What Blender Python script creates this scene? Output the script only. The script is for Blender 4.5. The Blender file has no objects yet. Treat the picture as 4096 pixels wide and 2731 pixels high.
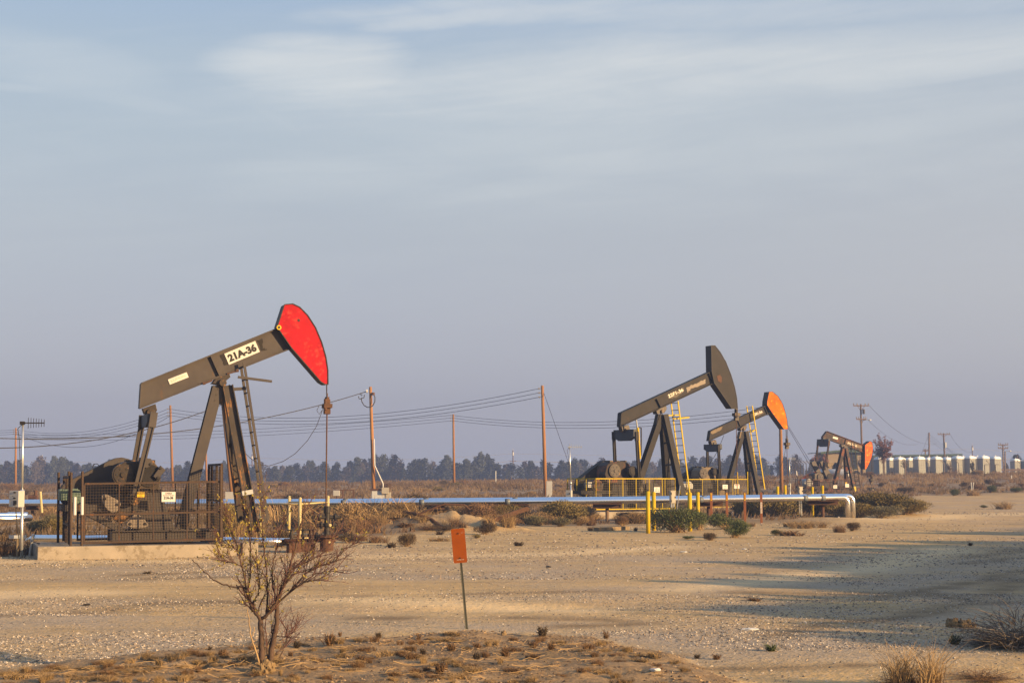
import bpy, bmesh, math, random
import numpy as np
from mathutils import Vector, Matrix

random.seed(11)
rng = np.random.default_rng(5)
SC = bpy.context.scene
COL = SC.collection
R = math.radians

# ------------------------------------------------------------------ camera model
F = 6095.0                      # focal length in photo pixels (photo 4096 wide)
CX, CY, HOR = 2048.0, 1365.5, 1914.0
PITCH = math.atan((HOR - CY) / F)
EYE = 1.7
cp, sp = math.cos(PITCH), math.sin(PITCH)


def ray(s):
    x, y = (s[0] - CX) / F, -(s[1] - CY) / F
    return Vector((x, cp - y * sp, sp + y * cp))


def W(s, d):
    """world point seen at photo pixel s, d metres ahead"""
    r = ray(s)
    return Vector((0, 0, EYE)) + r * (d / r.y)


def zf(ox, oy, k):
    return lambda x, y: (ox + x / k, oy + y / k)


A = zf(200, 1150, 1.4258); B = zf(200, 1750, 3.0947); Cc = zf(800, 1450, 1.96); Dd = zf(0, 1600, 2.412)
E = zf(2250, 1350, 1.96); Ff = zf(3150, 1550, 2.4863); Gg = zf(2250, 1700, 3.485); H = zf(2700, 1600, 2.8517)
I = zf(700, 2050, 2.3025); K = zf(1300, 2050, 1.68); L = zf(2700, 2050, 1.6848); M = zf(1300, 1500, 2.352)
N = zf(3150, 1680, 5.2275); J_ = zf(0, 2150, 1.68); O = zf(3480, 1700, 3.818); Q = zf(1000, 1900, 2.94)
PD = zf(0, 0, 1 / 1.7415)


# ------------------------------------------------------------------ noise / ground height
def _hash(ix, iy, seed):
    h = (ix * 374761393 + iy * 668265263 + seed * 1442695041) & 0xFFFFFFFF
    h = ((h ^ (h >> 13)) * 1274126177) & 0xFFFFFFFF
    return ((h ^ (h >> 16)) & 0xFFFF) / 65535.0


def vnoise(x, y, seed=0):
    x = np.asarray(x, float); y = np.asarray(y, float)
    ix = np.floor(x).astype(np.int64); iy = np.floor(y).astype(np.int64)
    fx = x - ix; fy = y - iy
    fx = fx * fx * (3 - 2 * fx); fy = fy * fy * (3 - 2 * fy)
    a = _hash(ix, iy, seed); b = _hash(ix + 1, iy, seed); c = _hash(ix, iy + 1, seed); d = _hash(ix + 1, iy + 1, seed)
    return (a * (1 - fx) + b * fx) * (1 - fy) + (c * (1 - fx) + d * fx) * fy


def fbm(x, y, seed=0, o=4):
    s = 0; a = 1.0; t = 0
    for i in range(o):
        s = s + a * vnoise(x * 2 ** i + 17 * i, y * 2 ** i - 9 * i, seed + i); t += a; a *= .5
    return s / t


def sst(a, b, x):
    t = np.clip((np.asarray(x, float) - a) / (b - a), 0, 1)
    return t * t * (3 - 2 * t)


def flat_xy(s, z=0.0):
    r = ray(s); t = (z - EYE) / r.z
    return (r.x * t, r.y * t)


# rim of the dark earth bank in the foreground (photo pixels -> metres on flat ground)
RIM = sorted(flat_xy(PD(x, y)) for x, y in [(-300, 1560), (0, 1548), (160, 1530), (330, 1508), (470, 1492), (600, 1482), (760, 1474), (900, 1466), (1060, 1452),
                                           (1200, 1455), (1330, 1468), (1440, 1486), (1530, 1512), (1620, 1545), (1760, 1600)])
RX = [p[0] for p in RIM]; RY = [p[1] for p in RIM]
LUMPS = []                      # x, y, rx, ry, height


def lump(s, w, dep, h):
    x, y = flat_xy(s); LUMPS.append((x, y, w, dep, h))


lump(K(560, 122), 1.3, 1.1, .24); lump(K(700, 114), 1.0, 1.0, .22); lump(K(860, 112), 1.5, 1.2, .30); lump(K(1060, 120), 1.5, 1.1, .24); lump(K(430, 120), .5, .4, .25)
lump(Ff(900, 1290), 6, 1.6, .18); lump(Q(1150, 900), 1.2, .6, .08); lump(Ff(560, 1330), 4, 1.2, .15); lump(E(1700, 1430), 3.5, 1, .14)
lump(I(860, 1440), .16, .13, .10); lump(I(730, 1520), .18, .14, .08); lump(I(1000, 1540), .3, .2, .05)
lump(L(1180, 610), .9, .30, .035); lump(L(1830, 1120), .6, .4, .06); lump(Dd(400, 1240), 2.5, 1.5, .15)


def rim_mask(x, y):
    ry = np.interp(x, RX, RY, left=RY[0] - 3, right=0)
    ry = ry + (fbm(np.asarray(x) * 1.3, np.asarray(y) * 1.3, 31, 5) - .5) * 1.7
    return sst(-.5, .9, ry - y + (fbm(np.asarray(x) * 5, np.asarray(y) * 5, 37, 3) - .5) * .8)


def gravel_mask(x, y):
    x = np.asarray(x, float); y = np.asarray(y, float)
    n = fbm(x * .10 + 3, y * .25, 41, 4)
    band = sst(12.5, 15, y) * (1 - sst(30, 42, y)) + .75 * sst(2, 6, x - y * .22) * sst(28, 40, y) * (1 - sst(100, 120, y))
    return np.clip(band * sst(.34, .62, n + .08), 0, 1) * (1 - rim_mask(x, y))


def field_mask(x, y):
    x = np.asarray(x, float); y = np.asarray(y, float)
    px = x / np.maximum(y, 20) * 3500 + 1176
    start = np.interp(px, [-500, 100, 600, 1176, 1700, 1960, 2010, 2100, 2352, 3200], [38, 38, 40, 52, 58, 62, 75, 118, 122, 122])
    start = start + (fbm(x * .25, y * .2, 53, 3) - .5) * 8
    return sst(-2, 4, y - start)


def Gz(x, y):
    x = np.asarray(x, float); y = np.asarray(y, float)
    px = x / np.maximum(y, 50) * 3500 + 1176
    crest = np.interp(px, [-600, 0, 600, 1176, 1700, 2352, 3000], [.55, .70, .95, 1.22, 1.70, 2.20, 2.4])
    low = np.interp(px, [0, 1600, 1780], [-1.6, -1.6, 1.2])
    end = np.interp(px, [1550, 1760], [206, 290])
    far = sst(0, 110, y - end)
    h = crest * sst(85, 195, y) * (1 - far) + low * far
    fm = field_mask(x, y)
    h = h + (fbm(x * .9, y * .9, 3, 4) - .5) * .035 * (1 - .4 * fm) + (fbm(x * .28, y * .16, 8, 4) - .5) * .30 * fm * sst(70, 110, y)
    rm = rim_mask(x, y)
    h = h + rm * (.05 + .05 * sst(0, 3, np.interp(x, RX, RY, left=RY[0] - 3, right=0) - y) + (fbm(x * 1.3, y * 1.3, 19, 3) - .5) * .09 + (np.abs(fbm(x * 6, y * 6, 23, 4) - .5)) * .09)
    for (lx, ly, rx, ry, hh) in LUMPS:
        q = ((x - lx) / rx) ** 2 + ((y - ly) / ry) ** 2
        e = np.exp(-np.minimum(q, 30))
        h = h + hh * e * (.5 + 1.0 * fbm(x * 2.6, y * 2.6, 77, 5))
    # shallow rut across the gravel
    rut = np.exp(-((y - (20.6 + .05 * x + .5 * np.sin(x * .5))) / .5) ** 2) * sst(-9, -4, x) * (1 - sst(1, 3, x))
    h = h - .06 * rut
    for (bx, by) in BURROWS:
        h = h - .22 * np.exp(-(((x - bx) / .085) ** 2 + ((y - by) / .11) ** 2)) + .05 * np.exp(-(((x - bx) / .25) ** 2 + ((y - by - .1) / .2) ** 2))
    return h


BURROWS = [flat_xy(I(195, 1385), .14)]


def gz(x, y):
    return float(Gz(np.array([x]), np.array([y]))[0])


_ts = np.concatenate([np.arange(8, 40, .1), np.arange(40, 330, .5)])


def gp(s, maxd=320):
    """point of the ground seen at photo pixel s"""
    r = ray(s)
    t = _ts / r.y
    z = EYE + r.z * t
    g = Gz(r.x * t, _ts)
    k = np.nonzero((z <= g) & (_ts < maxd))[0]
    d = _ts[k[0]] if len(k) else maxd
    p = W(s, float(d)); p.z = gz(p.x, p.y)
    return p


# ------------------------------------------------------------------ mesh builder
class MB:
    def __init__(s): s.v = []; s.f = []; s.m = []

    def add(s, vs, fs, mi=0):
        o = len(s.v); s.v.extend([tuple(p) for p in vs]); s.f.extend([tuple(i + o for i in f) for f in fs]); s.m.extend([mi] * len(fs)); return s

    def box(s, c, size, rot=None, mi=0):
        c = Vector(c); hx, hy, hz = size[0] / 2, size[1] / 2, size[2] / 2
        vs = [Vector((a * hx, b * hy, d * hz)) for a in (-1, 1) for b in (-1, 1) for d in (-1, 1)]
        if rot is not None: vs = [rot @ p for p in vs]
        return s.add([p + c for p in vs], [(0, 1, 3, 2), (4, 6, 7, 5), (0, 4, 5, 1), (2, 3, 7, 6), (0, 2, 6, 4), (1, 5, 7, 3)], mi)

    def bar(s, a, b, w, h, up=(0, 0, 1), mi=0):
        a = Vector(a); b = Vector(b); d = (b - a); ln = d.length
        if ln < 1e-6: return s
        d /= ln; up = Vector(up)
        if abs(d.dot(up)) > .97: up = Vector((1, 0, 0)) if abs(d.x) < .9 else Vector((0, 1, 0))
        sd = d.cross(up).normalized(); u2 = sd.cross(d)
        return s.box((a + b) / 2, (w, ln, h), Matrix((sd, d, u2)).transposed(), mi)

    def ibeam(s, a, b, w, h, up=(0, 0, 1), t=.025, mi=0):
        a = Vector(a); b = Vector(b); d = (b - a).normalized(); up = Vector(up)
        sd = d.cross(up).normalized(); u2 = sd.cross(d)
        s.bar(a, b, t, h - 2 * t, up, mi)
        for k in (-1, 1): s.bar(a + u2 * k * (h / 2 - t / 2), b + u2 * k * (h / 2 - t / 2), w, t, up, mi)
        return s

    def tube(s, pts, r, n=8, mi=0, cap=True):
        pts = [Vector(p) for p in pts]
        rs = r if isinstance(r, (list, tuple)) else [r] * len(pts)
        prev = None; o = len(s.v); k = len(pts)
        for i, p in enumerate(pts):
            d = (pts[min(i + 1, k - 1)] - pts[max(i - 1, 0)])
            if d.length < 1e-9: d = Vector((0, 0, 1))
            d.normalize()
            if prev is None:
                a = Vector((0, 0, 1)) if abs(d.z) < .9 else Vector((1, 0, 0)); sd = d.cross(a).normalized()
            else:
                sd = prev - d * prev.dot(d)
                sd = sd.normalized() if sd.length > 1e-6 else d.orthogonal().normalized()
            prev = sd; u = d.cross(sd)
            for j in range(n):
                t = 2 * math.pi * j / n
                s.v.append(tuple(p + (sd * math.cos(t) + u * math.sin(t)) * rs[i]))
        for i in range(k - 1):
            for j in range(n):
                j2 = (j + 1) % n
                s.f.append((o + i * n + j, o + i * n + j2, o + (i + 1) * n + j2, o + (i + 1) * n + j)); s.m.append(mi)
        if cap and n > 2:
            s.f.append(tuple(o + j for j in range(n))[::-1]); s.m.append(mi)
            s.f.append(tuple(o + (k - 1) * n + j for j in range(n))); s.m.append(mi)
        return s

    def prism(s, p0, p1, cap=0, side=0):
        n = len(p0); o = len(s.v)
        s.v.extend(tuple(p) for p in p0); s.v.extend(tuple(p) for p in p1)
        s.f.append(tuple(range(o, o + n))); s.m.append(cap)
        s.f.append(tuple(range(o + 2 * n - 1, o + n - 1, -1))); s.m.append(cap)
        for i in range(n):
            j = (i + 1) % n
            s.f.append((o + i, o + n + i, o + n + j, o + j)); s.m.append(side)
        return s

    def blob(s, c, r, mi=0, seed=0, rough=.25, sub=2):
        bm = bmesh.new(); bmesh.ops.create_icosphere(bm, subdivisions=sub, radius=1)
        rr = random.Random(seed); o1 = rr.random() * 50
        vs = []
        for v in bm.verts:
            k = 1 + rough * (float(vnoise(v.co.x * 2.1 + o1, v.co.y * 2.1 + v.co.z * 3.3, seed)) - .5) * 2
            vs.append((c[0] + v.co.x * r[0] * k, c[1] + v.co.y * r[1] * k, c[2] + v.co.z * r[2] * k))
        bm.verts.index_update()
        fs = [tuple(v.index for v in f.verts) for f in bm.faces]; bm.free()
        return s.add(vs, fs, mi)

    def mesh(s, name, mats, smooth=False):
        me = bpy.data.meshes.new(name); me.from_pydata(s.v, [], s.f)
        for m in (mats if isinstance(mats, (list, tuple)) else [mats]): me.materials.append(m)
        me.polygons.foreach_set('material_index', s.m)
        if smooth: me.polygons.foreach_set('use_smooth', [True] * len(s.f))
        me.update(); return me

    def build(s, name, mats, parent=None, smooth=False, bevel=0):
        o = bpy.data.objects.new(name, s.mesh(name, mats, smooth)); COL.objects.link(o)
        if parent is not None: o.parent = parent
        if bevel:
            b = o.modifiers.new('bevel', 'BEVEL'); b.width = bevel; b.segments = 2; b.limit_method = 'ANGLE'
        return o


def tag(o, label, cat, group=None):
    o['label'] = label; o['category'] = cat
    if group: o['group'] = group
    return o


def thing(name, label, cat, loc=(0, 0, 0), rz=0, group=None):
    o = bpy.data.objects.new(name, None); COL.objects.link(o); o.empty_display_size = .2
    o.location = loc; o.rotation_euler = (0, 0, rz); return tag(o, label, cat, group)


def copy_tree(o, parent=None):
    c = o.copy(); COL.objects.link(c)
    if parent is not None: c.parent = parent
    for ch in list(o.children): copy_tree(ch, c)
    return c


def text_obj(txt, p0, ux, uy, width, height, mat, parent, name='lettering', bold=.0, thick=.004):
    """flat raised lettering: lower-left corner p0, unit vectors ux, uy"""
    cu = bpy.data.curves.new(name, 'FONT'); cu.body = txt; cu.size = 1; cu.offset = bold; cu.resolution_u = 3; cu.space_line = .9
    cu.align_x = 'LEFT'
    t = bpy.data.objects.new(name, cu)
    COL.objects.link(t)
    dg = bpy.context.evaluated_depsgraph_get()
    me = bpy.data.meshes.new_from_object(t.evaluated_get(dg))
    bpy.data.objects.remove(t)
    co = np.array([v.co[:] for v in me.vertices])
    lo, hi = co.min(0), co.max(0)
    ux = Vector(ux); uy = Vector(uy); p0 = Vector(p0)
    for v in me.vertices:
        a = (v.co.x - lo[0]) / (hi[0] - lo[0]) * width; b = (v.co.y - lo[1]) / (hi[1] - lo[1]) * height
        v.co = p0 + ux * a + uy * b
    me.materials.clear(); me.materials.append(mat)
    o = bpy.data.objects.new(name, me); COL.objects.link(o); o.parent = parent
    return o


# ------------------------------------------------------------------ materials
def nt(mat):
    mat.use_nodes = True; t = mat.node_tree; t.nodes.clear(); return t


def paint(name, col, col2=None, rough=.55, metal=0.0, scale=4.0, rust=None, rust_amt=.0, bump=.15, fine=60.0, stretch=(1, 1, 1), rnd=0.0, detail=6, spec=.22, streak=0):
    m = bpy.data.materials.new(name); t = nt(m); n = t.nodes; l = t.links
    out = n.new('ShaderNodeOutputMaterial'); b = n.new('ShaderNodeBsdfPrincipled'); l.new(b.outputs[0], out.inputs[0])
    b.inputs['Roughness'].default_value = rough; b.inputs['Metallic'].default_value = metal; b.inputs['Specular IOR Level'].default_value = spec
    tc = n.new('ShaderNodeTexCoord'); mp = n.new('ShaderNodeMapping'); mp.inputs['Scale'].default_value = stretch
    l.new(tc.outputs['Object'], mp.inputs[0])
    no = n.new('ShaderNodeTexNoise'); no.inputs['Scale'].default_value = scale; no.inputs['Detail'].default_value = detail; no.inputs['Roughness'].default_value = .65
    l.new(mp.outputs[0], no.inputs['Vector'])
    mx = n.new('ShaderNodeMix'); mx.data_type = 'RGBA'
    cr = n.new('ShaderNodeMapRange'); cr.inputs[1].default_value = .32; cr.inputs[2].default_value = .68
    l.new(no.outputs['Fac'], cr.inputs[0]); l.new(cr.outputs[0], mx.inputs[0])
    mx.inputs[6].default_value = (*col, 1); mx.inputs[7].default_value = (*(col2 or [c * .72 for c in col]), 1)
    last = mx.outputs[2]
    if rust and rust_amt > 0:
        n2 = n.new('ShaderNodeTexNoise'); n2.inputs['Scale'].default_value = scale * 1.7; n2.inputs['Detail'].default_value = 9; n2.inputs['Roughness'].default_value = .72
        mp2 = n.new('ShaderNodeMapping'); mp2.inputs['Location'].default_value = (3.1, 7.7, 1.3); mp2.inputs['Scale'].default_value = (1, 1, .45 if streak else 1)
        l.new(tc.outputs['Object'], mp2.inputs[0]); l.new(mp2.outputs[0], n2.inputs['Vector'])
        r2 = n.new('ShaderNodeMapRange'); th = .72 - rust_amt * .42; r2.inputs[1].default_value = th; r2.inputs[2].default_value = th + .07
        l.new(n2.outputs['Fac'], r2.inputs[0])
        m2 = n.new('ShaderNodeMix'); m2.data_type = 'RGBA'; l.new(r2.outputs[0], m2.inputs[0]); l.new(last, m2.inputs[6]); m2.inputs[7].default_value = (*rust, 1)
        last = m2.outputs[2]
    if rnd:
        oi = n.new('ShaderNodeObjectInfo'); hs = n.new('ShaderNodeHueSaturation')
        mr = n.new('ShaderNodeMapRange'); mr.inputs[3].default_value = 1 - rnd; mr.inputs[4].default_value = 1 + rnd
        l.new(oi.outputs['Random'], mr.inputs[0]); l.new(mr.outputs[0], hs.inputs['Value']); l.new(last, hs.inputs['Color']); last = hs.outputs[0]
    l.new(last, b.inputs['Base Color'])
    if bump:
        nf = n.new('ShaderNodeTexNoise'); nf.inputs['Scale'].default_value = fine; nf.inputs['Detail'].default_value = 4
        l.new(tc.outputs['Object'], nf.inputs['Vector'])
        bp = n.new('ShaderNodeBump'); bp.inputs['Strength'].default_value = bump; bp.inputs['Distance'].default_value = .01
        l.new(nf.outputs['Fac'], bp.inputs['Height']); l.new(bp.outputs[0], b.inputs['Normal'])
    return m


RUST = (.20, .075, .02)
MT = dict(
    steel=paint('dark_brown_steel_paint', (.066, .058, .054), (.045, .040, .039), rust=(.085, .052, .032), rust_amt=.28, scale=1.6, spec=.1, streak=1),
    steel2=paint('black_steel_paint', (.023, .0205, .020), (.015, .0145, .015), rust=(.075, .038, .018), rust_amt=.26, scale=2.2, spec=.1, streak=1),
    steel3=paint('rusty_brown_steel', (.038, .028, .023), (.024, .02, .019), rust=(.12, .042, .02), rust_amt=.5, scale=1.5, spec=.1),
    edge=paint('near_black_steel', (.022, .020, .020), scale=3),
    grease=paint('greasy_black_iron', (.022, .019, .017), (.045, .032, .022), rough=.4, rust=(.20, .10, .035), rust_amt=.35, scale=3.5),
    red=paint('red_brushed_paint', (.36, .004, .011), (.24, .004, .009), rough=.5, scale=3.5, rust=(.42, .028, .022), rust_amt=.40, spec=.1, detail=9),
    orange=paint('orange_weathered_paint', (.60, .15, .002), (.40, .062, .002), rough=.7, scale=2.0, rust=(.62, .25, .012), rust_amt=.36, spec=.08),
    orangered=paint('chipped_orange_paint', (.52, .080, .004), (.42, .06, .004), rough=.5, scale=3, rust=(.50, .23, .03), rust_amt=.45, spec=.08),
    yellow=paint('yellow_paint', (.42, .31, .006), (.34, .24, .006), spec=.1, rough=.5, scale=5, rust=(.22, .12, .03), rust_amt=.12),
    cream=paint('cream_rail_paint', (.42, .36, .19), (.36, .30, .15), rough=.45, scale=5),
    white=paint('white_paint', (.42, .44, .45), (.37, .39, .40), rough=.5, scale=5),
    plate=paint('white_sign_plate', (.46, .46, .45), (.42, .42, .41), rough=.4, scale=4, bump=.05),
    ink=paint('black_sign_ink', (.02, .018, .016), rough=.6, bump=0),
    redink=paint('red_sign_ink', (.45, .03, .02), rough=.6, bump=0),
    pale=paint('pale_faded_letter', (.50, .43, .30), rough=.6, bump=0),
    letter=paint('white_stencil_paint', (.62, .58, .50), (.5, .46, .4), rough=.6, bump=0),
    brush=paint('black_overpaint', (.018, .015, .013), rough=.7, bump=0),
    tanp=paint('tan_weathered_paint', (.125, .090, .050), (.09, .066, .04), scale=6, rust=(.06, .05, .04), rust_amt=.3),
    caution=paint('caution_yellow', (.62, .40, .02), rough=.5, bump=0),
    rustfence=paint('brown_fence_steel', (.058, .038, .027), (.04, .028, .022), rust=(.11, .05, .024), rust_amt=.34, scale=3, spec=.1),
    wiremesh=paint('brown_mesh_wire', (.050, .036, .026), scale=5, bump=0),
    ymesh=paint('yellow_mesh_wire', (.12, .095, .04), scale=5, bump=0),
    rust=paint('rusted_iron', (.095, .046, .026), (.055, .032, .022), scale=6, rough=.8),
    wood=paint('brown_utility_pole_wood', (.27, .135, .048), (.19, .095, .036), scale=5, stretch=(6, 6, .4), rough=.85, bump=.4, fine=30, rnd=.12),
    woodgrey=paint('grey_brown_pole_wood', (.15, .10, .065), (.10, .07, .05), scale=5, stretch=(6, 6, .4), rough=.85, rnd=.1),
    plank=paint('weathered_wood', (.20, .15, .09), (.13, .10, .065), scale=6, rough=.9),
    galv=paint('galvanised_metal', (.55, .56, .56), (.44, .46, .47), rough=.35, metal=.75, scale=8, bump=.05),
    alum=paint('aluminium_pipe_jacket', (.84, .85, .86), (.78, .79, .81), rough=.2, metal=1, scale=2, bump=.03, fine=8),
    band=paint('dull_jacket_band', (.13, .15, .17), rough=.5, metal=.2, bump=.02),
    boxgrey=paint('grey_box_enamel', (.34, .345, .34), (.30, .305, .30), rough=.45, scale=4),
    boxtan=paint('tan_box_enamel', (.32, .30, .25), (.28, .26, .22), rough=.5, scale=4),
    green=paint('green_motor_enamel', (.10, .15, .12), (.08, .11, .09), rough=.5, scale=5),
    weight=paint('grey_counterweight', (.20, .165, .135), (.16, .135, .11), rough=.6, scale=4, rust=(.10, .065, .04), rust_amt=.22),
    concrete=paint('concrete', (.27, .235, .19), (.21, .185, .15), rough=.9, scale=2.2, rust=(.16, .135, .10), rust_amt=.52, bump=.35, fine=40),
    wire=paint('black_wire', (.035, .033, .034), rough=.6, bump=0),
    farwire=paint('pale_far_wire', (.55, .50, .44), rough=.4, metal=.5, bump=0),
    sign=paint('orange_sign_back', (.27, .062, .004), (.225, .050, .004), rough=.55, scale=6, rust=(.33, .22, .15), rust_amt=.22, bump=.08),
    post=paint('greenish_steel_post', (.13, .13, .10), (.095, .095, .075), rough=.45, metal=.4, scale=6),
    stake=paint('brown_fibre_marker', (.20, .075, .03), (.17, .062, .026), rough=.6, scale=5),
    pottygrey=paint('blue_grey_plastic', (.20, .225, .24), (.185, .21, .225), rough=.55, scale=2, bump=0),
    pottyside=paint('grey_green_plastic', (.23, .245, .235), (.205, .22, .21), rough=.55, scale=2, bump=0),
    pottytop=paint('white_plastic_roof', (.80, .83, .85), rough=.5, scale=2, bump=0),
    tyre=paint('black_rubber', (.02, .02, .02), rough=.85),
    wall=paint('tan_lap_siding', (.27, .215, .14), (.245, .195, .125), rough=.8, scale=1.2, bump=0),
    trimgreen=paint('green_metal_trim', (.06, .095, .07), rough=.6, bump=0),
    roofgrey=paint('pale_roof_sheet', (.36, .37, .33), rough=.6, bump=0),
    glass=paint('dark_window_glass', (.03, .035, .04), rough=.1, bump=0),
    bark=paint('reddish_brown_bark', (.085, .054, .040), (.05, .035, .028), scale=14, rough=.85, bump=.5, fine=50),
    twig=paint('purple_brown_twig', (.105, .052, .044), (.075, .04, .036), scale=20, rough=.8, bump=0),
    drytwig=paint('pale_dead_stem', (.33, .23, .12), (.24, .165, .09), scale=9, rough=.9, bump=0),
    leafy=paint('yellow_green_leaf', (.25, .19, .028), (.11, .105, .025), scale=14, rough=.6, bump=0),
    sage=paint('sage_green_leaf', (.050, .072, .026), (.075, .085, .034), scale=7, rough=.8, bump=0, rnd=.15),
    olive=paint('olive_brown_leaf', (.155, .115, .038), (.105, .088, .034), scale=5, rough=.85, bump=0, rnd=.2),
    greysage=paint('grey_green_leaf', (.125, .115, .066), (.09, .082, .048), scale=6, rough=.85, bump=0, rnd=.18),
    straw=paint('tan_dry_grass', (.27, .185, .092), (.18, .125, .064), scale=5, rough=.9, bump=0, rnd=.18),
    rustbrush=paint('russet_dry_brush', (.165, .098, .050), (.115, .07, .038), scale=5, rough=.9, bump=0, rnd=.2),
    deadbrush=paint('dark_dead_brush', (.085, .060, .036), (.055, .042, .028), scale=6, rough=.9, bump=0, rnd=.2),
    tumble=paint('grey_dead_tumbleweed', (.15, .125, .105), (.10, .085, .072), scale=6, rough=.9, bump=0, rnd=.12),
    fartree=paint('dark_green_tree_foliage', (.046, .054, .040), (.030, .036, .030), scale=.9, rough=.9, bump=0, rnd=.25),
    fartree2=paint('dull_mauve_brown_foliage', (.080, .068, .060), (.058, .050, .046), scale=.9, rough=.9, bump=0, rnd=.2),
    redleaf=paint('maroon_autumn_foliage', (.125, .055, .042), (.085, .042, .036), scale=1.5, rough=.9, bump=0, rnd=.15),
    drum=paint('dusty_drum_face', (.065, .054, .046), (.045, .038, .034), scale=5, rust=(.12, .06, .03), rust_amt=.3),
    stone=paint('mixed_gravel_stone', (.40, .35, .29), (.16, .145, .13), scale=9, rough=.85, bump=0, detail=2),
    crankrust=paint('rust_streaked_crank', (.030, .024, .020), (.05, .034, .022), rough=.5, scale=2.2, rust=(.20, .095, .030), rust_amt=.55),
    rustleg=paint('rust_streaked_leg', (.055, .046, .040), (.040, .034, .030), scale=2.0, rust=(.19, .092, .032), rust_amt=.45, streak=1, spec=.1),
    darkpatch=paint('dark_brown_patch', (.060, .044, .030), (.045, .034, .025), scale=8, bump=0),
    scrub=paint('tan_scrub', (.20, .142, .086), (.125, .092, .058), scale=.6, rough=.9, bump=0),
    scrub2=paint('brown_scrub', (.135, .090, .056), (.085, .06, .042), scale=.6, rough=.9, bump=0),
    clod=paint('brown_earth_clod', (.20, .145, .08), (.15, .105, .06), scale=9, rough=.95, bump=.6, fine=35),
    blued=paint('bluish_dark_steel', (.035, .042, .055), (.03, .034, .04), scale=4, rust=(.10, .05, .02), rust_amt=.1),
)


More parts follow.
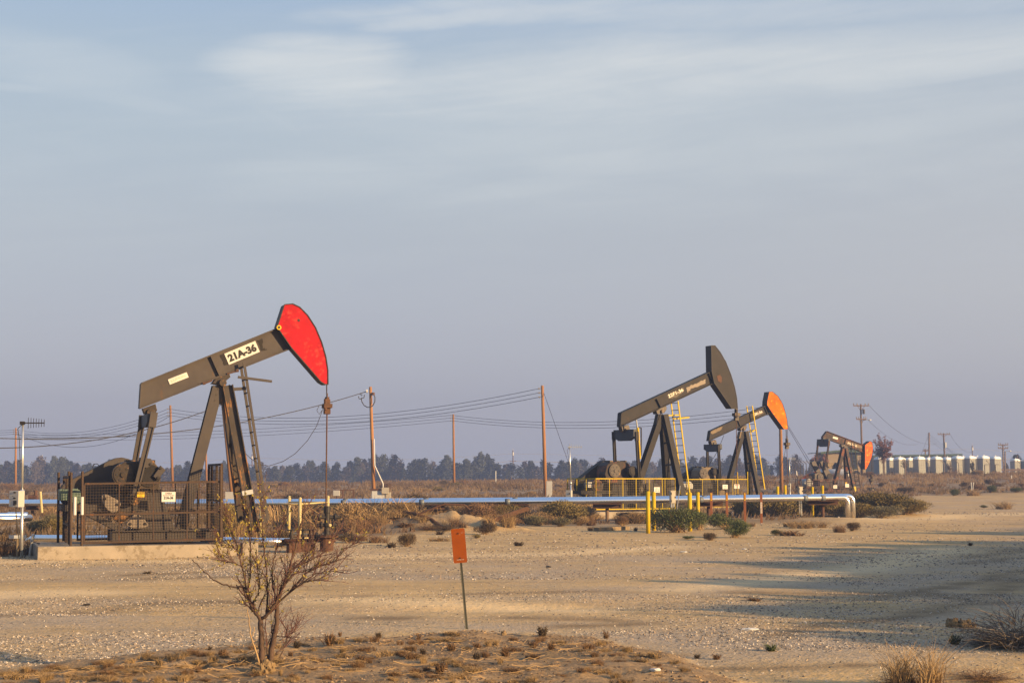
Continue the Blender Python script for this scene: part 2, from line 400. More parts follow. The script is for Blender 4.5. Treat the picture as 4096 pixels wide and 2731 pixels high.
def ground_material():
    m = bpy.data.materials.new('desert_ground'); t = nt(m); n = t.nodes; l = t.links

    def nn(k, **kw):
        q = n.new(k)
        for a, v in kw.items(): q.inputs[a.replace('_', ' ')].default_value = v
        return q

    def mix(f, a, b):
        q = n.new('ShaderNodeMix'); q.data_type = 'RGBA'
        for i, v in ((0, f), (6, a), (7, b)):
            if hasattr(v, 'links'): l.new(v, q.inputs[i])
            else: q.inputs[i].default_value = v if i == 0 else (*v, 1)
        return q.outputs[2]

    def mr(x, a, b, c=0, d=1):
        q = n.new('ShaderNodeMapRange'); l.new(x, q.inputs[0])
        for i, v in enumerate((a, b, c, d)): q.inputs[i + 1].default_value = v
        return q.outputs[0]

    def mul(a, b, op='MULTIPLY'):
        q = n.new('ShaderNodeMath'); q.operation = op
        for i, v in enumerate((a, b)):
            if hasattr(v, 'links'): l.new(v, q.inputs[i])
            else: q.inputs[i].default_value = v
        return q.outputs[0]

    out = n.new('ShaderNodeOutputMaterial'); b = n.new('ShaderNodeBsdfPrincipled'); l.new(b.outputs[0], out.inputs[0])
    b.inputs['Roughness'].default_value = .95; b.inputs['Specular IOR Level'].default_value = .2
    tc = n.new('ShaderNodeTexCoord'); P = tc.outputs['Object']

    def noise(scale, detail=5, vec=P, rough=.6):
        q = nn('ShaderNodeTexNoise', Scale=scale, Detail=detail, Roughness=rough); l.new(vec, q.inputs['Vector']); return q.outputs['Fac']

    mp = n.new('ShaderNodeMapping'); mp.inputs['Scale'].default_value = (.16, 1.0, 1); mp.inputs['Rotation'].default_value = (0, 0, R(-6)); l.new(P, mp.inputs[0])
    at = n.new('ShaderNodeAttribute'); at.attribute_name = 'zone'; sep = n.new('ShaderNodeSeparateColor'); l.new(at.outputs['Color'], sep.inputs[0])
    mound, grav, field = sep.outputs[0], sep.outputs[1], sep.outputs[2]
    sand = mix(mr(noise(.5), .3, .7), (.50, .345, .148), (.335, .228, .098))
    sand = mix(mr(noise(1.3, 6, mp.outputs[0]), .50, .72), sand, (.26, .185, .092))
    sand = mix(mr(noise(.55, 7, mp.outputs[0], .7), .52, .66, 0, .75), sand, (.29, .21, .108))
    sand = mix(mr(noise(9, 5), .55, .8, 0, .5), sand, (.29, .213, .112))
    # pebbles
    vo = nn('ShaderNodeTexVoronoi', Scale=24.0); l.new(P, vo.inputs['Vector'])
    sv = n.new('ShaderNodeSeparateColor'); l.new(vo.outputs['Color'], sv.inputs[0])
    peb = mix(mr(sv.outputs[0], .25, .75), (.46, .40, .31), (.10, .09, .08))
    pm = mul(mul(mr(sv.outputs[1], .30, .36), mr(vo.outputs['Distance'], .42, .30)), mr(noise(1.1, 4), .35, .6))
    pm2 = mul(pm, mul(grav, .9, 'MULTIPLY'))
    c = mix(mul(mul(grav, mr(noise(.35, 5), .35, .6)), .75), sand, (.30, .25, .19))
    c = mix(pm2, c, peb)
    vo2 = nn('ShaderNodeTexVoronoi', Scale=55.0); l.new(P, vo2.inputs['Vector'])
    sv2 = n.new('ShaderNodeSeparateColor'); l.new(vo2.outputs['Color'], sv2.inputs[0])
    c = mix(mul(mr(sv2.outputs[1], .80, .83), .55), c, mix(sv2.outputs[0], (.10, .085, .07), (.55, .48, .38)))
    soil = mix(mr(noise(1.6, 7), .38, .62), (.27, .185, .098), (.145, .097, .052))
    soil = mix(mr(noise(9, 6), .52, .68, 0, .85), soil, (.10, .07, .042))
    soil = mix(mr(noise(22, 4), .56, .7, 0, .8), soil, (.36, .265, .155))
    c = mix(mul(mr(mul(mound, mul(noise(3.0, 6), .9), 'ADD'), .72, .98), .92), c, soil)
    ta = n.new('ShaderNodeAttribute'); ta.attribute_name = 'track'; st = n.new('ShaderNodeSeparateColor'); l.new(ta.outputs['Color'], st.inputs[0])
    c = mix(mul(mul(st.outputs[0], mr(noise(1.4, 5), .2, .55)), .95), c, (.17, .118, .06))
    c = mix(mul(st.outputs[1], .7), c, (.62, .47, .26))
    mp3 = n.new('ShaderNodeMapping'); mp3.inputs['Scale'].default_value = (.35, .22, 1); l.new(P, mp3.inputs[0])
    fl = mix(mr(noise(1.0, 6, mp3.outputs[0]), .40, .60), (.26, .19, .115), (.115, .086, .056))
    fl = mix(mr(noise(.9, 7), .5, .72), fl, (.15, .105, .065))
    c = mix(field, c, fl)
    l.new(c, b.inputs['Base Color'])
    h = mul(mul(noise(30, 5), .35), mul(noise(6, 5), 1.0), 'ADD')
    h = mul(h, mul(mul(pm, mul(grav, 1.0)), .5), 'ADD')
    h = mul(h, mul(noise(2.2, 4, mp.outputs[0]), 1.2), 'ADD')
    bp = nn('ShaderNodeBump', Strength=.75, Distance=.035); l.new(h, bp.inputs['Height']); l.new(bp.outputs[0], b.inputs['Normal'])
    return m


# ------------------------------------------------------------------ ground sheet
gx = 1.6 * np.sinh(np.linspace(-7.0, 7.0, 430))
gy = 10 + 4.2 * np.sinh(np.linspace(-3.4, 6.3, 500)); gy = np.append(gy, [1800, 3200])
gx = np.concatenate([[-2600], gx, [2600]])
XX, YY = np.meshgrid(gx, gy)
ZZ = Gz(XX.ravel(), YY.ravel())
nx, ny = len(gx), len(gy)
gv = np.column_stack([XX.ravel(), YY.ravel(), ZZ])
ii = np.arange(nx * ny).reshape(ny, nx)
gf = np.stack([ii[:-1, :-1], ii[:-1, 1:], ii[1:, 1:], ii[1:, :-1]], -1).reshape(-1, 4)
me = bpy.data.meshes.new('ground')
me.from_pydata(gv.tolist(), [], gf.tolist())
TRK = [(J_(560, 480), J_(900, 455), J_(1300, 432), J_(1700, 425), J_(2352, 395)), (J_(1000, 450), J_(1400, 440), J_(1800, 432)), (J_(0, 520), J_(500, 480), J_(800, 462)),
       (L(440, 545), L(1000, 550), L(1500, 546), L(1900, 572), L(2100, 605)), (L(1750, 540), L(2000, 580), L(2200, 520), L(2350, 440)), (L(1600, 670), L(2000, 632), L(2350, 600)), (L(1300, 600), L(1800, 520), L(2350, 400)),
       (K(1250, 700), K(1800, 705), K(2150, 735)), (K(1600, 760), K(2130, 740)), (K(1400, 1010), K(1700, 1050), K(2000, 985), K(2200, 960)), (K(2000, 1040), K(2200, 970), K(2352, 950)), (L(650, 830), L(1000, 740), L(1500, 720), L(1900, 650)),
       (L(300, 1060), L(800, 1050), L(1300, 1030)), (J_(860, 250), J_(1300, 235)), (J_(900, 275), J_(1700, 262)), (K(300, 690), K(500, 700)), (L(1900, 300), L(2352, 250)), (L(2000, 340), L(2352, 300)), (K(1000, 545), K(1700, 535), K(2300, 530))]
PALE = [(J_(0, 372), J_(400, 366), J_(700, 372)), (J_(0, 395), J_(500, 376)), (K(0, 590), K(800, 600), K(1600, 640)), (L(0, 520), L(500, 470), L(1200, 400), L(1800, 240)), (J_(100, 160), J_(1200, 158)), (K(300, 290), K(1400, 280), K(2300, 230)), (L(1400, 60), L(2352, 5))]


def trackmask(lines, x, y, w):
    out = np.zeros_like(x)
    jx = x + (fbm(x * .5, y * .5, 71, 3) - .5) * .5; jy = y + (fbm(x * .4, y * .4, 72, 3) - .5) * 1.0
    for ln in lines:
        P_ = [np.array(flat_xy(p)) for p in ln]
        for a, b in zip(P_[:-1], P_[1:]):
            d = b - a; t = np.clip(((jx - a[0]) * d[0] + (jy - a[1]) * d[1]) / (d @ d), 0, 1)
            q = np.hypot(jx - a[0] - d[0] * t, jy - a[1] - d[1] * t); ww = w * (.6 + y / 28)
            out = np.maximum(out, np.exp(-(q / ww) ** 2))
    return out


xs_, ys_ = XX.ravel(), YY.ravel(); nearm = (ys_ > 9) & (ys_ < 110) & (np.abs(xs_) < 60)
tk = me.color_attributes.new('track', 'FLOAT_COLOR', 'POINT'); ta_ = np.zeros((nx * ny, 4), np.float32); ta_[:, 3] = 1
ta_[nearm, 0] = trackmask(TRK, xs_[nearm], ys_[nearm], .20); ta_[nearm, 1] = trackmask(PALE, xs_[nearm], ys_[nearm], .45)
tk.data.foreach_set('color', ta_.ravel())
ca = me.color_attributes.new('zone', 'FLOAT_COLOR', 'POINT')
zc = np.ones((nx * ny, 4), np.float32)
zc[:, 0] = rim_mask(XX.ravel(), YY.ravel()); zc[:, 1] = gravel_mask(XX.ravel(), YY.ravel()); zc[:, 2] = field_mask(XX.ravel(), YY.ravel())
ca.data.foreach_set('color', zc.ravel())
me.polygons.foreach_set('use_smooth', [True] * len(me.polygons))
me.materials.append(ground_material())
ground = bpy.data.objects.new('ground', me); COL.objects.link(ground); ground['kind'] = 'structure'

# ------------------------------------------------------------------ pump jacks
class Frame:
    """vertical working frame: u along the walking beam towards the head, w away from the camera, z up"""
    def __init__(s, anchor, d, th, dz=0):
        p = W(anchor, d); s.o = Vector((p.x, p.y, gz(p.x, p.y) + dz)); s.th = R(th)
        s.n = Vector((-math.sin(s.th), math.cos(s.th), 0)); s.e = Vector((math.cos(s.th), math.sin(s.th), 0))

    def pl(s, S, w=0.0):
        r = ray(S); c = Vector((0, 0, EYE)); q = s.o + s.n * w
        t = (q - c).dot(s.n) / r.dot(s.n)
        p = c + r * t - s.o
        return Vector((p.dot(s.e), w, p.z))

    def world(s, p): return s.o + s.e * p[0] + s.n * p[1] + Vector((0, 0, p[2]))

    def gl(s, u, w):
        p = s.world((u, w, 0)); return gz(p.x, p.y) - s.o.z


def arc(p, q, k, n=6):
    return [Vector(p).lerp(Vector(q), i / n) + Vector(k) * (4 * (i / n) * (1 - i / n)) for i in range(n + 1)]


def pump(c):
    Z = c['Z']; fr = c['frame']; pl = lambda x, y, w=0.0: fr.pl(Z(x, y), w)
    m = MT[c['steel']]; dk = MT['edge']
    root = thing('pump_jack', c['label'], 'oil pump', fr.o, fr.th)
    wp = c['wp']; hb = c.get('hb', .13); g0 = c.get('pad', 0.0)
    # walking beam
    TL, TR, BR, BL = [pl(*q, -hb) for q in c['beam']]
    mb = MB()
    mv = lambda p, w: Vector((p.x, w, p.z))
    mb.prism([mv(p, -.045) for p in (TL, TR, BR, BL)], [mv(p, .045) for p in (TL, TR, BR, BL)])
    up = (TL - BL); up.y = 0; up.normalize()
    for a, b in ((TL, TR), (BL, BR)):
        mb.bar(mv(a, 0), mv(b, 0), 2 * hb, .035, up)
    ax = (TR - TL).normalized()
    mb.bar(mv(TL, 0) - ax * .012, mv(BL, 0) - ax * .012, 2 * hb, .03, ax)
    beam = mb.build('walking_beam', m, root, bevel=.004)
    sx = c['stiff']
    mb = MB()
    for (x0, y0, x1, y1) in sx:
        a = pl(x0, y0, -hb); b = pl(x1, y1, -hb)
        mb.prism([mv(a, -hb + .005) - ax * .012, mv(a, -hb + .005) + ax * .012, mv(b, -hb + .005) + ax * .012, mv(b, -hb + .005) - ax * .012],
                 [mv(a, -.04) - ax * .012, mv(a, -.04) + ax * .012, mv(b, -.04) + ax * .012, mv(b, -.04) - ax * .012])
    mb.build('stiffener', dk if c.get('dkst') else m, beam)
    beam_up = up
    # horsehead
    th = c['ht']
    hd = [pl(*q, -th) for q in c['head']]
    mb = MB(); mb.prism(hd, [mv(p, th) for p in hd], 0, 1)
    if c.get('hole'):
        h = pl(*c['hole'], -th); mb.tube([mv(h, -th - .004), mv(h, -th + .02)], .035, 12, 1)
    head = mb.build('horsehead', [MT[c['hmat']], dk], root, bevel=.006)
    mb = MB()
    cen = sum((mv(p, 0) for p in hd), Vector()) / len(hd)
    for i in range(len(hd)):        # thin dark rim around the face plate
        a, b = mv(hd[i], -th - .006), mv(hd[(i + 1) % len(hd)], -th - .006)
        mb.bar(a, b, .02, .018, (0, 1, 0))
    mb.build('rim', dk, head)
    # saddle bearing
    mb = MB(); s0 = [pl(*q, -.16) for q in c['saddle']]
    mb.prism(s0, [mv(p, .16) for p in s0]); sc_ = sum(s0, Vector()) / len(s0)
    mb.tube([mv(sc_, -.24) + Vector((0, 0, -.06)), mv(sc_, .24) + Vector((0, 0, -.06))], .085, 14)
    mb.build('saddle_bearing', MT['grease'], root, bevel=.008)
    # samson post legs
    lt = c['legw']
    for k, (a, b, w0, w1, wd) in enumerate(c['legs']):
        p0 = pl(*a, w0); p1 = pl(*b, w1)
        mb = MB(); d = (p1 - p0).normalized()
        sd = Vector((0, 1, 0)) if k == 0 else d.cross(Vector((0, 1, 0)))
        mb.ibeam(p0, p1, wd[0], wd[1], (0, 1, 0) if k == 0 or c.get('flatlegs') else (1, 0, .3), .022)
        leg = mb.build('leg', MT[c['legmat']] if c.get('legmat') and k else m, root)
        if c.get('legplate') and k == 0:
            q = [pl(*x, -.12) for x in c['legplate']]
            mb = MB(); mb.prism(q, [mv(p, .12) for p in q])
            for i in range(6):
                t = (i % 2) * .5 + .25; r = (i // 2) * .3 + .2
                cpt = q[0].lerp(q[1], t).lerp(q[3].lerp(q[2], t), r); mb.tube([mv(cpt, -.135), mv(cpt, -.115)], .018, 8)
            mb.build('gusset_plate', MT[c.get('gussmat', c['steel'])], root)
        if c.get('paintleg') and k == 1:
            f0, f1, mt_ = c['paintleg']
            MB().bar(p0.lerp(p1, f0), p0.lerp(p1, f1), wd[0] + .004, wd[1] + .004, (1, 0, .3)).build('painted_band', MT[mt_], leg)
    mb = MB()
    (a1, b1, w10, w11, _), (a2, b2, w20, w21, _) = c['legs'][1:3]
    for t in c['brace']:
        mb.bar(pl(*a1, w10).lerp(pl(*b1, w11), t), pl(*a2, w20).lerp(pl(*b2, w21), t), .07, .07)
    mb.build('cross_brace', m, root)
    # ladder: two rails apart across the beam
    la, lb, lw = c['ladder']; lm = MT[c['lmat']]
    p0 = pl(*la, -lw); p1 = pl(*lb, -lw)
    ld = MB().bar(p0, p1, .035, .06, (1, 0, 0)).bar(mv(p0, lw), mv(p1, lw), .035, .06, (1, 0, 0)).build('ladder', lm, root)
    nr = int((p1 - p0).length / .30)
    q = p0.lerp(p1, .3 / nr); rg = MB().bar((0, -lw + .016, 0), (0, lw - .016, 0), .028, .028).build('rung', MT[c.get('rungmat', c['lmat'])], ld); rg.location = mv(q, 0)
    for i in range(1, nr):
        q = p0.lerp(p1, (i + .3) / nr); r2 = rg.copy(); COL.objects.link(r2); r2.parent = ld; r2.location = mv(q, 0)
    for (a, b, w, s_) in c['ladbars']: MB().bar(pl(*a, w), pl(*b, w), s_, s_).build('ladder_bracket', lm, root)
    # equalizer and pitman arms
    e0 = pl(*c['eqn'], -wp); e1 = pl(*c['eqf'], wp)
    ec = (e0 + e1) / 2
    mb = MB()
    eh = c['eqh']
    mid = [Vector((ec.x, w, ec.z + z)) for w, z in ((-wp, eh / 2), (wp, eh / 2), (wp, -eh * .15), (wp * .5, -eh / 2), (-wp * .5, -eh / 2), (-wp, -eh * .15))]
    mb.prism([p - Vector((.09, 0, 0)) for p in mid], [p + Vector((.09, 0, 0)) for p in mid])
    mb.build('equalizer', MT['blued'], root, bevel=.006)
    mb = MB(); bt = [pl(*q, 0) for q in c['tail']]
    mb.prism([mv(p, -.14) for p in bt], [mv(p, .14) for p in bt]); tcen = sum(bt, Vector()) / len(bt)
    mb.tube([tcen + Vector((0, -.2, -.05)), tcen + Vector((0, .2, -.05))], .09, 12)
    mb.bar(tcen, Vector((ec.x, 0, ec.z)), .2, .16, (1, 0, 0))
    mb.build('tail_bearing', MT['grease'], root, bevel=.006)
    for sgn, (b,) in ((-1, c['pitn']), (1, c['pitf'])):
        top = e0 if sgn < 0 else e1
        bot = pl(*b, sgn * wp)
        mb = MB(); mb.ibeam(top + Vector((0, 0, .05)), bot, .10, .13, (1, 0, .2), .03)
        pm = mb.build('pitman_arm', m, root)
        MB().bar(top + Vector((0, 0, .16)), top.lerp(bot, .10), .13, .16, (1, 0, .2)).build('pitman_clevis', m, pm, bevel=.006)
        MB().tube([bot + Vector((0, -.12, 0)), bot + Vector((0, .12, 0))], .13, 16).tube([bot + Vector((0, -.16, 0)), bot + Vector((0, .16, 0))], .08, 12).build('wrist_pin', MT['grease'], pm, bevel=.006)
    # cranks
    for sgn, ol in ((-1, c['crankn']), (1, c['crankf'])):
        w = sgn * (wp - .25)
        q = [pl(*p, w) for p in ol]
        mb = MB(); mb.prism([mv(p, w - .10) for p in q], [mv(p, w + .10) for p in q])
        cr = mb.build('crank_arm', MT[c['crmat']], root, bevel=.012)
        hp = pl(*c['shaft'], w)
        MB().tube([mv(hp, w - .135), mv(hp, w + .135)], c['shr'], 24).tube([mv(hp, w - .16), mv(hp, w + .16)], c['shr'] * .78, 24).build('crank_hub', MT['steel2'], cr, smooth=False, bevel=.008)
        for wt, mt_ in c['weights'][0 if sgn < 0 else 1]:
            q = [pl(*p, w - .12 * 1) for p in wt]
            mb = MB(); mb.prism([mv(p, w - .24) for p in q], [mv(p, w + .24 if sgn > 0 else w - .105) for p in q])
            cc = sum(q, Vector()) / len(q)
            for p in (q[0].lerp(cc, .35), q[len(q) // 2].lerp(cc, .35)): mb.tube([mv(p, w - .262), mv(p, w - .24)], .035, 8, 1)
            mb.build('counterweight', [MT[mt_], dk], cr, bevel=.012)
    # gearbox
    q = [pl(*p, -.3) for p in c['gear']]
    gb = MB().prism([mv(p, -.34) for p in q], [mv(p, .40) for p in q]).build('gearbox', MT[c['gmat']], root, bevel=.03)
    dp = pl(*c['drum'][:2], -.40); dr = c['drum'][2]
    mb = MB().tube([mv(dp, -.42), mv(dp, -.30)], dr, 28).tube([mv(dp, -.437), mv(dp, -.41)], dr * .86, 28, 1).tube([mv(dp, -.47), mv(dp, -.42)], dr * .25, 12)
    for i in range(6):
        t = i * math.pi / 3; o = Vector((math.cos(t), 0, math.sin(t))) * dr * .58
        mb.tube([mv(dp + o, -.447), mv(dp + o, -.43)], dr * .11, 8, 2)
    mb.build('brake_drum', [MT['grease'], MT[c['drmat']], dk], gb, bevel=.004)
    mb = MB(); tp = max(q, key=lambda p: p.z); lo_ = min(p.x for p in q); hi_ = max(p.x for p in q)
    for t in (.3, .55, .8): mb.box((lo_ + (hi_ - lo_) * t, -.05, tp.z - .01), (.16, .3, .07))
    for i in range(14):
        t = i / 13; mb.tube([Vector((lo_ + (hi_ - lo_) * t, -.36, (q[0].z + q[-1].z) / 2 - .1)), Vector((lo_ + (hi_ - lo_) * t, -.36, (q[0].z + q[-1].z) / 2 - .04))], .014, 6)
    mb.build('gearbox_cover', MT['grease'], gb, bevel=.01)
    # belt guard on the far side
    w0, w1 = c['bgw']
    q = [pl(*p, w0) for p in c['guard']]
    bg = MB().prism(q, [mv(p, w1) for p in q]).build('belt_guard', MT[c['bgmat']], root, bevel=.02)
    # motor
    mo, mr_, mmat = c['motor']
    p = pl(*mo, -.05)
    mb = MB().tube([mv(p, -.38), mv(p, .35)], mr_, 20).tube([mv(p, -.43), mv(p, -.38)], mr_ * .8, 20)
    for i in range(10):
        t = i * math.pi / 5; o = Vector((math.cos(t), 0, math.sin(t))) * mr_; mb.bar(mv(p + o, -.34), mv(p + o, .3), .02, .03)
    mt_o = mb.build('motor', MT[mmat], root, bevel=.006)
    MB().box(p + Vector((-mr_ * 1.35, -.2, .04)), (.2, .28, .24)).build('terminal_box', MT['boxgrey' if mmat != 'green' else 'green'], mt_o, bevel=.01)
    # base frame, gearbox pedestal, motor platform
    (ua, ub, uc, ud, zt) = c['base']
    ua, ub, uc, ud = [pl(x, 1000, 0).x for x in (ua, ub, uc, ud)]
    mb = MB(); zb = g0 + .03
    for w in (-.48, .48): mb.ibeam((ub, w, zb + .14), (ud, w, zb + .14), .2, .26)
    for u in np.linspace(ub + .1, ud - .1, 5): mb.bar((u, -.47, zb + .13), (u, .47, zb + .13), .12, .2)
    mb.build('base_frame', m, root)
    gbz = min(p.z for p in [pl(*x, -.3) for x in c['gear']])
    px0, px1 = pl(c['ped'][0], 1000, -.3).x, pl(c['ped'][1], 1000, -.3).x
    mb = MB()
    a = [Vector((px0, -.36, gbz + .04)), Vector((px1, -.36, gbz + .04)), Vector((px1 + c.get('pf', .3), -.44, zb + .27)), Vector((px0 - .1, -.44, zb + .27))]
    mb.prism(a, [Vector((p.x, -p.y, p.z)) for p in a])
    mb.build('gearbox_pedestal', m, root, bevel=.01)
    pz = pl(*c['platz'], -.3).z
    mb = MB()
    for w in (-.42, .42):
        mb.bar((ua, w, pz), (px0 + .15, w, pz), .12, .14)
        mb.bar((ua + .45, w, pz - .05), (ub + .25, w, zb + .25), .1, .12)
    for u in (ua + .06, ua + (px0 - ua) * .5): mb.bar((u, -.42, pz), (u, .42, pz), .1, .1)
    mb.build('motor_platform', m, root)
    # wire lines, carrier bar, polished rod
    cb = pl(*c['carrier'], 0); hbm = [pl(*q, 0) for q in c['hang']]
    mb = MB()
    for i, hp in enumerate(hbm):
        w = (-.07, .07, 0)[i % 3]
        mb.tube([mv(hp, w) + Vector((0, 0, .1)), Vector((hp.x + (cb.x - hp.x) * .3, w, cb.z))], .012, 6)
    mb.build('wire_line', MT['grease'], root)
    k = c.get('cbs', 1)
    mb = MB().box(cb, (.20 * k, .26, .10 * k)).box(cb + Vector((0, 0, .13 * k)), (.09 * k, .10, .16 * k)).box(cb + Vector((0, 0, -.12 * k)), (.14 * k, .14, .14 * k))
    for w in (-.09, .09): mb.tube([cb + Vector((.06 * w / .09, w, -.1 * k)), cb + Vector((.06 * w / .09, w, .16 * k))], .04 * k, 8)
    mb.build('carrier_bar', MT['grease' if not c.get('cbred') else 'rust'], root, bevel=.006)
    rb = c['rodz']
    MB().tube([cb + Vector((0, 0, .3 * k)), Vector((cb.x, 0, rb))], .017, 8).build('polished_rod', MT['rust'], root)
    return root, beam, beam_up, ax


def on_beam(fr, Z, root, beam, ax, up, quad, txt, plate=None, ink='ink', w=-.13, bold=0, name='lettering', inset=(.05, .16)):
    """lettering (and its plate) over a traced quad lower-left, lower-right, height pixels"""
    (x0, y0), (x1, y1), (x2, y2) = quad
    p0 = fr.pl(Z(x0, y0), w); p1 = fr.pl(Z(x1, y1), w); p2 = fr.pl(Z(x2, y2), w)
    ux = (p1 - p0); wd = ux.length; ux.normalize(); uy = (p2 - p0); uy = uy - ux * uy.dot(ux); ht = uy.length; uy.normalize()
    p0 = p0.copy()
    par = beam
    if plate:
        nb = Vector((0, .012, 0))
        q = [p0, p0 + ux * wd, p0 + ux * wd + uy * ht, p0 + uy * ht]
        par = MB().prism(q, [p + nb for p in q]).build('number_plate', MT[plate], beam)
        p0 = p0 + ux * wd * inset[0] + uy * ht * inset[1]; wd *= 1 - 2 * inset[0]; ht *= 1 - 2 * inset[1]
    if txt:
        text_obj(txt, p0 + Vector((0, -.003, 0)), ux, uy, wd, ht, MT[ink], par, name, bold)
    return par


def smear(fr, Z, beam, pts, mat, w, seed, name='old_paint_patch', thick=.003):
    """ragged patch of old paint on the web, outline traced"""
    r = random.Random(seed); q = []
    for i in range(len(pts)):
        a, b = pts[i], pts[(i + 1) % len(pts)]
        for k in range(6):
            t = k / 6; q.append((a[0] + (b[0] - a[0]) * t + r.uniform(-4, 4), a[1] + (b[1] - a[1]) * t + r.uniform(-4, 4)))
    v = [fr.pl(Z(*p), w) for p in q]
    return MB().prism(v, [p + Vector((0, thick, 0)) for p in v]).build(name, MT[mat], beam)


HW = -.0485      # just proud of the web face (web half thickness 45 mm)

# ---- pump 1 : red head
f1 = Frame(A(900, 1400), 34.6, 20)
P1 = dict(Z=A, frame=f1, steel='steel', label='nearest pump jack with bright red horsehead and 21A-36 beam plate', wp=.62, pad=.28,
    beam=[(525, 545), (1310, 228), (1378, 345), (516, 686)], stiff=[(918, 390, 968, 500)],
    head=[(1337, 97), (1385, 93), (1425, 112), (1470, 158), (1515, 228), (1550, 312), (1574, 395), (1585, 470), (1586, 552), (1568, 551), (1545, 537), (1378, 345), (1300, 232), (1298, 218)],
    ht=.2, hmat='red', hole=(1418, 187), saddle=[(925, 545), (945, 520), (1025, 490), (1030, 510), (1005, 530), (1000, 548), (960, 552)],
    legmat='rustleg', gussmat='rustleg', legw=.2, legs=[((955, 565), (748, 1372), 0, 0, (.24, .25)), ((1012, 560), (1165, 1395), -.12, -.62, (.20, .24)), ((1000, 560), (1100, 1330), .12, .62, (.20, .24))],
    legplate=[(945, 558), (1028, 558), (992, 664), (915, 664)], paintleg=(.72, .75, 'boxgrey'), brace=(.42, .72, .97),
    ladder=((1106, 425), (1243, 1326), .22), lmat='steel', rungmat='edge',
    ladbars=[((1072, 510), (1265, 535), -.26, .055), ((1040, 580), (1118, 575), -.1, .07), ((1165, 1330), (1235, 1325), 0, .08)],
    eqn=(592, 752), eqf=(528, 768), eqh=.28, tail=[(525, 690), (598, 664), (607, 700), (590, 730), (535, 720)],
    pitn=((478, 1205),), pitf=((475, 1050),),
    crankn=[(520, 990), (585, 985), (625, 1040), (625, 1085), (520, 1200), (480, 1290), (400, 1345), (360, 1320), (372, 1265), (450, 1165), (500, 1070)],
    crankf=[(470, 985), (545, 985), (600, 1040), (590, 1085), (480, 1200), (440, 1280), (380, 1330), (350, 1300), (420, 1165), (465, 1070)],
    crmat='crankrust', shaft=(562, 1072), shr=.25,
    weights=([([(508, 968), (572, 975), (582, 990), (580, 1012), (548, 1030), (505, 1015)], 'steel'), ([(628, 1014), (656, 1040), (608, 1098), (585, 1075)], 'steel'),
              ([(292, 1190), (300, 1177), (322, 1178), (400, 1218), (400, 1240), (378, 1278), (350, 1282), (320, 1262), (298, 1225)], 'weight'),
              ([(428, 1350), (478, 1290), (500, 1290), (538, 1322), (558, 1350), (548, 1365), (500, 1373), (462, 1368)], 'weight')],
             [([(335, 1185), (410, 1175), (425, 1215), (380, 1245)], 'weight')]),
    gear=[(385, 1108), (376, 1060), (392, 1015), (420, 992), (510, 988), (600, 1010), (632, 1060), (625, 1165), (400, 1165)], gmat='grease',
    drum=(417, 1066, .24), drmat='grease', bgw=(.45, .78), bgmat='steel',
    guard=[(62, 1215), (60, 1160), (66, 1128), (110, 1100), (240, 1035), (340, 985), (375, 971), (410, 967), (450, 976), (490, 1005), (510, 1050), (505, 1120), (440, 1200), (330, 1245), (150, 1248), (80, 1240)],
    motor=((135, 1190), .17, 'green'), base=(62, 350, 620, 975, 0), ped=(500, 628), pf=.35, platz=(150, 1255),
    carrier=(1580, 675), hang=[(1573, 550), (1583, 550)], cbs=1.0, cbred=1, rodz=.55)
pj, bm1, up1, ax1 = pump(P1)
on_beam(f1, A, pj, bm1, ax1, up1, ((1021, 440), (1197, 366), (997, 376)), '21A-36', 'plate', 'ink', -.065, bold=.06)
on_beam(f1, A, pj, bm1, ax1, up1, ((684, 553), (791, 511), (677, 522)), 'LUFKIN', 'plate', 'pale', -.065, bold=.01, inset=(.12, .25))
smear(f1, A, bm1, [(968, 385), (1000, 375), (1022, 440), (992, 445), (985, 420)], 'brush', HW - .004, 1)
smear(f1, A, bm1, [(1178, 305), (1212, 292), (1215, 345), (1236, 352), (1205, 360), (1195, 330)], 'brush', HW - .004, 2)
b_ = f1.pl(A(1305, 228), -.2)
MB().tube([b_ + Vector((0, -.03, 0)), b_ + Vector((0, .01, 0))], .055, 14).tube([b_ + Vector((0, -.036, 0)), b_ + Vector((0, -.02, 0))], .03, 10, 1).build('yellow_pin_cap', [MT['caution'], MT['edge']], pj)
mb = MB()
for (a, b) in (((878, 548), (925, 530)), ((1010, 492), (1068, 476))):
    p, q = f1.pl(A(*a), -.15), f1.pl(A(*b), -.15); mb.tube([p, q], .018, 8); e = p if a[0] < 900 else q; mb.tube([e + Vector((-.03, 0, 0)), e + Vector((.03, 0, .012))], .035, 6)
mb.build('adjusting_bolt', MT['rust'], pj)
cab = [(1556, 692), (1520, 790), (1470, 870), (1400, 945), (1330, 990), (1250, 1016), (1200, 1010), (1140, 970), (1100, 930)]
MB().tube([f1.pl(A(*p), -.1) for p in cab], .007, 5).tube([f1.pl(A(*p), -.1) for p in [(1558, 665), (1535, 672), (1522, 700), (1535, 722), (1552, 700)]], .007, 5).build('signal_cable', MT['wire'], pj)
gd = f1.pl(A(262, 1022), .5)
MB().tube([gd + Vector((.07 * math.cos(t), 0, .07 * math.sin(t))) for t in np.linspace(-.3, 3.5, 10)], .009, 6).build('lifting_ring', MT['rust'], pj)

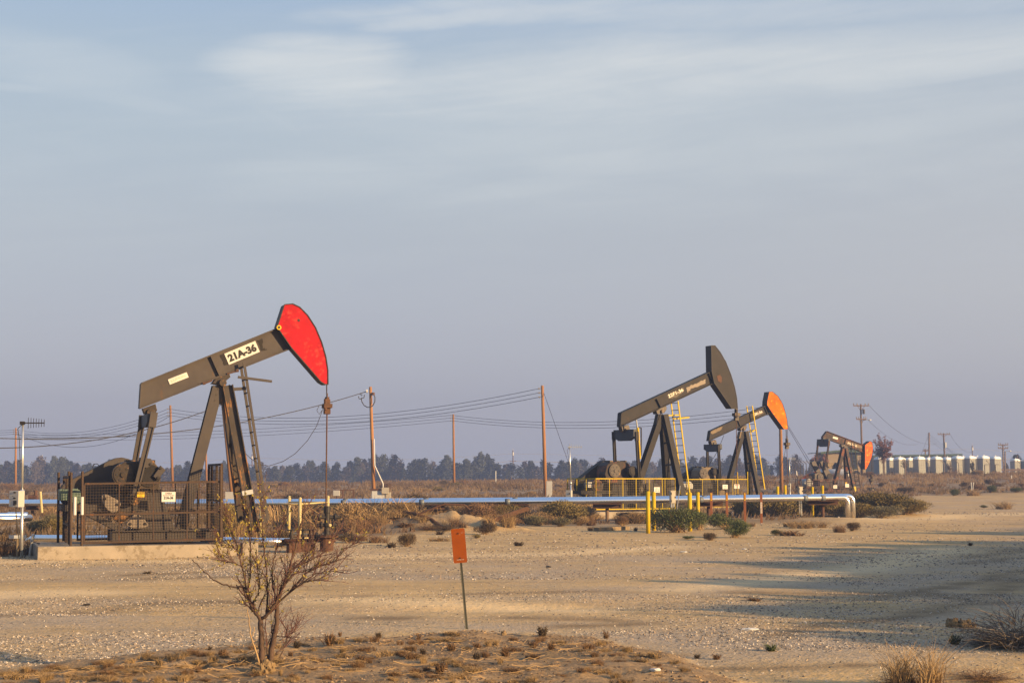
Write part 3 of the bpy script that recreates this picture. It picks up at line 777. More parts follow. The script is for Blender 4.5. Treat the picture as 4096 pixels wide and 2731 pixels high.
# ---- pump 2 : dark head
f2 = Frame(E(775, 1200), 69.0, 30)
P2 = dict(Z=E, frame=f2, flatlegs=1, steel='steel2', label='tall pump jack with dark brown horsehead behind yellow fence, 22F1-36 on its beam', wp=.80, pad=.30, hb=.15,
    beam=[(465, 591), (1168, 266), (1198, 352), (458, 696)], stiff=[(742, 480, 775, 548), (1150, 278, 1185, 355)],
    head=[(1166, 62), (1195, 62), (1235, 112), (1280, 190), (1320, 290), (1350, 390), (1367, 480), (1373, 556), (1327, 556), (1190, 355), (1170, 265), (1168, 160)],
    ht=.22, hmat='steel2', hole=(1211, 123), saddle=[(735, 575), (770, 552), (815, 535), (818, 560), (800, 590), (745, 600)],
    legw=.2, legs=[((772, 605), (553, 1250), 0, 0, (.28, .30)), ((798, 605), (938, 1240), -.12, -.9, (.26, .28)), ((782, 605), (826, 1240), .12, .9, (.26, .28))],
    legplate=[(752, 600), (790, 600), (775, 680), (735, 680)], paintleg=(.93, .985, 'yellow'), brace=(.345, .615, .88),
    ladder=((905, 495), (997, 1215), .27), lmat='yellow', rungmat='edge',
    ladbars=[((815, 611), (915, 606), 0, .06), ((873, 637), (992, 625), -.1, .07), ((950, 1225), (1000, 1218), 0, .08)],
    eqn=(580, 765), eqf=(402, 765), eqh=.5, tail=[(450, 700), (505, 684), (515, 715), (505, 742), (460, 742)],
    pitn=((607, 1190),), pitf=((418, 1120),),
    crankn=[(505, 1025), (520, 1012), (560, 1012), (580, 1035), (640, 1190), (655, 1260), (600, 1270), (560, 1150)],
    crankf=[(400, 1025), (420, 1012), (450, 1012), (470, 1035), (520, 1190), (500, 1230), (470, 1200)],
    crmat='steel2', shaft=(540, 1045), shr=.22,
    weights=([([(645, 1150), (660, 1138), (720, 1140), (765, 1165), (760, 1200), (700, 1235), (650, 1215)], 'edge'), ([(535, 1225), (600, 1240), (640, 1330), (590, 1345), (545, 1300)], 'steel2')],
             [([(560, 1150), (620, 1160), (600, 1220), (540, 1200)], 'edge')]),
    gear=[(328, 1070), (345, 1000), (375, 975), (470, 967), (515, 985), (545, 1030), (545, 1140), (345, 1140)], gmat='steel3',
    drum=(410, 1043, .30), drmat='drum', bgw=(.55, .9), bgmat='steel2',
    guard=[(118, 1170), (120, 1145), (135, 1110), (240, 1025), (320, 966), (350, 962), (385, 970), (405, 1000), (400, 1050), (340, 1100), (255, 1155), (200, 1195), (130, 1205)],
    motor=((240, 1160), .28, 'steel3'), base=(98, 330, 540, 905, 0), ped=(385, 530), pf=.5, platz=(150, 1213),
    carrier=(1362, 603), hang=[(1342, 556), (1360, 556), (1371, 556)], cbs=1.5, rodz=.6)
pj, bm2, up2, ax2 = pump(P2)
on_beam(f2, E, pj, bm2, ax2, up2, ((833, 474), (950, 420), (827, 446)), '22F1-36', None, 'letter', HW - .006, bold=.022)
smear(f2, E, bm2, [(822, 450), (860, 430), (950, 395), (950, 425), (900, 462), (840, 480)], 'darkpatch', HW - .002, 3)
smear(f2, E, bm2, [(972, 395), (1010, 372), (1060, 355), (1118, 325), (1122, 360), (1060, 385), (1010, 400), (980, 428)], 'weight', HW - .002, 4)
mb = MB()
for (x0, y0, x1, y1, r) in ((590, 705, 606, 950, .06), (578, 645, 586, 705, .035)):
    mb.tube([f2.pl(E(x0, y0), -.7), f2.pl(E(x1, y1), -.7)], r, 10, 0 if r > .04 else 1)
mb.tube([f2.pl(E(*p), -.7) for p in ((600, 705), (616, 706), (617, 760), (616, 920), (608, 935))], .03, 8, 2)
mb.build('hydraulic_cylinder', [MT['yellow'], MT['galv'], MT['edge']], pj)
smear(f2, E, pj.children[1] if False else [o for o in pj.children if o.name.startswith('horsehead')][0], [(1212, 300), (1235, 290), (1252, 320), (1245, 355), (1228, 350), (1215, 325)], 'rust', -.232, 6, 'rust_patch')

# ---- pump 3 : orange head
f3 = Frame(E(1420, 1200), 86.0, 30)
P3 = dict(Z=E, frame=f3, flatlegs=1, steel='steel2', label='pump jack with plain orange horsehead and yellow ladder, tan paint patches on beam', wp=.72, pad=.15,
    beam=[(1163, 732), (1592, 535), (1640, 585), (1152, 808)], stiff=[(1376, 640, 1396, 692), (1585, 540, 1612, 600)], dkst=1,
    head=[(1620, 425), (1645, 424), (1688, 458), (1725, 520), (1748, 590), (1761, 655), (1766, 717), (1735, 716), (1640, 585), (1604, 528), (1605, 500)],
    ht=.22, hmat='orange', saddle=[(1395, 712), (1415, 695), (1445, 683), (1445, 705), (1430, 728), (1400, 730)],
    legw=.2, legs=[((1412, 735), (1275, 1235), 0, 0, (.24, .26)), ((1436, 735), (1538, 1225), -.1, -.75, (.22, .24)), ((1424, 735), (1475, 1235), .1, .75, (.22, .24))],
    legplate=[(1397, 735), (1440, 735), (1430, 790), (1385, 790)], gussmat='tanp', brace=(.5, .62),
    ladder=((1488, 533), (1586, 1190), .25), lmat='yellow', rungmat='edge',
    ladbars=[((1440, 737), (1500, 735), 0, .06), ((1485, 733), (1512, 722), -.2, .06)],
    eqn=(1222, 865), eqf=(1135, 865), eqh=.42, tail=[(1152, 812), (1190, 800), (1200, 830), (1185, 848), (1160, 840)],
    pitn=((1240, 1180),), pitf=((1140, 1080),),
    crankn=[(1168, 1040), (1180, 1028), (1212, 1030), (1228, 1060), (1262, 1225), (1225, 1240), (1190, 1130)],
    crankf=[(1100, 1040), (1112, 1028), (1140, 1030), (1160, 1160), (1140, 1190)],
    crmat='grease', shaft=(1190, 1050), shr=.2,
    weights=([([(1215, 1200), (1262, 1195), (1270, 1260), (1225, 1265)], 'tanp')], [([(1100, 1150), (1150, 1150), (1150, 1200), (1100, 1200)], 'edge')]),
    gear=[(1065, 1085), (1072, 1040), (1092, 1020), (1150, 1014), (1185, 1018), (1205, 1050), (1205, 1120), (1075, 1120)], gmat='tanp',
    drum=(1106, 1062, .28), drmat='drum', bgw=(.5, .85), bgmat='steel2',
    guard=[(925, 1125), (935, 1095), (1000, 1040), (1040, 1012), (1065, 1006), (1090, 1012), (1102, 1040), (1085, 1085), (1030, 1140), (975, 1185), (930, 1190)],
    motor=((965, 1165), .27, 'boxgrey'), base=(925, 1060, 1190, 1500, 0), ped=(1085, 1195), pf=.4, platz=(970, 1195),
    carrier=(1759, 833), hang=[(1748, 716), (1758, 716), (1765, 716)], cbs=1.5, rodz=.5)
pj, bm3, up3, ax3 = pump(P3)
smear(f3, E, bm3, [(1165, 740), (1190, 722), (1240, 697), (1254, 700), (1245, 722), (1200, 745), (1168, 756)], 'tanp', HW - .002, 7)
smear(f3, E, bm3, [(1490, 598), (1530, 576), (1570, 566), (1576, 590), (1545, 608), (1500, 624)], 'darkpatch', HW - .002, 8)
on_beam(f3, E, pj, bm3, ax3, up3, ((1496, 616), (1568, 588), (1489, 598)), '22K-36', None, 'letter', HW - .008, bold=.022)

# ---- pump 4 : rusty, head down
f4 = Frame(N(1190, 1500), 124.0, 28)
P4 = dict(Z=N, frame=f4, flatlegs=1, steel='steel3', label='farthest pump jack, rusty brown with chipped orange horsehead tipped down', wp=.72, pad=.1,
    beam=[(838, 232), (1608, 520), (1612, 682), (745, 352)], stiff=[(1230, 392, 1195, 520), (1600, 530, 1600, 680)], dkst=1,
    head=[(1620, 520), (1735, 437), (1770, 470), (1783, 560), (1780, 660), (1755, 780), (1705, 905), (1650, 1018), (1632, 1028), (1618, 1020)],
    ht=.24, hmat='orangered', hole=(1741, 576), saddle=[(1120, 515), (1195, 515), (1270, 560), (1220, 585), (1140, 560)],
    legw=.2, legs=[((1165, 575), (945, 1530), 0, 0, (.28, .28)), ((1220, 590), (1408, 1520), -.1, -.75, (.24, .24)), ((1195, 590), (1245, 1530), .1, .75, (.24, .24))],
    legplate=[(1150, 575), (1235, 575), (1195, 700), (1130, 700)], paintleg=(.86, .98, 'yellow'), brace=(.40, .55, .8),
    ladder=((1385, 430), (1532, 1490), .25), lmat='steel2', rungmat='steel2',
    ladbars=[((1240, 600), (1345, 610), 0, .06), ((1345, 600), (1530, 622), -.2, .06), ((1420, 1445), (1500, 1455), 0, .08)],
    eqn=(868, 475), eqf=(638, 475), eqh=.62, tail=[(725, 360), (815, 395), (805, 430), (780, 470), (725, 470)],
    pitn=((785, 1010),), pitf=((588, 960),),
    crankn=[(668, 872), (735, 838), (800, 960), (925, 1180), (940, 1225), (830, 1245), (780, 1150)],
    crankf=[(480, 880), (558, 845), (620, 960), (690, 1090), (590, 1090)],
    crmat='drum', shaft=(860, 1185), shr=.28,
    weights=([([(825, 880), (900, 882), (950, 920), (915, 960), (860, 1000), (820, 960)], 'tanp')], [([(640, 880), (700, 885), (690, 960), (640, 940)], 'edge')]),
    gear=[(560, 1220), (560, 1120), (620, 1095), (800, 1095), (880, 1120), (920, 1180), (920, 1260), (560, 1260)], gmat='grease',
    drum=(690, 1190, .3), drmat='drum', bgw=(.45, .8), bgmat='orangered',
    guard=[(272, 1310), (280, 1270), (310, 1225), (430, 1150), (540, 1090), (600, 1075), (670, 1090), (720, 1140), (710, 1200), (620, 1270), (430, 1340), (290, 1350)],
    motor=((400, 1310), .34, 'boxgrey'), base=(250, 520, 900, 1420, 0), ped=(660, 900), pf=.2, platz=(400, 1400),
    carrier=(1757, 1245), hang=[(1738, 850), (1772, 700), (1785, 640)], cbs=1.9, rodz=.5)
pj, bm4, up4, ax4 = pump(P4)
on_beam(f4, N, pj, bm4, ax4, up4, ((948, 378), (1050, 406), (942, 334)), '', 'plate', 'pale', -.065)
on_beam(f4, N, pj, bm4, ax4, up4, ((1258, 496), (1450, 563), (1262, 455)), 'P22-36', None, 'letter', HW - .006, bold=.022)
smear(f4, N, bm4, [(1225, 440), (1320, 450), (1560, 545), (1570, 590), (1450, 570), (1240, 500)], 'tanp', HW - .002, 9)


# ------------------------------------------------------------------ guard fences round the pumps
def mesh_panel(mb, a, b, z0, z1, s, r):
    a = Vector(a); b = Vector(b); n = max(2, int((b - a).length / s))
    for i in range(1, n):
        p = a.lerp(b, i / n); mb.bar((p.x, p.y, z0), (p.x, p.y, z1), r, r)
    k = max(2, int((z1 - z0) / s))
    for i in range(1, k):
        z = z0 + (z1 - z0) * i / k; mb.bar((a.x, a.y, z), (b.x, b.y, z), r, r)


def fence(fr, label, u0, u1, w0, w1, z0, z1, bars, mat, wmat, s, r, extra=(), sides='fblr', tilt=0, rw=.045, posts=()):
    root = thing('guard_fence', label, 'fence', fr.o, fr.th)
    root.rotation_euler = (0, -R(tilt), fr.th)
    cs = {'f': ((u0, w0), (u1, w0)), 'b': ((u0, w1), (u1, w1)), 'l': ((u0, w0), (u0, w1)), 'r': ((u1, w0), (u1, w1))}
    for k in sides:
        (xa, wa), (xb, wb) = cs[k]
        mb = MB(); a = Vector((xa, wa, 0)); b = Vector((xb, wb, 0)); L_ = (b - a).length
        hs = [z0 + .02, z1] + ([(z0 + z1) / 2 - .02] if k in 'fb' and tilt else [])
        for z in hs: mb.bar((a.x, a.y, z), (b.x, b.y, z), rw, rw)
        nb = bars if k in 'fb' else max(2, int(bars * L_ / abs(u1 - u0)))
        for i in range(nb + 1):
            p = a.lerp(b, i / nb); mb.bar((p.x, p.y, z0), (p.x, p.y, z1 - rw / 2), rw * (.85 if i in (0, nb) else .6), rw * (.85 if i in (0, nb) else .6))
        pn = mb.build('panel_frame', MT[mat], root)
        wm = MB(); mesh_panel(wm, a, b, z0, z1, s, r); wm.build('wire_mesh', MT[wmat], pn)
    for (u, w, za, zb, rr, pm) in posts:
        MB().tube([(u, w, za), (u, w, zb)], rr, 10).build('post', MT[pm], root)
    return root


ul = f1.pl(A(200, 1300), -.95).x; ur = f1.pl(A(975, 1300), -.95).x
zt1 = f1.pl(A(580, 1107), -.95).z; zb1 = f1.pl(A(580, 1444), -.95).z
tp = lambda x, y, w: f1.pl(A(x, y), w).z
f1f = fence(f1, 'brown steel mesh guard fence on concrete pad round the red headed pump', ul, ur, -.95, .95, zb1, zt1, 4, 'rustfence', 'wiremesh', .06, .0055, tilt=.9, sides='fb',
    posts=[(ul - .05, -.97, .28, tp(187, 1035, -.97), .028, 'rustfence'), (ul - .28, -.97, .28, tp(153, 1040, -.97), .03, 'rustfence'), (ur, -.99, .28, tp(970, 1020, -.99), .03, 'rustfence'),
           (ul - .42, .95, .28, tp(82, 1040, .95), .03, 'rustfence'), (ul - .2, .95, .28, tp(106, 1035, .95), .03, 'rustfence'), (ur - .2, .95, .28, zt1 + .5, .03, 'rustfence')])
for u in (ul - .05, ul - .20): MB().tube([(u, -.97, zb1 + .62), (u, -.97, zb1 + 1.0)], .034, 10).build('white_tape', MT['white'], f1f)
mb = MB(); wm = MB()
zt = zt1 + .38
for w in (-.9, -.2, .5, .93): mb.bar((ur + .04, w, zb1), (ur + .04, w, zt), .05, .05)
for z in (zb1 + .03, zb1 + .85, zt): mb.bar((ur + .04, -.9, z), (ur + .04, .93, z), .05, .05)
mesh_panel(wm, (ur + .04, -.9, 0), (ur + .04, .93, 0), zb1, zt, .06, .0055)
wm.build('wire_mesh', MT['wiremesh'], mb.build('end_panel', MT['rustfence'], f1f))
mb = MB(); wm = MB()
for w in (-.9, 0, .93): mb.bar((ul - .3, w, zb1), (ul - .3, w, zt1 + .18), .06, .06)
for z in (zb1 + .4, zt1 + .15): mb.bar((ul - .3, -.9, z), (ul - .3, .93, z), .05, .05)
mesh_panel(wm, (ul - .3, -.9, 0), (ul - .3, .93, 0), zb1, zt1 + .1, .06, .0055)
wm.build('wire_mesh', MT['wiremesh'], mb.build('end_panel', MT['rustfence'], f1f))

u0, u1 = f2.pl(E(262, 1200), -1.15).x, f2.pl(E(882, 1200), -1.15).x
zt2, zb2 = f2.pl(E(570, 1105), -1.15).z, f2.pl(E(400, 1348), -1.15).z
fence(f2, 'bright yellow mesh guard fence round the dark headed pump', u0, u1, -1.15, 1.15, zb2, zt2, 6, 'yellow', 'ymesh', .10, .006, rw=.042)
u0, u1 = f3.pl(E(975, 1200), -1.1).x, f3.pl(E(1452, 1200), -1.1).x
zt3 = f3.pl(E(1210, 1110), -1.1).z
fence(f3, 'faded yellow mesh guard fence round the orange headed pump', u0, u1, -1.1, 1.1,   .15, zt3, 4, 'yellow', 'ymesh', .10, .007, rw=.035,
    posts=[(u1, -1.1, .1, zt3 + .42, .03, 'yellow'), (u1 - .7, -1.1, .1, zt3 + .4, .03, 'yellow')])
u0, u1 = f4.pl(N(540, 1300), -1.1).x, f4.pl(N(1312, 1300), -1.1).x
zt4 = f4.pl(N(900, 1242), -1.1).z
fence(f4, 'rusty thin railed guard fence round the farthest pump', u0, u1, -1.1, 1.1, .05, zt4, 7, 'rust', 'wiremesh', .16, .010, rw=.05)
mb = MB()
fl = thing('guard_fence', 'short dark mesh screen beside the motor of the farthest pump', 'fence', f4.o, f4.th)
for (xa, xb, ya) in ((215, 290, 1185), (400, 500, 1180)):
    a = f4.pl(N(xa, 1300), -.9); b = f4.pl(N(xb, 1300), -.9); z = f4.pl(N(xa, ya), -.9).z
    for p in (a, b): mb.bar((p.x, -.9, 0), (p.x, -.9, z), .05, .05)
    mb.bar((a.x, -.9, z), (b.x, -.9, z), .05, .05); mb.bar((a.x, -.9, z * .4), (b.x, -.9, z * .4), .05, .05)
    mesh_panel(mb, (a.x, -.9, 0), (b.x, -.9, 0), .05, z, .1, .016)
mb.build('screen_frame', MT['rustfence'], fl)


# ------------------------------------------------------------------ concrete pads
def pad(fr, label, blocks):
    mb = MB()
    for (u0, u1, w0, w1, zt) in blocks:
        mb.box(((u0 + u1) / 2, (w0 + w1) / 2, (zt - .35) / 2), (u1 - u0, w1 - w0, zt + .35))
    o = mb.build('concrete_pad', MT['concrete'], bevel=.012); o.location = fr.o; o.rotation_euler = (0, 0, fr.th); return tag(o, label, 'pad')


q = lambda x, w: f1.pl(A(x, 1480), w).x
pad(f1, 'low pale concrete pad under the red headed pump', [(q(-70, -1.15), q(962, -1.15), -1.15, 1.15, .28), (q(962, -1.15) + .004, q(1090, -.7), -.72, .75, .276), (q(1090, -.7) + .004, q(1185, -.8), -.85, .85, .29)])
q = lambda x, w: f2.pl(E(x, 1400), w).x
pad(f2, 'long concrete footing under the dark headed pump and yellow fence', [(q(195, -1.35), q(960, -1.35), -1.35, 1.35, .28)])
q = lambda x, w: f3.pl(E(x, 1300), w).x
pad(f3, 'concrete footing under the orange headed pump, half hidden by olive brush', [(q(1000, -1.25), q(1500, -1.25), -1.25, 1.25, .14)])


# ------------------------------------------------------------------ signs on the fences
def sign(fr, Z, quad, w, label, lines, mat='plate', holder=None):
    (x0, y0), (x1, y1) = quad
    a = fr.pl(Z(x0, y0), w); b = fr.pl(Z(x1, y1), w)
    c = (a + b) / 2; sx, sz = abs(b.x - a.x), abs(a.z - b.z)
    root = thing('warning_sign' if mat == 'caution' else 'well_sign', label, 'sign', fr.world(c), fr.th)
    MB().box((0, 0, 0), (sx, .008, sz)).build('board', MT[mat], root, bevel=.002)
    for (t, x, y, wd, ht, ink, bold) in lines:
        if t == '#':
            MB().box((sx * (x + wd / 2 - .5), -.006, sz * (y + ht / 2 - .5)), (sx * wd, .004, sz * ht)).build('header_band', MT[ink], root)
        else:
            text_obj(t, (sx * (x - .5), -.0095 if t != 'CAUTION' else -.0135, sz * (y - .5)), (1, 0, 0), (0, 0, 1), sx * wd, sz * ht, MT[ink], root, 'lettering', bold)
    return root


sign(f1, A, ((637, 1164), (715, 1221)), -1.0, 'white sign with 21A-36 wired on the brown mesh fence',
     [('21A-36', .16, .27, .68, .30, 'ink', .03), ('AERA', .36, .76, .38, .17, 'ink', 0), ('O', .26, .76, .09, .17, 'redink', 0), ('REYNOLDS-KNUDSEN', .11, .61, .78, .09, 'ink', 0)])
sign(f1, A, ((497, 1165), (538, 1194)), -1.0, 'small yellow CAUTION sign wired on the brown mesh fence',
     [('#', .04, .58, .92, .38, 'ink', 0), ('CAUTION', .10, .65, .80, .24, 'caution', .02), ('THIS EQUIPMENT', .12, .40, .76, .10, 'ink', 0), ('STARTS', .28, .24, .44, .10, 'ink', 0), ('AUTOMATICALLY', .12, .08, .76, .10, 'ink', 0)], 'caution')
sign(f2, E, ((717, 1171), (763, 1213)), -1.2, 'white sign with faint red lines on the bright yellow fence',
     [('AERA', .34, .74, .3, .12, 'weight', 0), ('REYNOLDS', .16, .52, .68, .12, 'redink', 0), ('22F1-36', .12, .18, .76, .22, 'weight', .02)])
sign(f3, E, ((1255, 1151), (1295, 1186)), -1.15, 'white sign on faded yellow fence near the crank',
     [('#', .3, .6, .4, .12, 'weight', 0), ('#', .2, .25, .6, .1, 'weight', 0)])
sign(f3, E, ((1346, 1149), (1388, 1182)), -1.15, 'pale yellow CAUTION sign on faded yellow fence beside its tall post',
     [('#', .15, .66, .7, .2, 'redink', 0), ('CAUTION', .2, .69, .6, .14, 'plate', 0), ('#', .2, .38, .6, .08, 'weight', 0)])
sign(f4, N, ((1207, 1330), (1286, 1402)), -1.15, 'white square sign on the rusty fence of the farthest pump', [('#', .2, .5, .6, .1, 'weight', 0)])
sign(f4, N, ((958, 1357), (1038, 1425)), -1.15, 'cream sign with faded lines on the rusty fence of the farthest pump', [('#', .15, .62, .7, .12, 'tanp', 0), ('#', .2, .3, .6, .1, 'tanp', 0)])
sign(f4, N, ((1205, 1297), (1245, 1328)), -1.17, 'small yellow tag above the white square sign on the rusty fence', [('#', .1, .5, .8, .3, 'ink', 0)], 'caution')

# ------------------------------------------------------------------ pipelines
def dia(px, d): return px * d / F


def pipe_thing(label, pts, r, bands=(), n=20, mat='alum', name='pipeline', cat='pipe'):
    root = thing(name, label, cat, pts[0])
    o = Vector(pts[0]); loc = [Vector(p) - o for p in pts]
    MB().tube(loc, r, n).build('pipe', MT[mat], root, smooth=True)
    for t in bands:       # position along x of the first long run
        i = 0
        while i < len(loc) - 2 and not (min(loc[i].x, loc[i + 1].x) <= t - o.x <= max(loc[i].x, loc[i + 1].x)): i += 1
        a, b = loc[i], loc[i + 1]; k = (t - o.x - a.x) / (b.x - a.x); p = a.lerp(b, k); d = (b - a).normalized()
        MB().tube([p - d * .10, p + d * .10], r * 1.025, n).build('jacket_band', MT['band'], root, smooth=True)
    return root


def bend(a, b, c, r, n=7):
    """points of a rounded corner at b"""
    a, b, c = Vector(a), Vector(b), Vector(c); u = (a - b).normalized(); v = (c - b).normalized()
    p, q = b + u * r, b + v * r
    return [p.lerp(b, t).lerp(b.lerp(q, t), t) for t in [i / n for i in range(n + 1)]]


def main_run(off, zoff, xe, gx_):
    L_ = []
    for s, d in ((-900, 70), (0, 64.5), (700, 61.5), (1300, 60), (2430, 60), (3300, 63)):
        y = {-900: 2016, 0: 2012.5, 700: 2012, 1300: 2011, 2430: 2002.5, 3300: 1990.5}[s]
        p = W((s, y), d); L_.append(p + Vector((0, off, zoff)))
    top = W((xe, 1989.5), 63.2) + Vector((0, off, zoff))
    base = Vector((top.x, top.y, gz(top.x, top.y) - .1))
    return L_[:-1] + [L_[-1]] + bend(L_[-1], top, base, .24) + [base]


pl1 = main_run(0, 0, 3390, 0); pl2 = main_run(.36, .045, 3418, 0)
bandx = lambda *xs: [W((x, 2000), 60.5).x for x in xs]
pipe_thing('shiny silver insulated pipeline nearest the road, long run ending in a downward elbow', pl1, .115, bandx(1380, 1690, 2030, 2810, 3262, 3340))
pipe_thing('second silver insulated pipeline close behind the nearest one, with its own elbow', pl2, .115, bandx(1385, 1705, 2060, 2830, 3285))
SUPP = [(Q(230, 0)[0], Q(445, 0)[0], Q(318, 0)[0]), (Q(1020, 0)[0], Q(1330, 0)[0], Q(1170, 0)[0]), (M(990, 0)[0], M(1120, 0)[0], M(1050, 0)[0]), (M(1655, 0)[0], M(1915, 0)[0], M(1785, 0)[0]),
        (E(240, 0)[0], E(465, 0)[0], E(352, 0)[0]), (E(1035, 0)[0], E(1262, 0)[0], E(1150, 0)[0]), (Ff(210, 0)[0], Ff(513, 0)[0], Ff(358, 0)[0]), (Dd(235, 0)[0], Dd(360, 0)[0], Dd(300, 0)[0])]
SL = ['behind the cream handrail', 'beside the wellhead, behind the dry grass', 'half buried in green brush', 'beside the leaning cream stake', 'in front of the yellow fence, on a slim post', 'behind the brown marker posts', 'nearest the silver elbows', 'behind the antenna box at far left']
for (xa, xb, xc), sl in zip(SUPP, SL):
    xm = (xa + xb) / 2
    d = float(np.interp(xm, [0, 700, 1300, 2430, 3300], [64.5, 61.5, 60, 60, 63])); y = float(np.interp(xm, [0, 700, 1300, 2430, 3300], [2012.5, 2012, 2011, 2002.5, 1990.5]))
    c = W((xm, y), d); z = c.z - .115
    root = thing('pipe_support', 'rusty pipe support ' + sl, 'pipe support', (c.x, c.y, gz(c.x, c.y)), 0, 'rusty supports under the silver pipeline')
    g = gz(c.x, c.y); a = (xa - xm) * d / F; b = (xb - xm) * d / F; pc = (xc - xm) * d / F
    MB().ibeam((a, .2, z - g - .085), (b, .2, z - g - .085), .5, .165, (0, 0, 1), .02).build('beam', MT['rust'], root)
    MB().tube([(pc, .2, -.2), (pc, .2, z - g - .17)], .07 if xa < E(400, 0)[0] or xa > E(900, 0)[0] else .08, 10).build('post', MT['rust' if xa > 2600 else 'woodgrey'], root)
# lower flow lines behind pump 1 and at far left
a = Dd(-40, 1138); b = Dd(235, 1130)
pipe_thing('low bright silver flow line at far left behind the antenna mast', [W((-300, 2074), 44), W((70, 2073), 44), W((118, 2070), 45.5)], .10)
pipe_thing('lower silver flow line just below another at far left', [W((-300, 2062), 46.5), W((25, 2061), 46.5), W((35, 2058), 46.8), W((110, 2059), 46.8)], .085)
p0 = f1.world(f1.pl(A(1375, 1448), .35)); p1 = f1.world(f1.pl(A(1180, 1446), .35))
pipe_thing('white jacketed flow line running from the wellhead behind the concrete pad', [p0, p1, W((700, 2156), 38.2), W((420, 2153), 38.6), W((135, 2151), 39.2), W((110, 2165), 39.3)], .085, mat='alum')
# old rusty pipes on the dirt heap
q = lambda x, y, dz=0: gp(K(x, y)) + Vector((0, 0, dz))
tag(MB().tube([gp(M(560, 1412)) + Vector((0, .2, .02)), gp(M(700, 1400)) + Vector((0, .2, .16)), gp(M(860, 1392)) + Vector((0, .2, .22)), gp(M(1000, 1420)) + Vector((0, .1, .12)), gp(M(1100, 1450)) + Vector((0, 0, .02))], .06, 8).build('old_pipe', MT['rust']), 'bent rusty pipe half buried in the sandy dirt heap', 'pipe')
p = gp(M(860, 1400)); tag(MB().tube([p + Vector((0, .1, .2)), p + Vector((.9, .1, .55)), p + Vector((1.55, .1, .52)), p + Vector((1.75, .1, .36))], .03, 7).build('old_pipe', MT['rust']), 'thin rusty pipe bent upward on the sandy dirt heap', 'pipe')
p = gp(M(1490, 1440)); tag(MB().bar(p + Vector((0, .2, .15)), p + Vector((1.45, .6, .62)), .10, .14).build('old_beam', MT['rust']), 'rusty steel beam sticking up from right end of dirt heap', 'beam')
p = gp(Q(1020, 640)); p2 = gp(Q(1530, 612)); tag(MB().tube([p + Vector((0, 0, .07)), p2 + Vector((0, 0, .1))], .05, 7).build('old_pipe', MT['rust']), 'straight rusty pipe lying on the ground between wellhead and dirt heap', 'pipe')
p = gp(Gg(470, 1478)); p2 = gp(Gg(900, 1462)); tag(MB().bar(p + Vector((0, 0, .06)), p2 + Vector((0, 0, .06)), .2, .12).build('timber', MT['plank']), 'weathered timber lying on sand in front of yellow fence', 'timber')


# ------------------------------------------------------------------ bollards, markers, stakes
def bollard(s_base, y_top, d, r, label, group='yellow pipe bollards by the pipeline', mat='yellow'):
    p = W(s_base, d) if d else gp(s_base)
    g = gz(p.x, p.y); d = p.y; top = W((s_base[0], y_top), d).z
    root = thing('bollard', label, 'bollard', (p.x, p.y, g), 0, group)
    MB().tube([(0, 0, -.2), (0, 0, top - g - .02)], r, 14).build('post', MT[mat], root, smooth=True)
    MB().tube([(0, 0, top - g - .02), (0, 0, top - g)], [r, r * .6], 14).build('cap', MT[mat], root, smooth=True)


BO = [(E(672, 1537), E(0, 1203)[1], None, .067, 'yellow bollard standing alone on bare sand left of the green bushes'),
      (E(717, 1512), E(0, 1208)[1], None, .067, 'yellow bollard at left edge of the green bush, close behind another'),
      (E(1000, 1521), E(0, 1212)[1], None, .070, 'yellow bollard in front of the green bush, right of a leaning rod'),
      (E(1063, 1440), E(0, 1210)[1], 55, .068, 'yellow bollard rising behind the green bush beside a brown marker'),
      (E(1688, 1300), E(0, 1165)[1], 66, .062, 'short faded yellow bollard in olive brush beyond the pipeline'),
      (E(1748, 1350), E(0, 1155)[1], 66, .060, 'faded yellow bollard in olive brush left of the far antenna mast'),
      (Ff(252, 1270), Ff(0, 985)[1], 66, .056, 'yellow bollard right of the small box on its post near the elbows'),
      (Ff(353, 1290), Ff(0, 972)[1], 66, .056, 'yellow bollard in front of the rusty fence, nearest the elbows')]
for b in BO: bollard(*b)


def marker(x, yb, yt, d, label, text=False, white=False):
    s = E(x, yb); p = W(s, d); g = gz(p.x, p.y); zt = W((s[0], E(0, yt)[1]), d).z - g
    root = thing('marker_post', label, 'marker', (p.x, p.y, g), R(-6), 'brown pipeline marker posts')
    MB().box((0, 0, zt / 2 - .1), (.095, .03, zt + .2)).build('post', MT['stake'], root, bevel=.006)
    if text: MB().box((0, -.019, zt - .17), (.06, .006, .28)).build('decal', MT['caution'], root); MB().box((0, -.024, zt - .17), (.014, .004, .2)).build('decal_print', MT['redink'], root)
    if white:
        MB().box((0, -.0185, zt * .50), (.07, .004, .42)).build('worn_label', MT['letter'], root)
        text_obj('PIPELINE', (.022, -.0225, zt * .5 - .19), (0, 0, 1), (-1, 0, 0), .38, .045, MT['stake'], root)


marker(1168, 1455, 1212, 58.0, 'brown marker post with yellow decal beside the yellow bollard', True)
marker(1290, 1452, 1212, 58.4, 'brown marker post with yellow decal, standing behind the small green bush', True)
marker(1431, 1448, 1212, 58.8, 'brown marker post with yellow decal at right edge of small green bush', True)
marker(1560, 1446, 1212, 59.0, 'brown marker post without decal, worn white lettering down its face', False, True)


def stick(name, label, cat, a, b, r, mat, n=7):
    a = Vector(a); b = Vector(b)
    return tag(MB().tube([a, b], r, n).build(name, MT[mat]), label, cat)


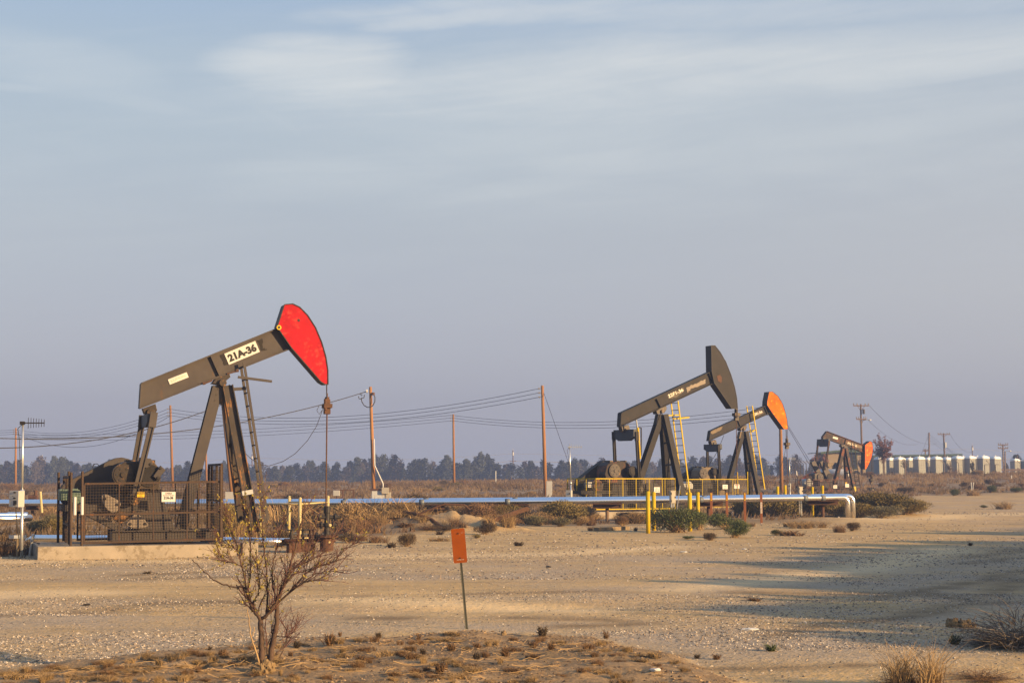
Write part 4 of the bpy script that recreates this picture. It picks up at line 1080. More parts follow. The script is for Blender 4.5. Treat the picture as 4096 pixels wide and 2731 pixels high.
p = gp(E(880, 1455)); t = W(E(922, 1160), p.y - .1); stick('leaning_rod', 'thin grey rod leaning over the green bush', 'rod', p - Vector((0, 0, .1)), t, .018, 'galv')
p = gp(M(1885, 1352)); t = W(M(1868, 1163), p.y); stick('stake', 'cream stake leaning left, standing in dry grass before the pipeline', 'stake', p - Vector((0, 0, .1)), t, .05, 'cream')
p = W(Dd(405, 1085), 58); t = W(Dd(390, 880), 58); stick('stake', 'pale yellow stake in sagebrush behind the antenna box', 'stake', p, t, .045, 'cream')
for (x0, y0, x1, y1, lb) in ((1830, 1035, 1826, 940, 'left of two thin white stakes in russet brush'), (1840, 1035, 1850, 940, 'right of two thin white stakes in russet brush')):
    p = gp(Ff(x0, y0)); t = W(Ff(x1, y1), p.y); stick('stake', lb, 'stake', p, t, .035, 'white')
p = gp(Ff(2228, 925)); stick('stake', 'single short white stake in the far field near the right edge', 'stake', p, p + Vector((0, 0, .55)), .06, 'white')
p = W(M(1606, 990), 178); stick('stake', 'thin white stake with red tip on the far field skyline', 'stake', p - Vector((0, 0, .5)), W(M(1606, 900), 178), .06, 'white')


# ------------------------------------------------------------------ boxes and antenna masts
def box_on_post(base, y_top, y_bot, wpx, label, d, mat='boxtan', legs=2):
    p = W(base, d); g = gz(p.x, p.y); k = d / F
    zt = W((base[0], y_top), d).z - g; zb = W((base[0], y_bot), d).z - g; w = wpx * k
    root = thing('junction_box', label, 'utility box', (p.x, p.y, g), R(20))
    bx = MB().box((0, 0, (zt + zb) / 2), (w, w * .7, zt - zb)).build('cabinet', MT[mat], root, bevel=.008)
    MB().box((w * .04, -w * .37, (zt + zb) / 2), (w * .84, .015, (zt - zb) * .9)).build('door', MT[mat], bx, bevel=.004)
    mb = MB()
    for zz in (.2, .8): mb.box((-w * .43, -w * .40, zb + (zt - zb) * zz), (.03, .03, .07))
    mb.box((w * .38, -w * .40, (zt + zb) / 2), (.03, .04, .06)); mb.build('latch', MT['edge'], bx)
    MB().box((0, 0, zt + .012), (w * 1.12, w * .82, .024)).build('lid', MT[mat], bx)
    for i in range(legs):
        x = (-.25, .25)[i] * w if legs == 2 else 0
        MB().tube([(x, 0, -.1), (x, 0, zb)], .03, 8).build('leg', MT['galv'], root)


box_on_post(E(864, 1440), E(0, 1203)[1], E(0, 1298)[1], 21, 'tan hinged box in front of pipeline above the green bush', 56)
box_on_post(Ff(130, 1290), Ff(0, 988)[1], Ff(0, 1070)[1], 17.5, 'tan box on two thin legs behind pipeline near the elbows', 66)


def antenna(base, top, d, ya, x0a, x1a, boxq, label, n=7, flip=0, lower=.33):
    p = W(base, d); g = gz(p.x, p.y); t = W(top, d) - Vector((p.x, p.y, g)); k = d / F
    root = thing('antenna_mast', label, 'antenna', (p.x, p.y, g))
    j = Vector((t.x * .48, 0, t.z * .48))
    MB().tube([(0, 0, -.2), tuple(j)], .032, 10).tube([tuple(j), tuple(t)], .024, 10).tube([tuple(j - Vector((0, 0, .05))), tuple(j + Vector((0, 0, .05)))], .042, 10).build('mast', MT['galv'], root, smooth=True)
    za = W((top[0], ya), d).z - g; xa, xb = [(x - base[0]) * k for x in (x0a, x1a)]
    mb = MB().bar((xa, -.05, za), (xb, -.05, za), .02, .025)
    for i in range(n):
        x = xa + (xb - xa) * (.28 + .70 * i / (n - 1)); h = .115 - .035 * i / (n - 1)
        mb.tube([(x, -.05, za - h), (x, -.05, za + h)], .007, 5)
    mb.box((t.x, -.03, za), (.09, .09, .07)); mb.build('yagi_antenna', MT['edge' if boxq == 'first' else 'galv'], root)
    MB().tube([(t.x - .02, 0, za - .03), (t.x - .10, -.02, za - .12), (t.x - .05, -.03, za - .4), (t.x - .02, -.03, za - 1.0)], .008, 5).build('cable', MT['wire'], root)
    return root, g, k


ra, g, k = antenna(Dd(210, 1503), Dd(221, 203), 33.2, Dd(0, 221)[1], Dd(182, 0)[0], Dd(400, 0)[0], 'first', 'galvanised antenna mast with white meter box at far left, beside the concrete pad')
zb_, zt_ = W(Dd(176, 1030), 33.1).z - g, W(Dd(176, 873), 33.1).z - g
cb = thing('x', '', '') if False else None
cab = MB().box((0, 0, 0), (.26, .19, zt_ - zb_)).build('meter_box', MT['boxgrey'], ra, bevel=.008); cab.location = (-.10, -.13, (zt_ + zb_) / 2); cab.rotation_euler = (0, 0, R(-24))
mb = MB()
for z in (.12, .0, -.14): mb.box((.03, -.105, z + .02), (.05, .03, .03))
mb.box((-.02, -.097, .06), (.02, .02, .01)); mb.build('latch', MT['edge'], cab)
MB().box((.04, -.098, -.075), (.09, .012, .08)).build('window', MT['glass'], cab)
MB().tube([(-.12, -.1, zb_), (-.12, -.1, zb_ - .12), (-.08, -.1, zb_ - .4), (-.02, -.06, zb_ - .9), (.05, -.05, zb_ - 1.15), (.2, 0, .35), (.38, 0, .30)], .012, 6).build('cable', MT['wire'], ra)
p = gp(Dd(168, 1515)); t = W(Dd(170, 1290), p.y) - p
root = thing('marker_cross', 'short grey stake with a white crosspiece beside the antenna mast', 'stake', p)
MB().tube([(0, 0, -.1), tuple(t)], .03, 7).build('stake', MT['plank'], root); MB().bar((-.19, -.02, t.z - .06), (.19, -.02, t.z - .06), .03, .07).build('crosspiece', MT['white'], root)
p = gp(Dd(318, 1500)); MBo = MB().tube([p + Vector((-.08, 0, -.1)), p + Vector((-.03, 0, .35)), p + Vector((.0, 0, .47))], .035, 8).build('conduit', MT['galv']); tag(MBo, 'short grey conduit stub rising at the end of the concrete pad', 'conduit')


def small_antenna(base, top, d, ya, x0, x1, bx, label, n=6):
    r_, g, k = antenna(base, top, d, ya, x0, x1, '', label, n)
    if bx:
        zb, zt = W((base[0], bx[2]), d).z - g, W((base[0], bx[1]), d).z - g
        o = MB().box((0, 0, 0), ((bx[3] - bx[0]) * k * .9, .2, zt - zb)).build('meter_box', MT['boxgrey'], r_, bevel=.01); o.location = (((bx[0] + bx[3]) / 2 - base[0]) * k, -.14, (zb + zt) / 2); o.rotation_euler = (0, 0, R(-20))
        MB().box((.06, -.11, .03), (.05, .02, .05)).build('latch', MT['edge'], o)


small_antenna(Gg(132, 1225), Gg(97, 258), 64, Gg(0, 305)[1], Gg(75, 0)[0], Gg(272, 0)[0], (Gg(47, 0)[0], Gg(0, 905)[1], Gg(0, 1018)[1], Gg(135, 0)[0]), 'slim antenna mast with grey box left of the yellow mesh fence')
small_antenna(E(842, 1215), E(838, 775), 84, E(0, 787)[1], E(838, 0)[0], E(902, 0)[0], None, 'slim antenna mast seen between the legs of the dark headed pump')
small_antenna(E(1785, 1235), E(1778, 937), 88, E(0, 948)[1], E(1772, 0)[0], E(1832, 0)[0], (E(1757, 0)[0], E(0, 1143)[1], E(0, 1188)[1], E(1788, 0)[0]), 'slim antenna mast with grey box just right of the orange headed pump')


# ------------------------------------------------------------------ utility poles
POLE = {}


def upole(key, top, base, d, r, label, mat='wood', pins=(), side=-1, arms=()):
    b = W(base, d); g = gz(b.x, b.y); o = Vector((b.x, b.y, g)); t = W(top, d)
    root = thing('utility_pole', label, 'utility pole', o, 0, 'utility poles'); t = t - o
    MB().tube([(0, 0, -.3), (t.x * .5, 0, t.z * .5), tuple(t)], [r * 1.40, r * 1.22, r * 1.0], 14).build('pole', MT[mat], root, smooth=True)
    at = lambda f: Vector((t.x * f, 0, t.z * f))
    for i, f in enumerate(pins):
        q = at(f); MB().tube([q, q + Vector((side * .26, -.02, .01))], .02, 6).tube([q + Vector((side * .2, -.02, 0)), q + Vector((side * .3, -.02, 0))], .06, 8).build('insulator', MT['weight'], root)
    for (f, w) in arms:
        q = at(f); ar = MB().bar(q + Vector((-w, -.15, 0)), q + Vector((w, -.15, .0)), .1, .13).build('crossarm', MT[mat], root)
        mb = MB(); [mb.tube([q + Vector((x * w, -.15, .06)), q + Vector((x * w, -.15, .3))], [.05, .07], 8) for x in (-.95, -.5, .55, .95)]; mb.build('insulator', MT['weight'], ar)
        MB().bar(q + Vector((-w * .5, -.15, 0)), at(f - .07), .03, .05).bar(q + Vector((w * .5, -.15, 0)), at(f - .07), .03, .05).build('brace', MT[mat], ar)
    POLE[key] = (o, t, d, [o + at(f) for f in pins], root)
    return root


rA = upole('A', M(427, 110), M(463, 1180), 105, 0.100, 'golden brown utility pole right of the red headed pump, white conduit at its foot')
upole('B', M(2044, 98), M(2078, 1165), 112, 0.105, 'bare utility pole with a guy wire, left of the dark headed pump', pins=(.972, .935, .897))
upole('C', M(1207, 368), M(1215, 1108), 160, 0.100, 'slim utility pole in mid field between two taller poles', pins=(.985, .948, .91))
upole('D', A(686, 671), A(700, 1165), 150, 0.100, 'reddish utility pole behind the fence and pitman arms of the nearest pump', pins=(.955, .915, .88))
upole('E', Dd(153, 268), Dd(150, 860), 175, 0.095, 'reddish utility pole at far left behind the antenna mast', pins=(.97, .935, .90))
upole('H', A(985, 660), A(1048, 1200), 95, 0.100, 'leaning orange brown pole half hidden by the legs of the nearest pump')
upole('G', A(886, 800), A(893, 1150), 180, 0.095, 'slim reddish pole mostly hidden by rear leg of the nearest pump')
upole('F', E(1706, 492), E(1718, 1190), 120, 0.110, 'brown utility pole right behind the orange horsehead, with two guy wires', pins=(.95, .905, .86))
upole('T', Ff(728, 162), Ff(745, 880), 192, 0.100, 'tall brown pole with two crossarms and a street lamp behind the farthest pump', 'woodgrey', arms=((.975, .97), (.79, .62)))
upole('J', Ff(1408, 445), Ff(1408, 860), 250, 0.110, 'plain brown pole behind the portable toilets, left of a crossarm pole', 'woodgrey', pins=(.96, .9, .84))
upole('K', Ff(1552, 452), Ff(1570, 860), 250, 0.115, 'leaning pole with one crossarm behind the portable toilets', 'woodgrey', arms=((.97, .98),))
upole('L', Ff(1370, 610), Ff(1370, 860), 265, 0.100, 'short stubby pole with small fittings rising over the long building', 'woodgrey', arms=((.93, .42),))
upole('S', Ff(2141, 560), Ff(2148, 865), 240, 0.095, 'double crossarm pole right of the last portable toilet', 'woodgrey', arms=((.97, .78), (.86, .78)))
rl = upole('V', Ff(2163, 632), Ff(2165, 865), 225, 0.090, 'short brown lamp pole beside the double crossarm pole', 'woodgrey')
upole('X', Ff(2282, 672), Ff(2285, 850), 260, 0.090, 'thin plain pole among hazy trees near the right edge', 'woodgrey')
# lamps on poles
for key, f, w, lampm in (('T', .77, 1.15, 'plate'), ('V', .98, .75, 'plate')):
    o, t, d, _, root = POLE[key]; q = Vector((t.x * f, 0, t.z * f))
    a_ = MB().tube([q, q + Vector((w * .5, -.1, .12)), q + Vector((w * .8, -.1, .12))], .04, 6).build('lamp_arm', MT['galv'], root)
    MB().blob(q + Vector((w * .95, -.1, .1)), (.2, .12, .09), rough=.02).build('lamp_head', MT[lampm], a_, smooth=True)
o, t, d, _, root = POLE['T']; q = Vector((t.x * .9, 0, t.z * .9)); MB().tube([q + Vector((.3, -.2, -.35)), q + Vector((.3, -.2, .25))], .15, 10).build('transformer', MT['steel'], root)
o, t, d, _, root = POLE['K']; q = Vector((t.x * .72, 0, t.z * .72)); MB().box(q + Vector((.2, -.2, 0)), (.28, .3, .9)).build('switch_box', MT['white'], root)
# pole A fittings: conduit, looped cables, cabinet at the foot
o, t, d, _, root = POLE['A']; k = d / F
loc = lambda x, y, w=-.25: W(M(x, y), d) - o + Vector((0, w, 0))
MB().tube([loc(464, 600), loc(470, 850), loc(548, 1020), loc(548, 1085)], .05, 8).build('conduit', MT['white'], root, smooth=True)
MB().tube([loc(*p) for p in ((345, 215), (350, 250), (370, 285), (400, 303), (430, 303), (455, 285), (472, 250), (474, 210), (460, 180))], .035, 6).build('service_cable', MT['wire'], root)
mb = MB()
for pts in (((320, 200), (322, 222), (350, 228)), ((348, 200), (352, 185), (330, 182)), ((374, 185), (372, 212), (350, 220))): mb.tube([loc(*p) for p in pts], .03, 5)
mb.build('clamp', MT['wire'], root)
MB().tube([loc(455, 165), loc(455, 190)], .12, 8).build('weatherhead', MT['rust'], root); MB().tube([loc(392, 153), loc(405, 153)], .12, 8).build('insulator', MT['plate'], root)
p = W(M(512, 1178), 104); g = gz(p.x, p.y); root = thing('switch_cabinet', 'white switch cabinet with rusty cap at the foot of the golden brown pole', 'utility box', (p.x, p.y, g))
h = W(M(0, 1085), 104).z - g
MB().box((0, 0, h / 2), (1.0, .6, h)).build('cabinet', MT['white'], root, bevel=.02); MB().box((-.05, 0, h + .06), (1.15, .7, .12)).build('cap', MT['rust'], root); MB().box((.62, -.2, h * .6), (.34, .3, h * .55)).build('meter_box', MT['boxtan'], root, bevel=.01); MB().box((.42, -.36, h * 1.0), (.45, .25, .42)).build('meter_head', MT['boxtan'], root)
p = W(M(2109, 1142), 110); g = gz(p.x, p.y); tag(MB().box((p.x, p.y, W(M(0, 1098), 110).z), (.42, .25, 1.55)).build('meter_cabinet', MT['boxgrey'], bevel=.02), 'narrow grey cabinet on the foot of the guyed pole', 'utility box')
p = W(A(1026, 1215), 93); tag(MB().box((p.x, p.y, W(A(0, 1193), 93).z), (.55, .4, .62)).build('utility_box', MT['boxgrey'], bevel=.02), 'grey box at foot of the leaning pole behind the nearest pump', 'utility box')
p = W(M(160, 1110), 100); g = gz(p.x, p.y); root = thing('meter_stand', 'small rusty frame carrying a grey meter in the mid field', 'meter', (p.x, p.y, g))
z1 = W(M(0, 1080), 100).z - g
for x in (-.35, .05, .75): MB().bar((x, 0, -.2), (x, 0, z1), .09, .09).build('leg', MT['rust'], root)
MB().bar((-.4, 0, z1), (.8, 0, z1), .06, .06).build('rail', MT['rust'], root); MB().box((-.35, -.12, z1 - .2), (.42, .2, .36)).build('meter', MT['boxgrey'], root, bevel=.02)


# ------------------------------------------------------------------ wires
def wire(label, a, b, sag, r, mat='wire', group=None, n=24, name='overhead_wire'):
    a = Vector(a); b = Vector(b)
    pts = [a.lerp(b, i / n) - Vector((0, 0, sag * 4 * (i / n) * (1 - i / n))) for i in range(n + 1)]
    return tag(MB().tube(pts, r, 5).build(name, MT[mat]), label, 'wire', group)


def sagfit(a, b, s_mid):
    """sag so that the middle of the span is seen at photo pixel height of s_mid"""
    m = (Vector(a) + Vector(b)) / 2
    return m.z - W((s_mid[0], s_mid[1]), m.y).z


def pin(k, i): return POLE[k][3][i] + Vector((-.28, 0, 0))


def pinr(k, i): return POLE[k][3][i] + Vector((.0, 0, 0))


nm = ['top', 'middle', 'lowest']
for i in range(3):
    a, b = pinr('D', i), pin('B', i); wire(f'{nm[i]} of three wires from the nearest pump\'s pole to the guyed pole', a, b, sagfit(a, b, (1430, 1668 + i * 13)), .018, group='three wire span in front')
    a, b = pinr('E', i), pin('D', i); wire(f'{nm[i]} of three wires between the two reddish poles at left', a, b, 1.2, .018, group='far left wire span')
    a, b = pinr('E', i) + Vector((0, .4, -.6)), pin('C', i); wire(f'{nm[i]} of three low wires reaching the slim mid field pole from left', a, b, sagfit(a, b, (940, 1722 + i * 13)), .018, group='low three wire span')
    a, b = pinr('C', i), pin('F', i); wire(f'{nm[i]} of three wires from slim mid field pole toward the orange horsehead', a, b, sagfit(a, b, (2460, 1688 + i * 12)), .018, group='right three wire span')
    a, b = W((-400, 1690 + i * 12), 185), pin('E', i); wire(f'{nm[i]} of three wires leaving the far left pole out of the picture', a, b, .5, .017, group='wires leaving at left')
    a, b = pinr('J', i), W(Ff(2120, 760 + i * 25), 300); wire(f'{nm[i]} of three thin wires from the plain pole behind the portable toilets', a, b, 1.5, .018, group='wires behind the portable toilets')
a = W(M(395, 153), 105); b = W((-300, 1737), 80); wire('thick twisted cable from the golden brown pole across to the left edge', a, b, sagfit(a, b, (590, 1726)), .028)
a = W(A(980, 668), 95); b = W((-300, 1782), 75); wire('thick black cable from the leaning pole to the left edge', a, b, sagfit(a, b, (300, 1762)), .027)
a = pinr('D', 2); b = pinr('E', 0) + Vector((.1, 0, -.4)); wire('twisted cable sagging below the far left span', a, b, 2.3, .022)
a = W(M(2056, 160), 112); b = W(M(2300, 850), 108); wire('guy wire slanting from the pole left of the dark headed pump', a, b, 0, .016, name='guy_wire')
for (x0, y0, x1, y1, lb) in ((1712, 600, 1935, 960, 'upper guy wire slanting from the pole behind the orange horsehead'), (1712, 612, 1920, 965, 'lower guy wire slanting from the pole behind the orange horsehead')):
    wire(lb, W(E(x0, y0), 120), W(E(x1, y1), 126), 0, .017, name='guy_wire')
wire('thin wire from the tall lamp pole down to the right', W(Ff(805, 170), 192), W(Ff(1480, 560), 260), 1.5, .018)
wire('thin lower wire from the tall lamp pole toward the leaning crossarm pole', W(Ff(790, 310), 192), W(Ff(1300, 560), 260), 1.2, .016)
wire('long wire from the leaning crossarm pole down to the right', W(Ff(1575, 590), 250), W(Ff(1830, 690), 235), .6, .024)
wire('thin wire from crossarm of the leaning pole to the right', W(Ff(1612, 455), 250), W(Ff(1840, 640), 270), 1.0, .018)
wire('short guy wire left of the plain pole behind the toilets', W(Ff(1402, 475), 250), W(Ff(1330, 665), 252), 0, .018, name='guy_wire')
wire('service wire from the orange headed pump up to its carrier', f3.world(f3.pl(E(1755, 850), -.2)), f3.world(f3.pl(E(1600, 1060), .3)), .9, .012)
wire('service wire rising to the tail of the orange headed pump', f3.world(f3.pl(E(1265, 765), -.1)), W(E(1010, 1020), 88), .8, .014)
# far lit towers with pale lines
TW = [(Dd(410, 545), Dd(413, 830), 'leftmost thin far mast with a bright top, behind hazy trees at far left'), (A(1152, 950), A(1150, 1080), 'thin far mast with a bright top seen just right of the nearest pump legs'),
      (M(1768, 708), M(1773, 980), 'thin far mast with a bright top above mid hazy trees'), (Ff(1837, 575), Ff(1842, 760), 'thin far mast with bright top above the portable toilets')]
tops = []
for tpx, bpx, lb in TW:
    t = W(tpx, 430); b = W((tpx[0] + 2, 1960), 430); root = thing('far_mast', lb, 'mast', b)
    l_ = t - b; MB().tube([(0, 0, -4), tuple(l_)], .15, 8).bar(l_ + Vector((-.9, 0, -3.0)), l_ + Vector((.9, 0, -3.0)), .15, .2).build('mast', MT['woodgrey'], root)
    MB().tube([l_ + Vector((0, 0, -1.4)), l_ + Vector((0, 0, -.5))], .26, 8).tube([l_ + Vector((0, 0, -.5)), l_ + Vector((0, 0, .6))], .05, 5).build('white_cap', MT['plate'], root); tops.append(t)
prev = W((-900, 1840), 430)
ends = [prev] + tops + [W((4900, 1800), 430)]
for i in range(5):
    for j, (dz, lb) in enumerate(((-.9, 'upper'), (-3.0, 'lower'))):
        a, b = ends[i] + Vector((0, 0, dz)), ends[i + 1] + Vector((0, 0, dz))
        wire(f'{lb} pale distant line on far span {["at the left edge", "left of the nearest pump", "between the nearest pump and mid trees", "between mid trees and the toilets", "right of the toilets"][i]}', a, b, 1.2, .06 if j else .035, 'farwire', 'pale far power lines', name='far_wire')


# ------------------------------------------------------------------ wellheads and cream handrail
def wellhead(fr, Z, s, label, ytop, ybase, k=1.0, w=0):
    p = fr.pl(Z(s, ybase), w); t = fr.pl(Z(s, ytop), w).z
    root = thing('wellhead', label, 'wellhead', fr.world((p.x, w, fr.gl(p.x, w))), fr.th); h = t - fr.gl(p.x, w)
    MB().tube([(0, 0, -.2), (0, 0, h * .30)], .16 * k, 16).tube([(0, 0, h * .30), (0, 0, h * .335)], .27 * k, 16).tube([(0, 0, h * .335), (0, 0, h * .36)], .23 * k, 16).build('casing_head', MT['rust'], root, bevel=.008)
    MB().tube([(0, 0, h * .36), (0, 0, h * .84)], .065 * k, 12).tube([(0, 0, h * .55), (0, 0, h * .62)], .10 * k, 12).tube([(0, 0, h * .84), (0, 0, h)], .08 * k, 12).build('tubing_head', MT['edge'], root, bevel=.005)
    mb = MB()
    for z, l in ((.75, .30), (.575, .22), (.33, .38)):
        mb.tube([(-l * k, 0, h * z), (l * k, 0, h * z)], .045 * k, 10)
        for e in (-1, 1): mb.tube([(e * l * .55 * k, 0, h * z), (e * l * .72 * k, 0, h * z)], .085 * k, 10)
    for i in range(10):
        a = i * math.pi / 5; mb.tube([(.24 * k * math.cos(a), .24 * k * math.sin(a), h * .28), (.24 * k * math.cos(a), .24 * k * math.sin(a), h * .39)], .014 * k, 6)
    mb.build('side_valve', MT['edge'], root, bevel=.004)
    mb = MB()
    for x, z in ((.34, .56), (-.33, .76)):
        mb.tube([(x * k, 0, h * z - .12 * k), (x * k, 0, h * z + .12 * k)], .012, 6)
        mb.tube([(x * k + .03, .11 * k * math.cos(a), h * z + .11 * k * math.sin(a)) for a in np.linspace(0, 2 * math.pi, 14)], .012, 6)
    mb.build('handwheel', MT['edge'], root)
    MB().tube([(.05 * k, -.1 * k, h * .575), (.05 * k, -.115 * k, h * .575)], .035 * k, 12).tube([(.03 * k, -.16 * k, h * .19), (.03 * k, -.175 * k, h * .19)], .03 * k, 12).build('gauge', MT['cream'], root)
    return root, h


wellhead(f1, A, 1578, 'dark wellhead stack with valves under the red horsehead', 1245, 1500, 1.0)
wellhead(f4, N, 1757, 'small dark wellhead under the farthest pump, rising from olive brush', 1400, 1520, 1.2)
wellhead(f3, E, 1764, 'small dark wellhead hidden in brush below the orange horsehead', 1230, 1290, 1.1)
wellhead(f2, E, 1372, 'dark wellhead behind the pipeline below the dark horsehead', 1225, 1330, 1.0)
# buried valve box and manifold next to wellhead 1
u = f1.pl(A(1430, 1490), .3).x; p = f1.world((u, .3, 0)); g = gz(p.x, p.y)
root = thing('valve_manifold', 'rusty valve box with small black handwheels left of the wellhead', 'valve', (p.x, p.y, g), f1.th)
MB().box((0, 0, .07), (.62, .30, .26)).build('box', MT['rust'], root, bevel=.02)
MB().tube([(-.4, -.05, .26), (.80, -.05, .25)], .045, 10).build('pipe', MT['rust'], root, smooth=True)
for x in (-.24, .04, .2):
    v = MB().tube([(x, -.05, .26), (x, -.05, .50)], .03, 8).tube([(x, -.05, .33), (x, -.05, .40)], .06, 8).build('valve', MT['edge'], root)
    MB().tube([(x + .09 * math.cos(a), -.05 + .09 * math.sin(a), .5) for a in np.linspace(0, 2 * math.pi, 13)], .012, 6).build('handwheel', MT['edge'], v)
root = thing('guard_rail', 'cream painted pipe handrail behind the wellhead', 'handrail', W(Q(460, 650), 39), R(12))
o = Vector(root.location)
D1 = 38.0
pts = {n_: W(Q(*q_), d_) - o for n_, q_, d_ in (('a', (133, 280), 38.6), ('b', (463, 258), 41.5), ('c', (590, 275), 37.6), ('d', (918, 258), 39.6))}
rm = Matrix.Rotation(-R(12), 3, 'Z'); pts = {a_: rm @ v for a_, v in pts.items()}
zlow = W(Q(460, 470), 39).z - o.z
for k_, p in pts.items():
    MB().tube([(p.x, p.y, -.4), (p.x, p.y, p.z)], .038, 12).blob(p, (.041, .041, .04), rough=0, sub=2).build('post', MT['cream'], root, smooth=True)
for a_, b_ in (('a', 'c'), ('b', 'd'), ('c', 'd')):
    p, q = pts[a_], pts[b_]
    for dz in (-.13, -.98): MB().tube([p + Vector((0, 0, dz)), q + Vector((0, 0, dz))], .021, 10).build('rail', MT['cream'], root, smooth=True)
# distant wellhead at far left
p = W(Dd(340, 1000), 78); root = thing('wellhead', 'small rusty wellhead with a slanting pipe in the field at far left', 'wellhead', (p.x, p.y, gz(p.x, p.y)))
z0 = W(Dd(0, 870), 78).z - root.location.z
MB().tube([(0, 0, -.2), (0, 0, z0)], .09, 8).tube([(-.35, 0, z0 - .35), (.1, 0, z0 - .35)], .12, 8).build('stack', MT['rust'], root); MB().tube([(0, 0, z0 - .85), (.8, 0, z0 - .85), (2.2, 0, z0 - 1.6)], .07, 8).build('flow_pipe', MT['rust'], root)
p = W(A(690, 1195), 95); root = thing('wellhead', 'small rusty wellhead seen through the mesh fence beyond the nearest pump', 'wellhead', (p.x + 1.5, p.y, gz(p.x, p.y)))
MB().tube([(0, 0, -.2), (0, 0, 1.5)], .12, 8).tube([(-.5, 0, 1.3), (.3, 0, 1.3)], .14, 8).tube([(-.3, 0, .6), (.3, 0, .6)], .16, 8).build('stack', MT['rust'], root)

# ------------------------------------------------------------------ orange sign in the foreground
sb = gp(K(953, 783)); stp = W(K(893, 100), sb.y - .05)
root = thing('road_marker_sign', 'bare orange sign plate on a leaning steel post by the dirt bank', 'sign', sb)
tl = stp - sb; ax_ = tl.normalized()
MB().bar(-ax_ * .2, tl, .014, .02, (0, -1, 0)).bar(-ax_ * .2 + Vector((-.011, -.010, 0)), tl + Vector((-.011, -.010, 0)), .008, .010, (0, -1, 0)).bar(-ax_ * .2 + Vector((.011, -.010, 0)), tl + Vector((.011, -.010, 0)), .008, .010, (0, -1, 0)).build('post', MT['post'], root)
sc_ = W(K(901, 221), sb.y - .08) - sb; kk = sb.y / F
sw, sh = 92 / 1.68 * kk, 226 / 1.68 * kk
q = []
for cxs, czs, a0 in ((1, 1, 0), (-1, 1, 90), (-1, -1, 180), (1, -1, 270)):
    for i in range(6):
        a = R(a0 + i * 18); q.append(Vector((cxs * (sw / 2 - .018) + .018 * math.cos(a), 0, czs * (sh / 2 - .018) + .018 * math.sin(a))))
uz = (W(K(889, 110), sb.y) - W(K(908, 334), sb.y)).normalized(); ux_ = Vector((1, -.12, 0)).normalized(); ux_ = (ux_ - uz * ux_.dot(uz)).normalized()
f_ = lambda p, dy: sc_ + ux_ * p.x + uz * p.z + Vector((0, dy, 0))
sp_ = MB().prism([f_(p, 0) for p in q], [f_(p, .004) for p in q]).build('plate', MT['sign'], root)
mb = MB()
for z in (.36, -.36): c_ = f_(Vector((.0, 0, sh * z)), 0); mb.tube([c_ + Vector((0, -.006, 0)), c_ + Vector((0, .002, 0))], .008, 8)
mb.build('bolt', MT['edge'], sp_)
text_obj('WUT B 13M', f_(Vector((-sw * .26, 0, -sh * .425)), -.0015), ux_, uz, sw * .52, sh * .032, MT['letter'], sp_)

# ------------------------------------------------------------------ portable toilets and trailers
def make_potty():
    root = thing('portable_toilet', 'x', 'portable toilet', (0, 0, 0), 0, 'portable toilets')
    MB().box((0, 0, .96), (1.12, 1.12, 1.92)).build('cabin', MT['pottyside'], root, bevel=.03)
    dr_ = MB().box((-.575, 0, .98), (.05, .92, 1.86)).build('door', MT['pottygrey'], root, bevel=.01)
    MB().tube([(-.605, 0, 1.55), (-.60, 0, 1.55)], .17, 20).build('door_emblem', MT['pottyside'], dr_)
    MB().tube([(-.615, .13 * math.cos(a), 1.55 + .13 * math.sin(a)) for a in np.linspace(0, 2 * math.pi, 18)] if False else [(-.612, 0, 1.55), (-.606, 0, 1.55)], .10, 16).build('emblem_ring', MT['pottygrey'], dr_)
    mb = MB()
    for s_ in (-1, 1):
        for (a, b) in (((s_ * .42, .15), (0, .5)), ((s_ * .42, .75), (0, .42))): mb.bar((-.603, a[0], a[1]), (-.603, b[0], b[1]), .02, .03)
    mb.build('door_rib', MT['pottyside'], dr_)
    mb = MB()
    for y in (-.3, 0, .3): mb.bar((y, -.565, .35), (y, -.565, 1.75), .06, .02, (0, 1, 0))
    mb.bar((-.5, -.566, 1.85), (.5, -.566, 1.85), .05, .05)
    mb.build('side_rib', MT['pottyside'], root)
    mb = MB()
    for i in range(6): mb.box((-.567, -.42 + i * .168, 1.86), (.02, .10, .06)); mb.box((-.42 + i * .168, -.567, 1.86), (.10, .02, .06))
    mb.build('vent_slot', MT['steel'], root)
    mb = MB(); rings = []
    for z, h_ in ((1.90, .62), (2.00, .62), (2.10, .58), (2.18, .49), (2.24, .36), (2.275, .18)):
        rings.append([Vector((max(-h_, min(h_, 1.3 * h_ * math.cos(a))), max(-h_, min(h_, 1.3 * h_ * math.sin(a))), z)) for a in [k_ * math.pi / 10 for k_ in range(20)]])
    for a_, b_ in zip(rings[:-1], rings[1:]):
        o_ = len(mb.v); mb.v += [tuple(p) for p in a_ + b_]
        for k_ in range(20): mb.f.append((o_ + k_, o_ + (k_ + 1) % 20, o_ + 20 + (k_ + 1) % 20, o_ + 20 + k_)); mb.m.append(0)
    mb.add(rings[-1], [tuple(range(20))])
    mb.build('roof', MT['pottytop'], root)
    MB().tube([(.45, .4, 2.0), (.45, .4, 2.42)], .05, 8).build('vent_pipe', MT['pottytop'], root)
    return root


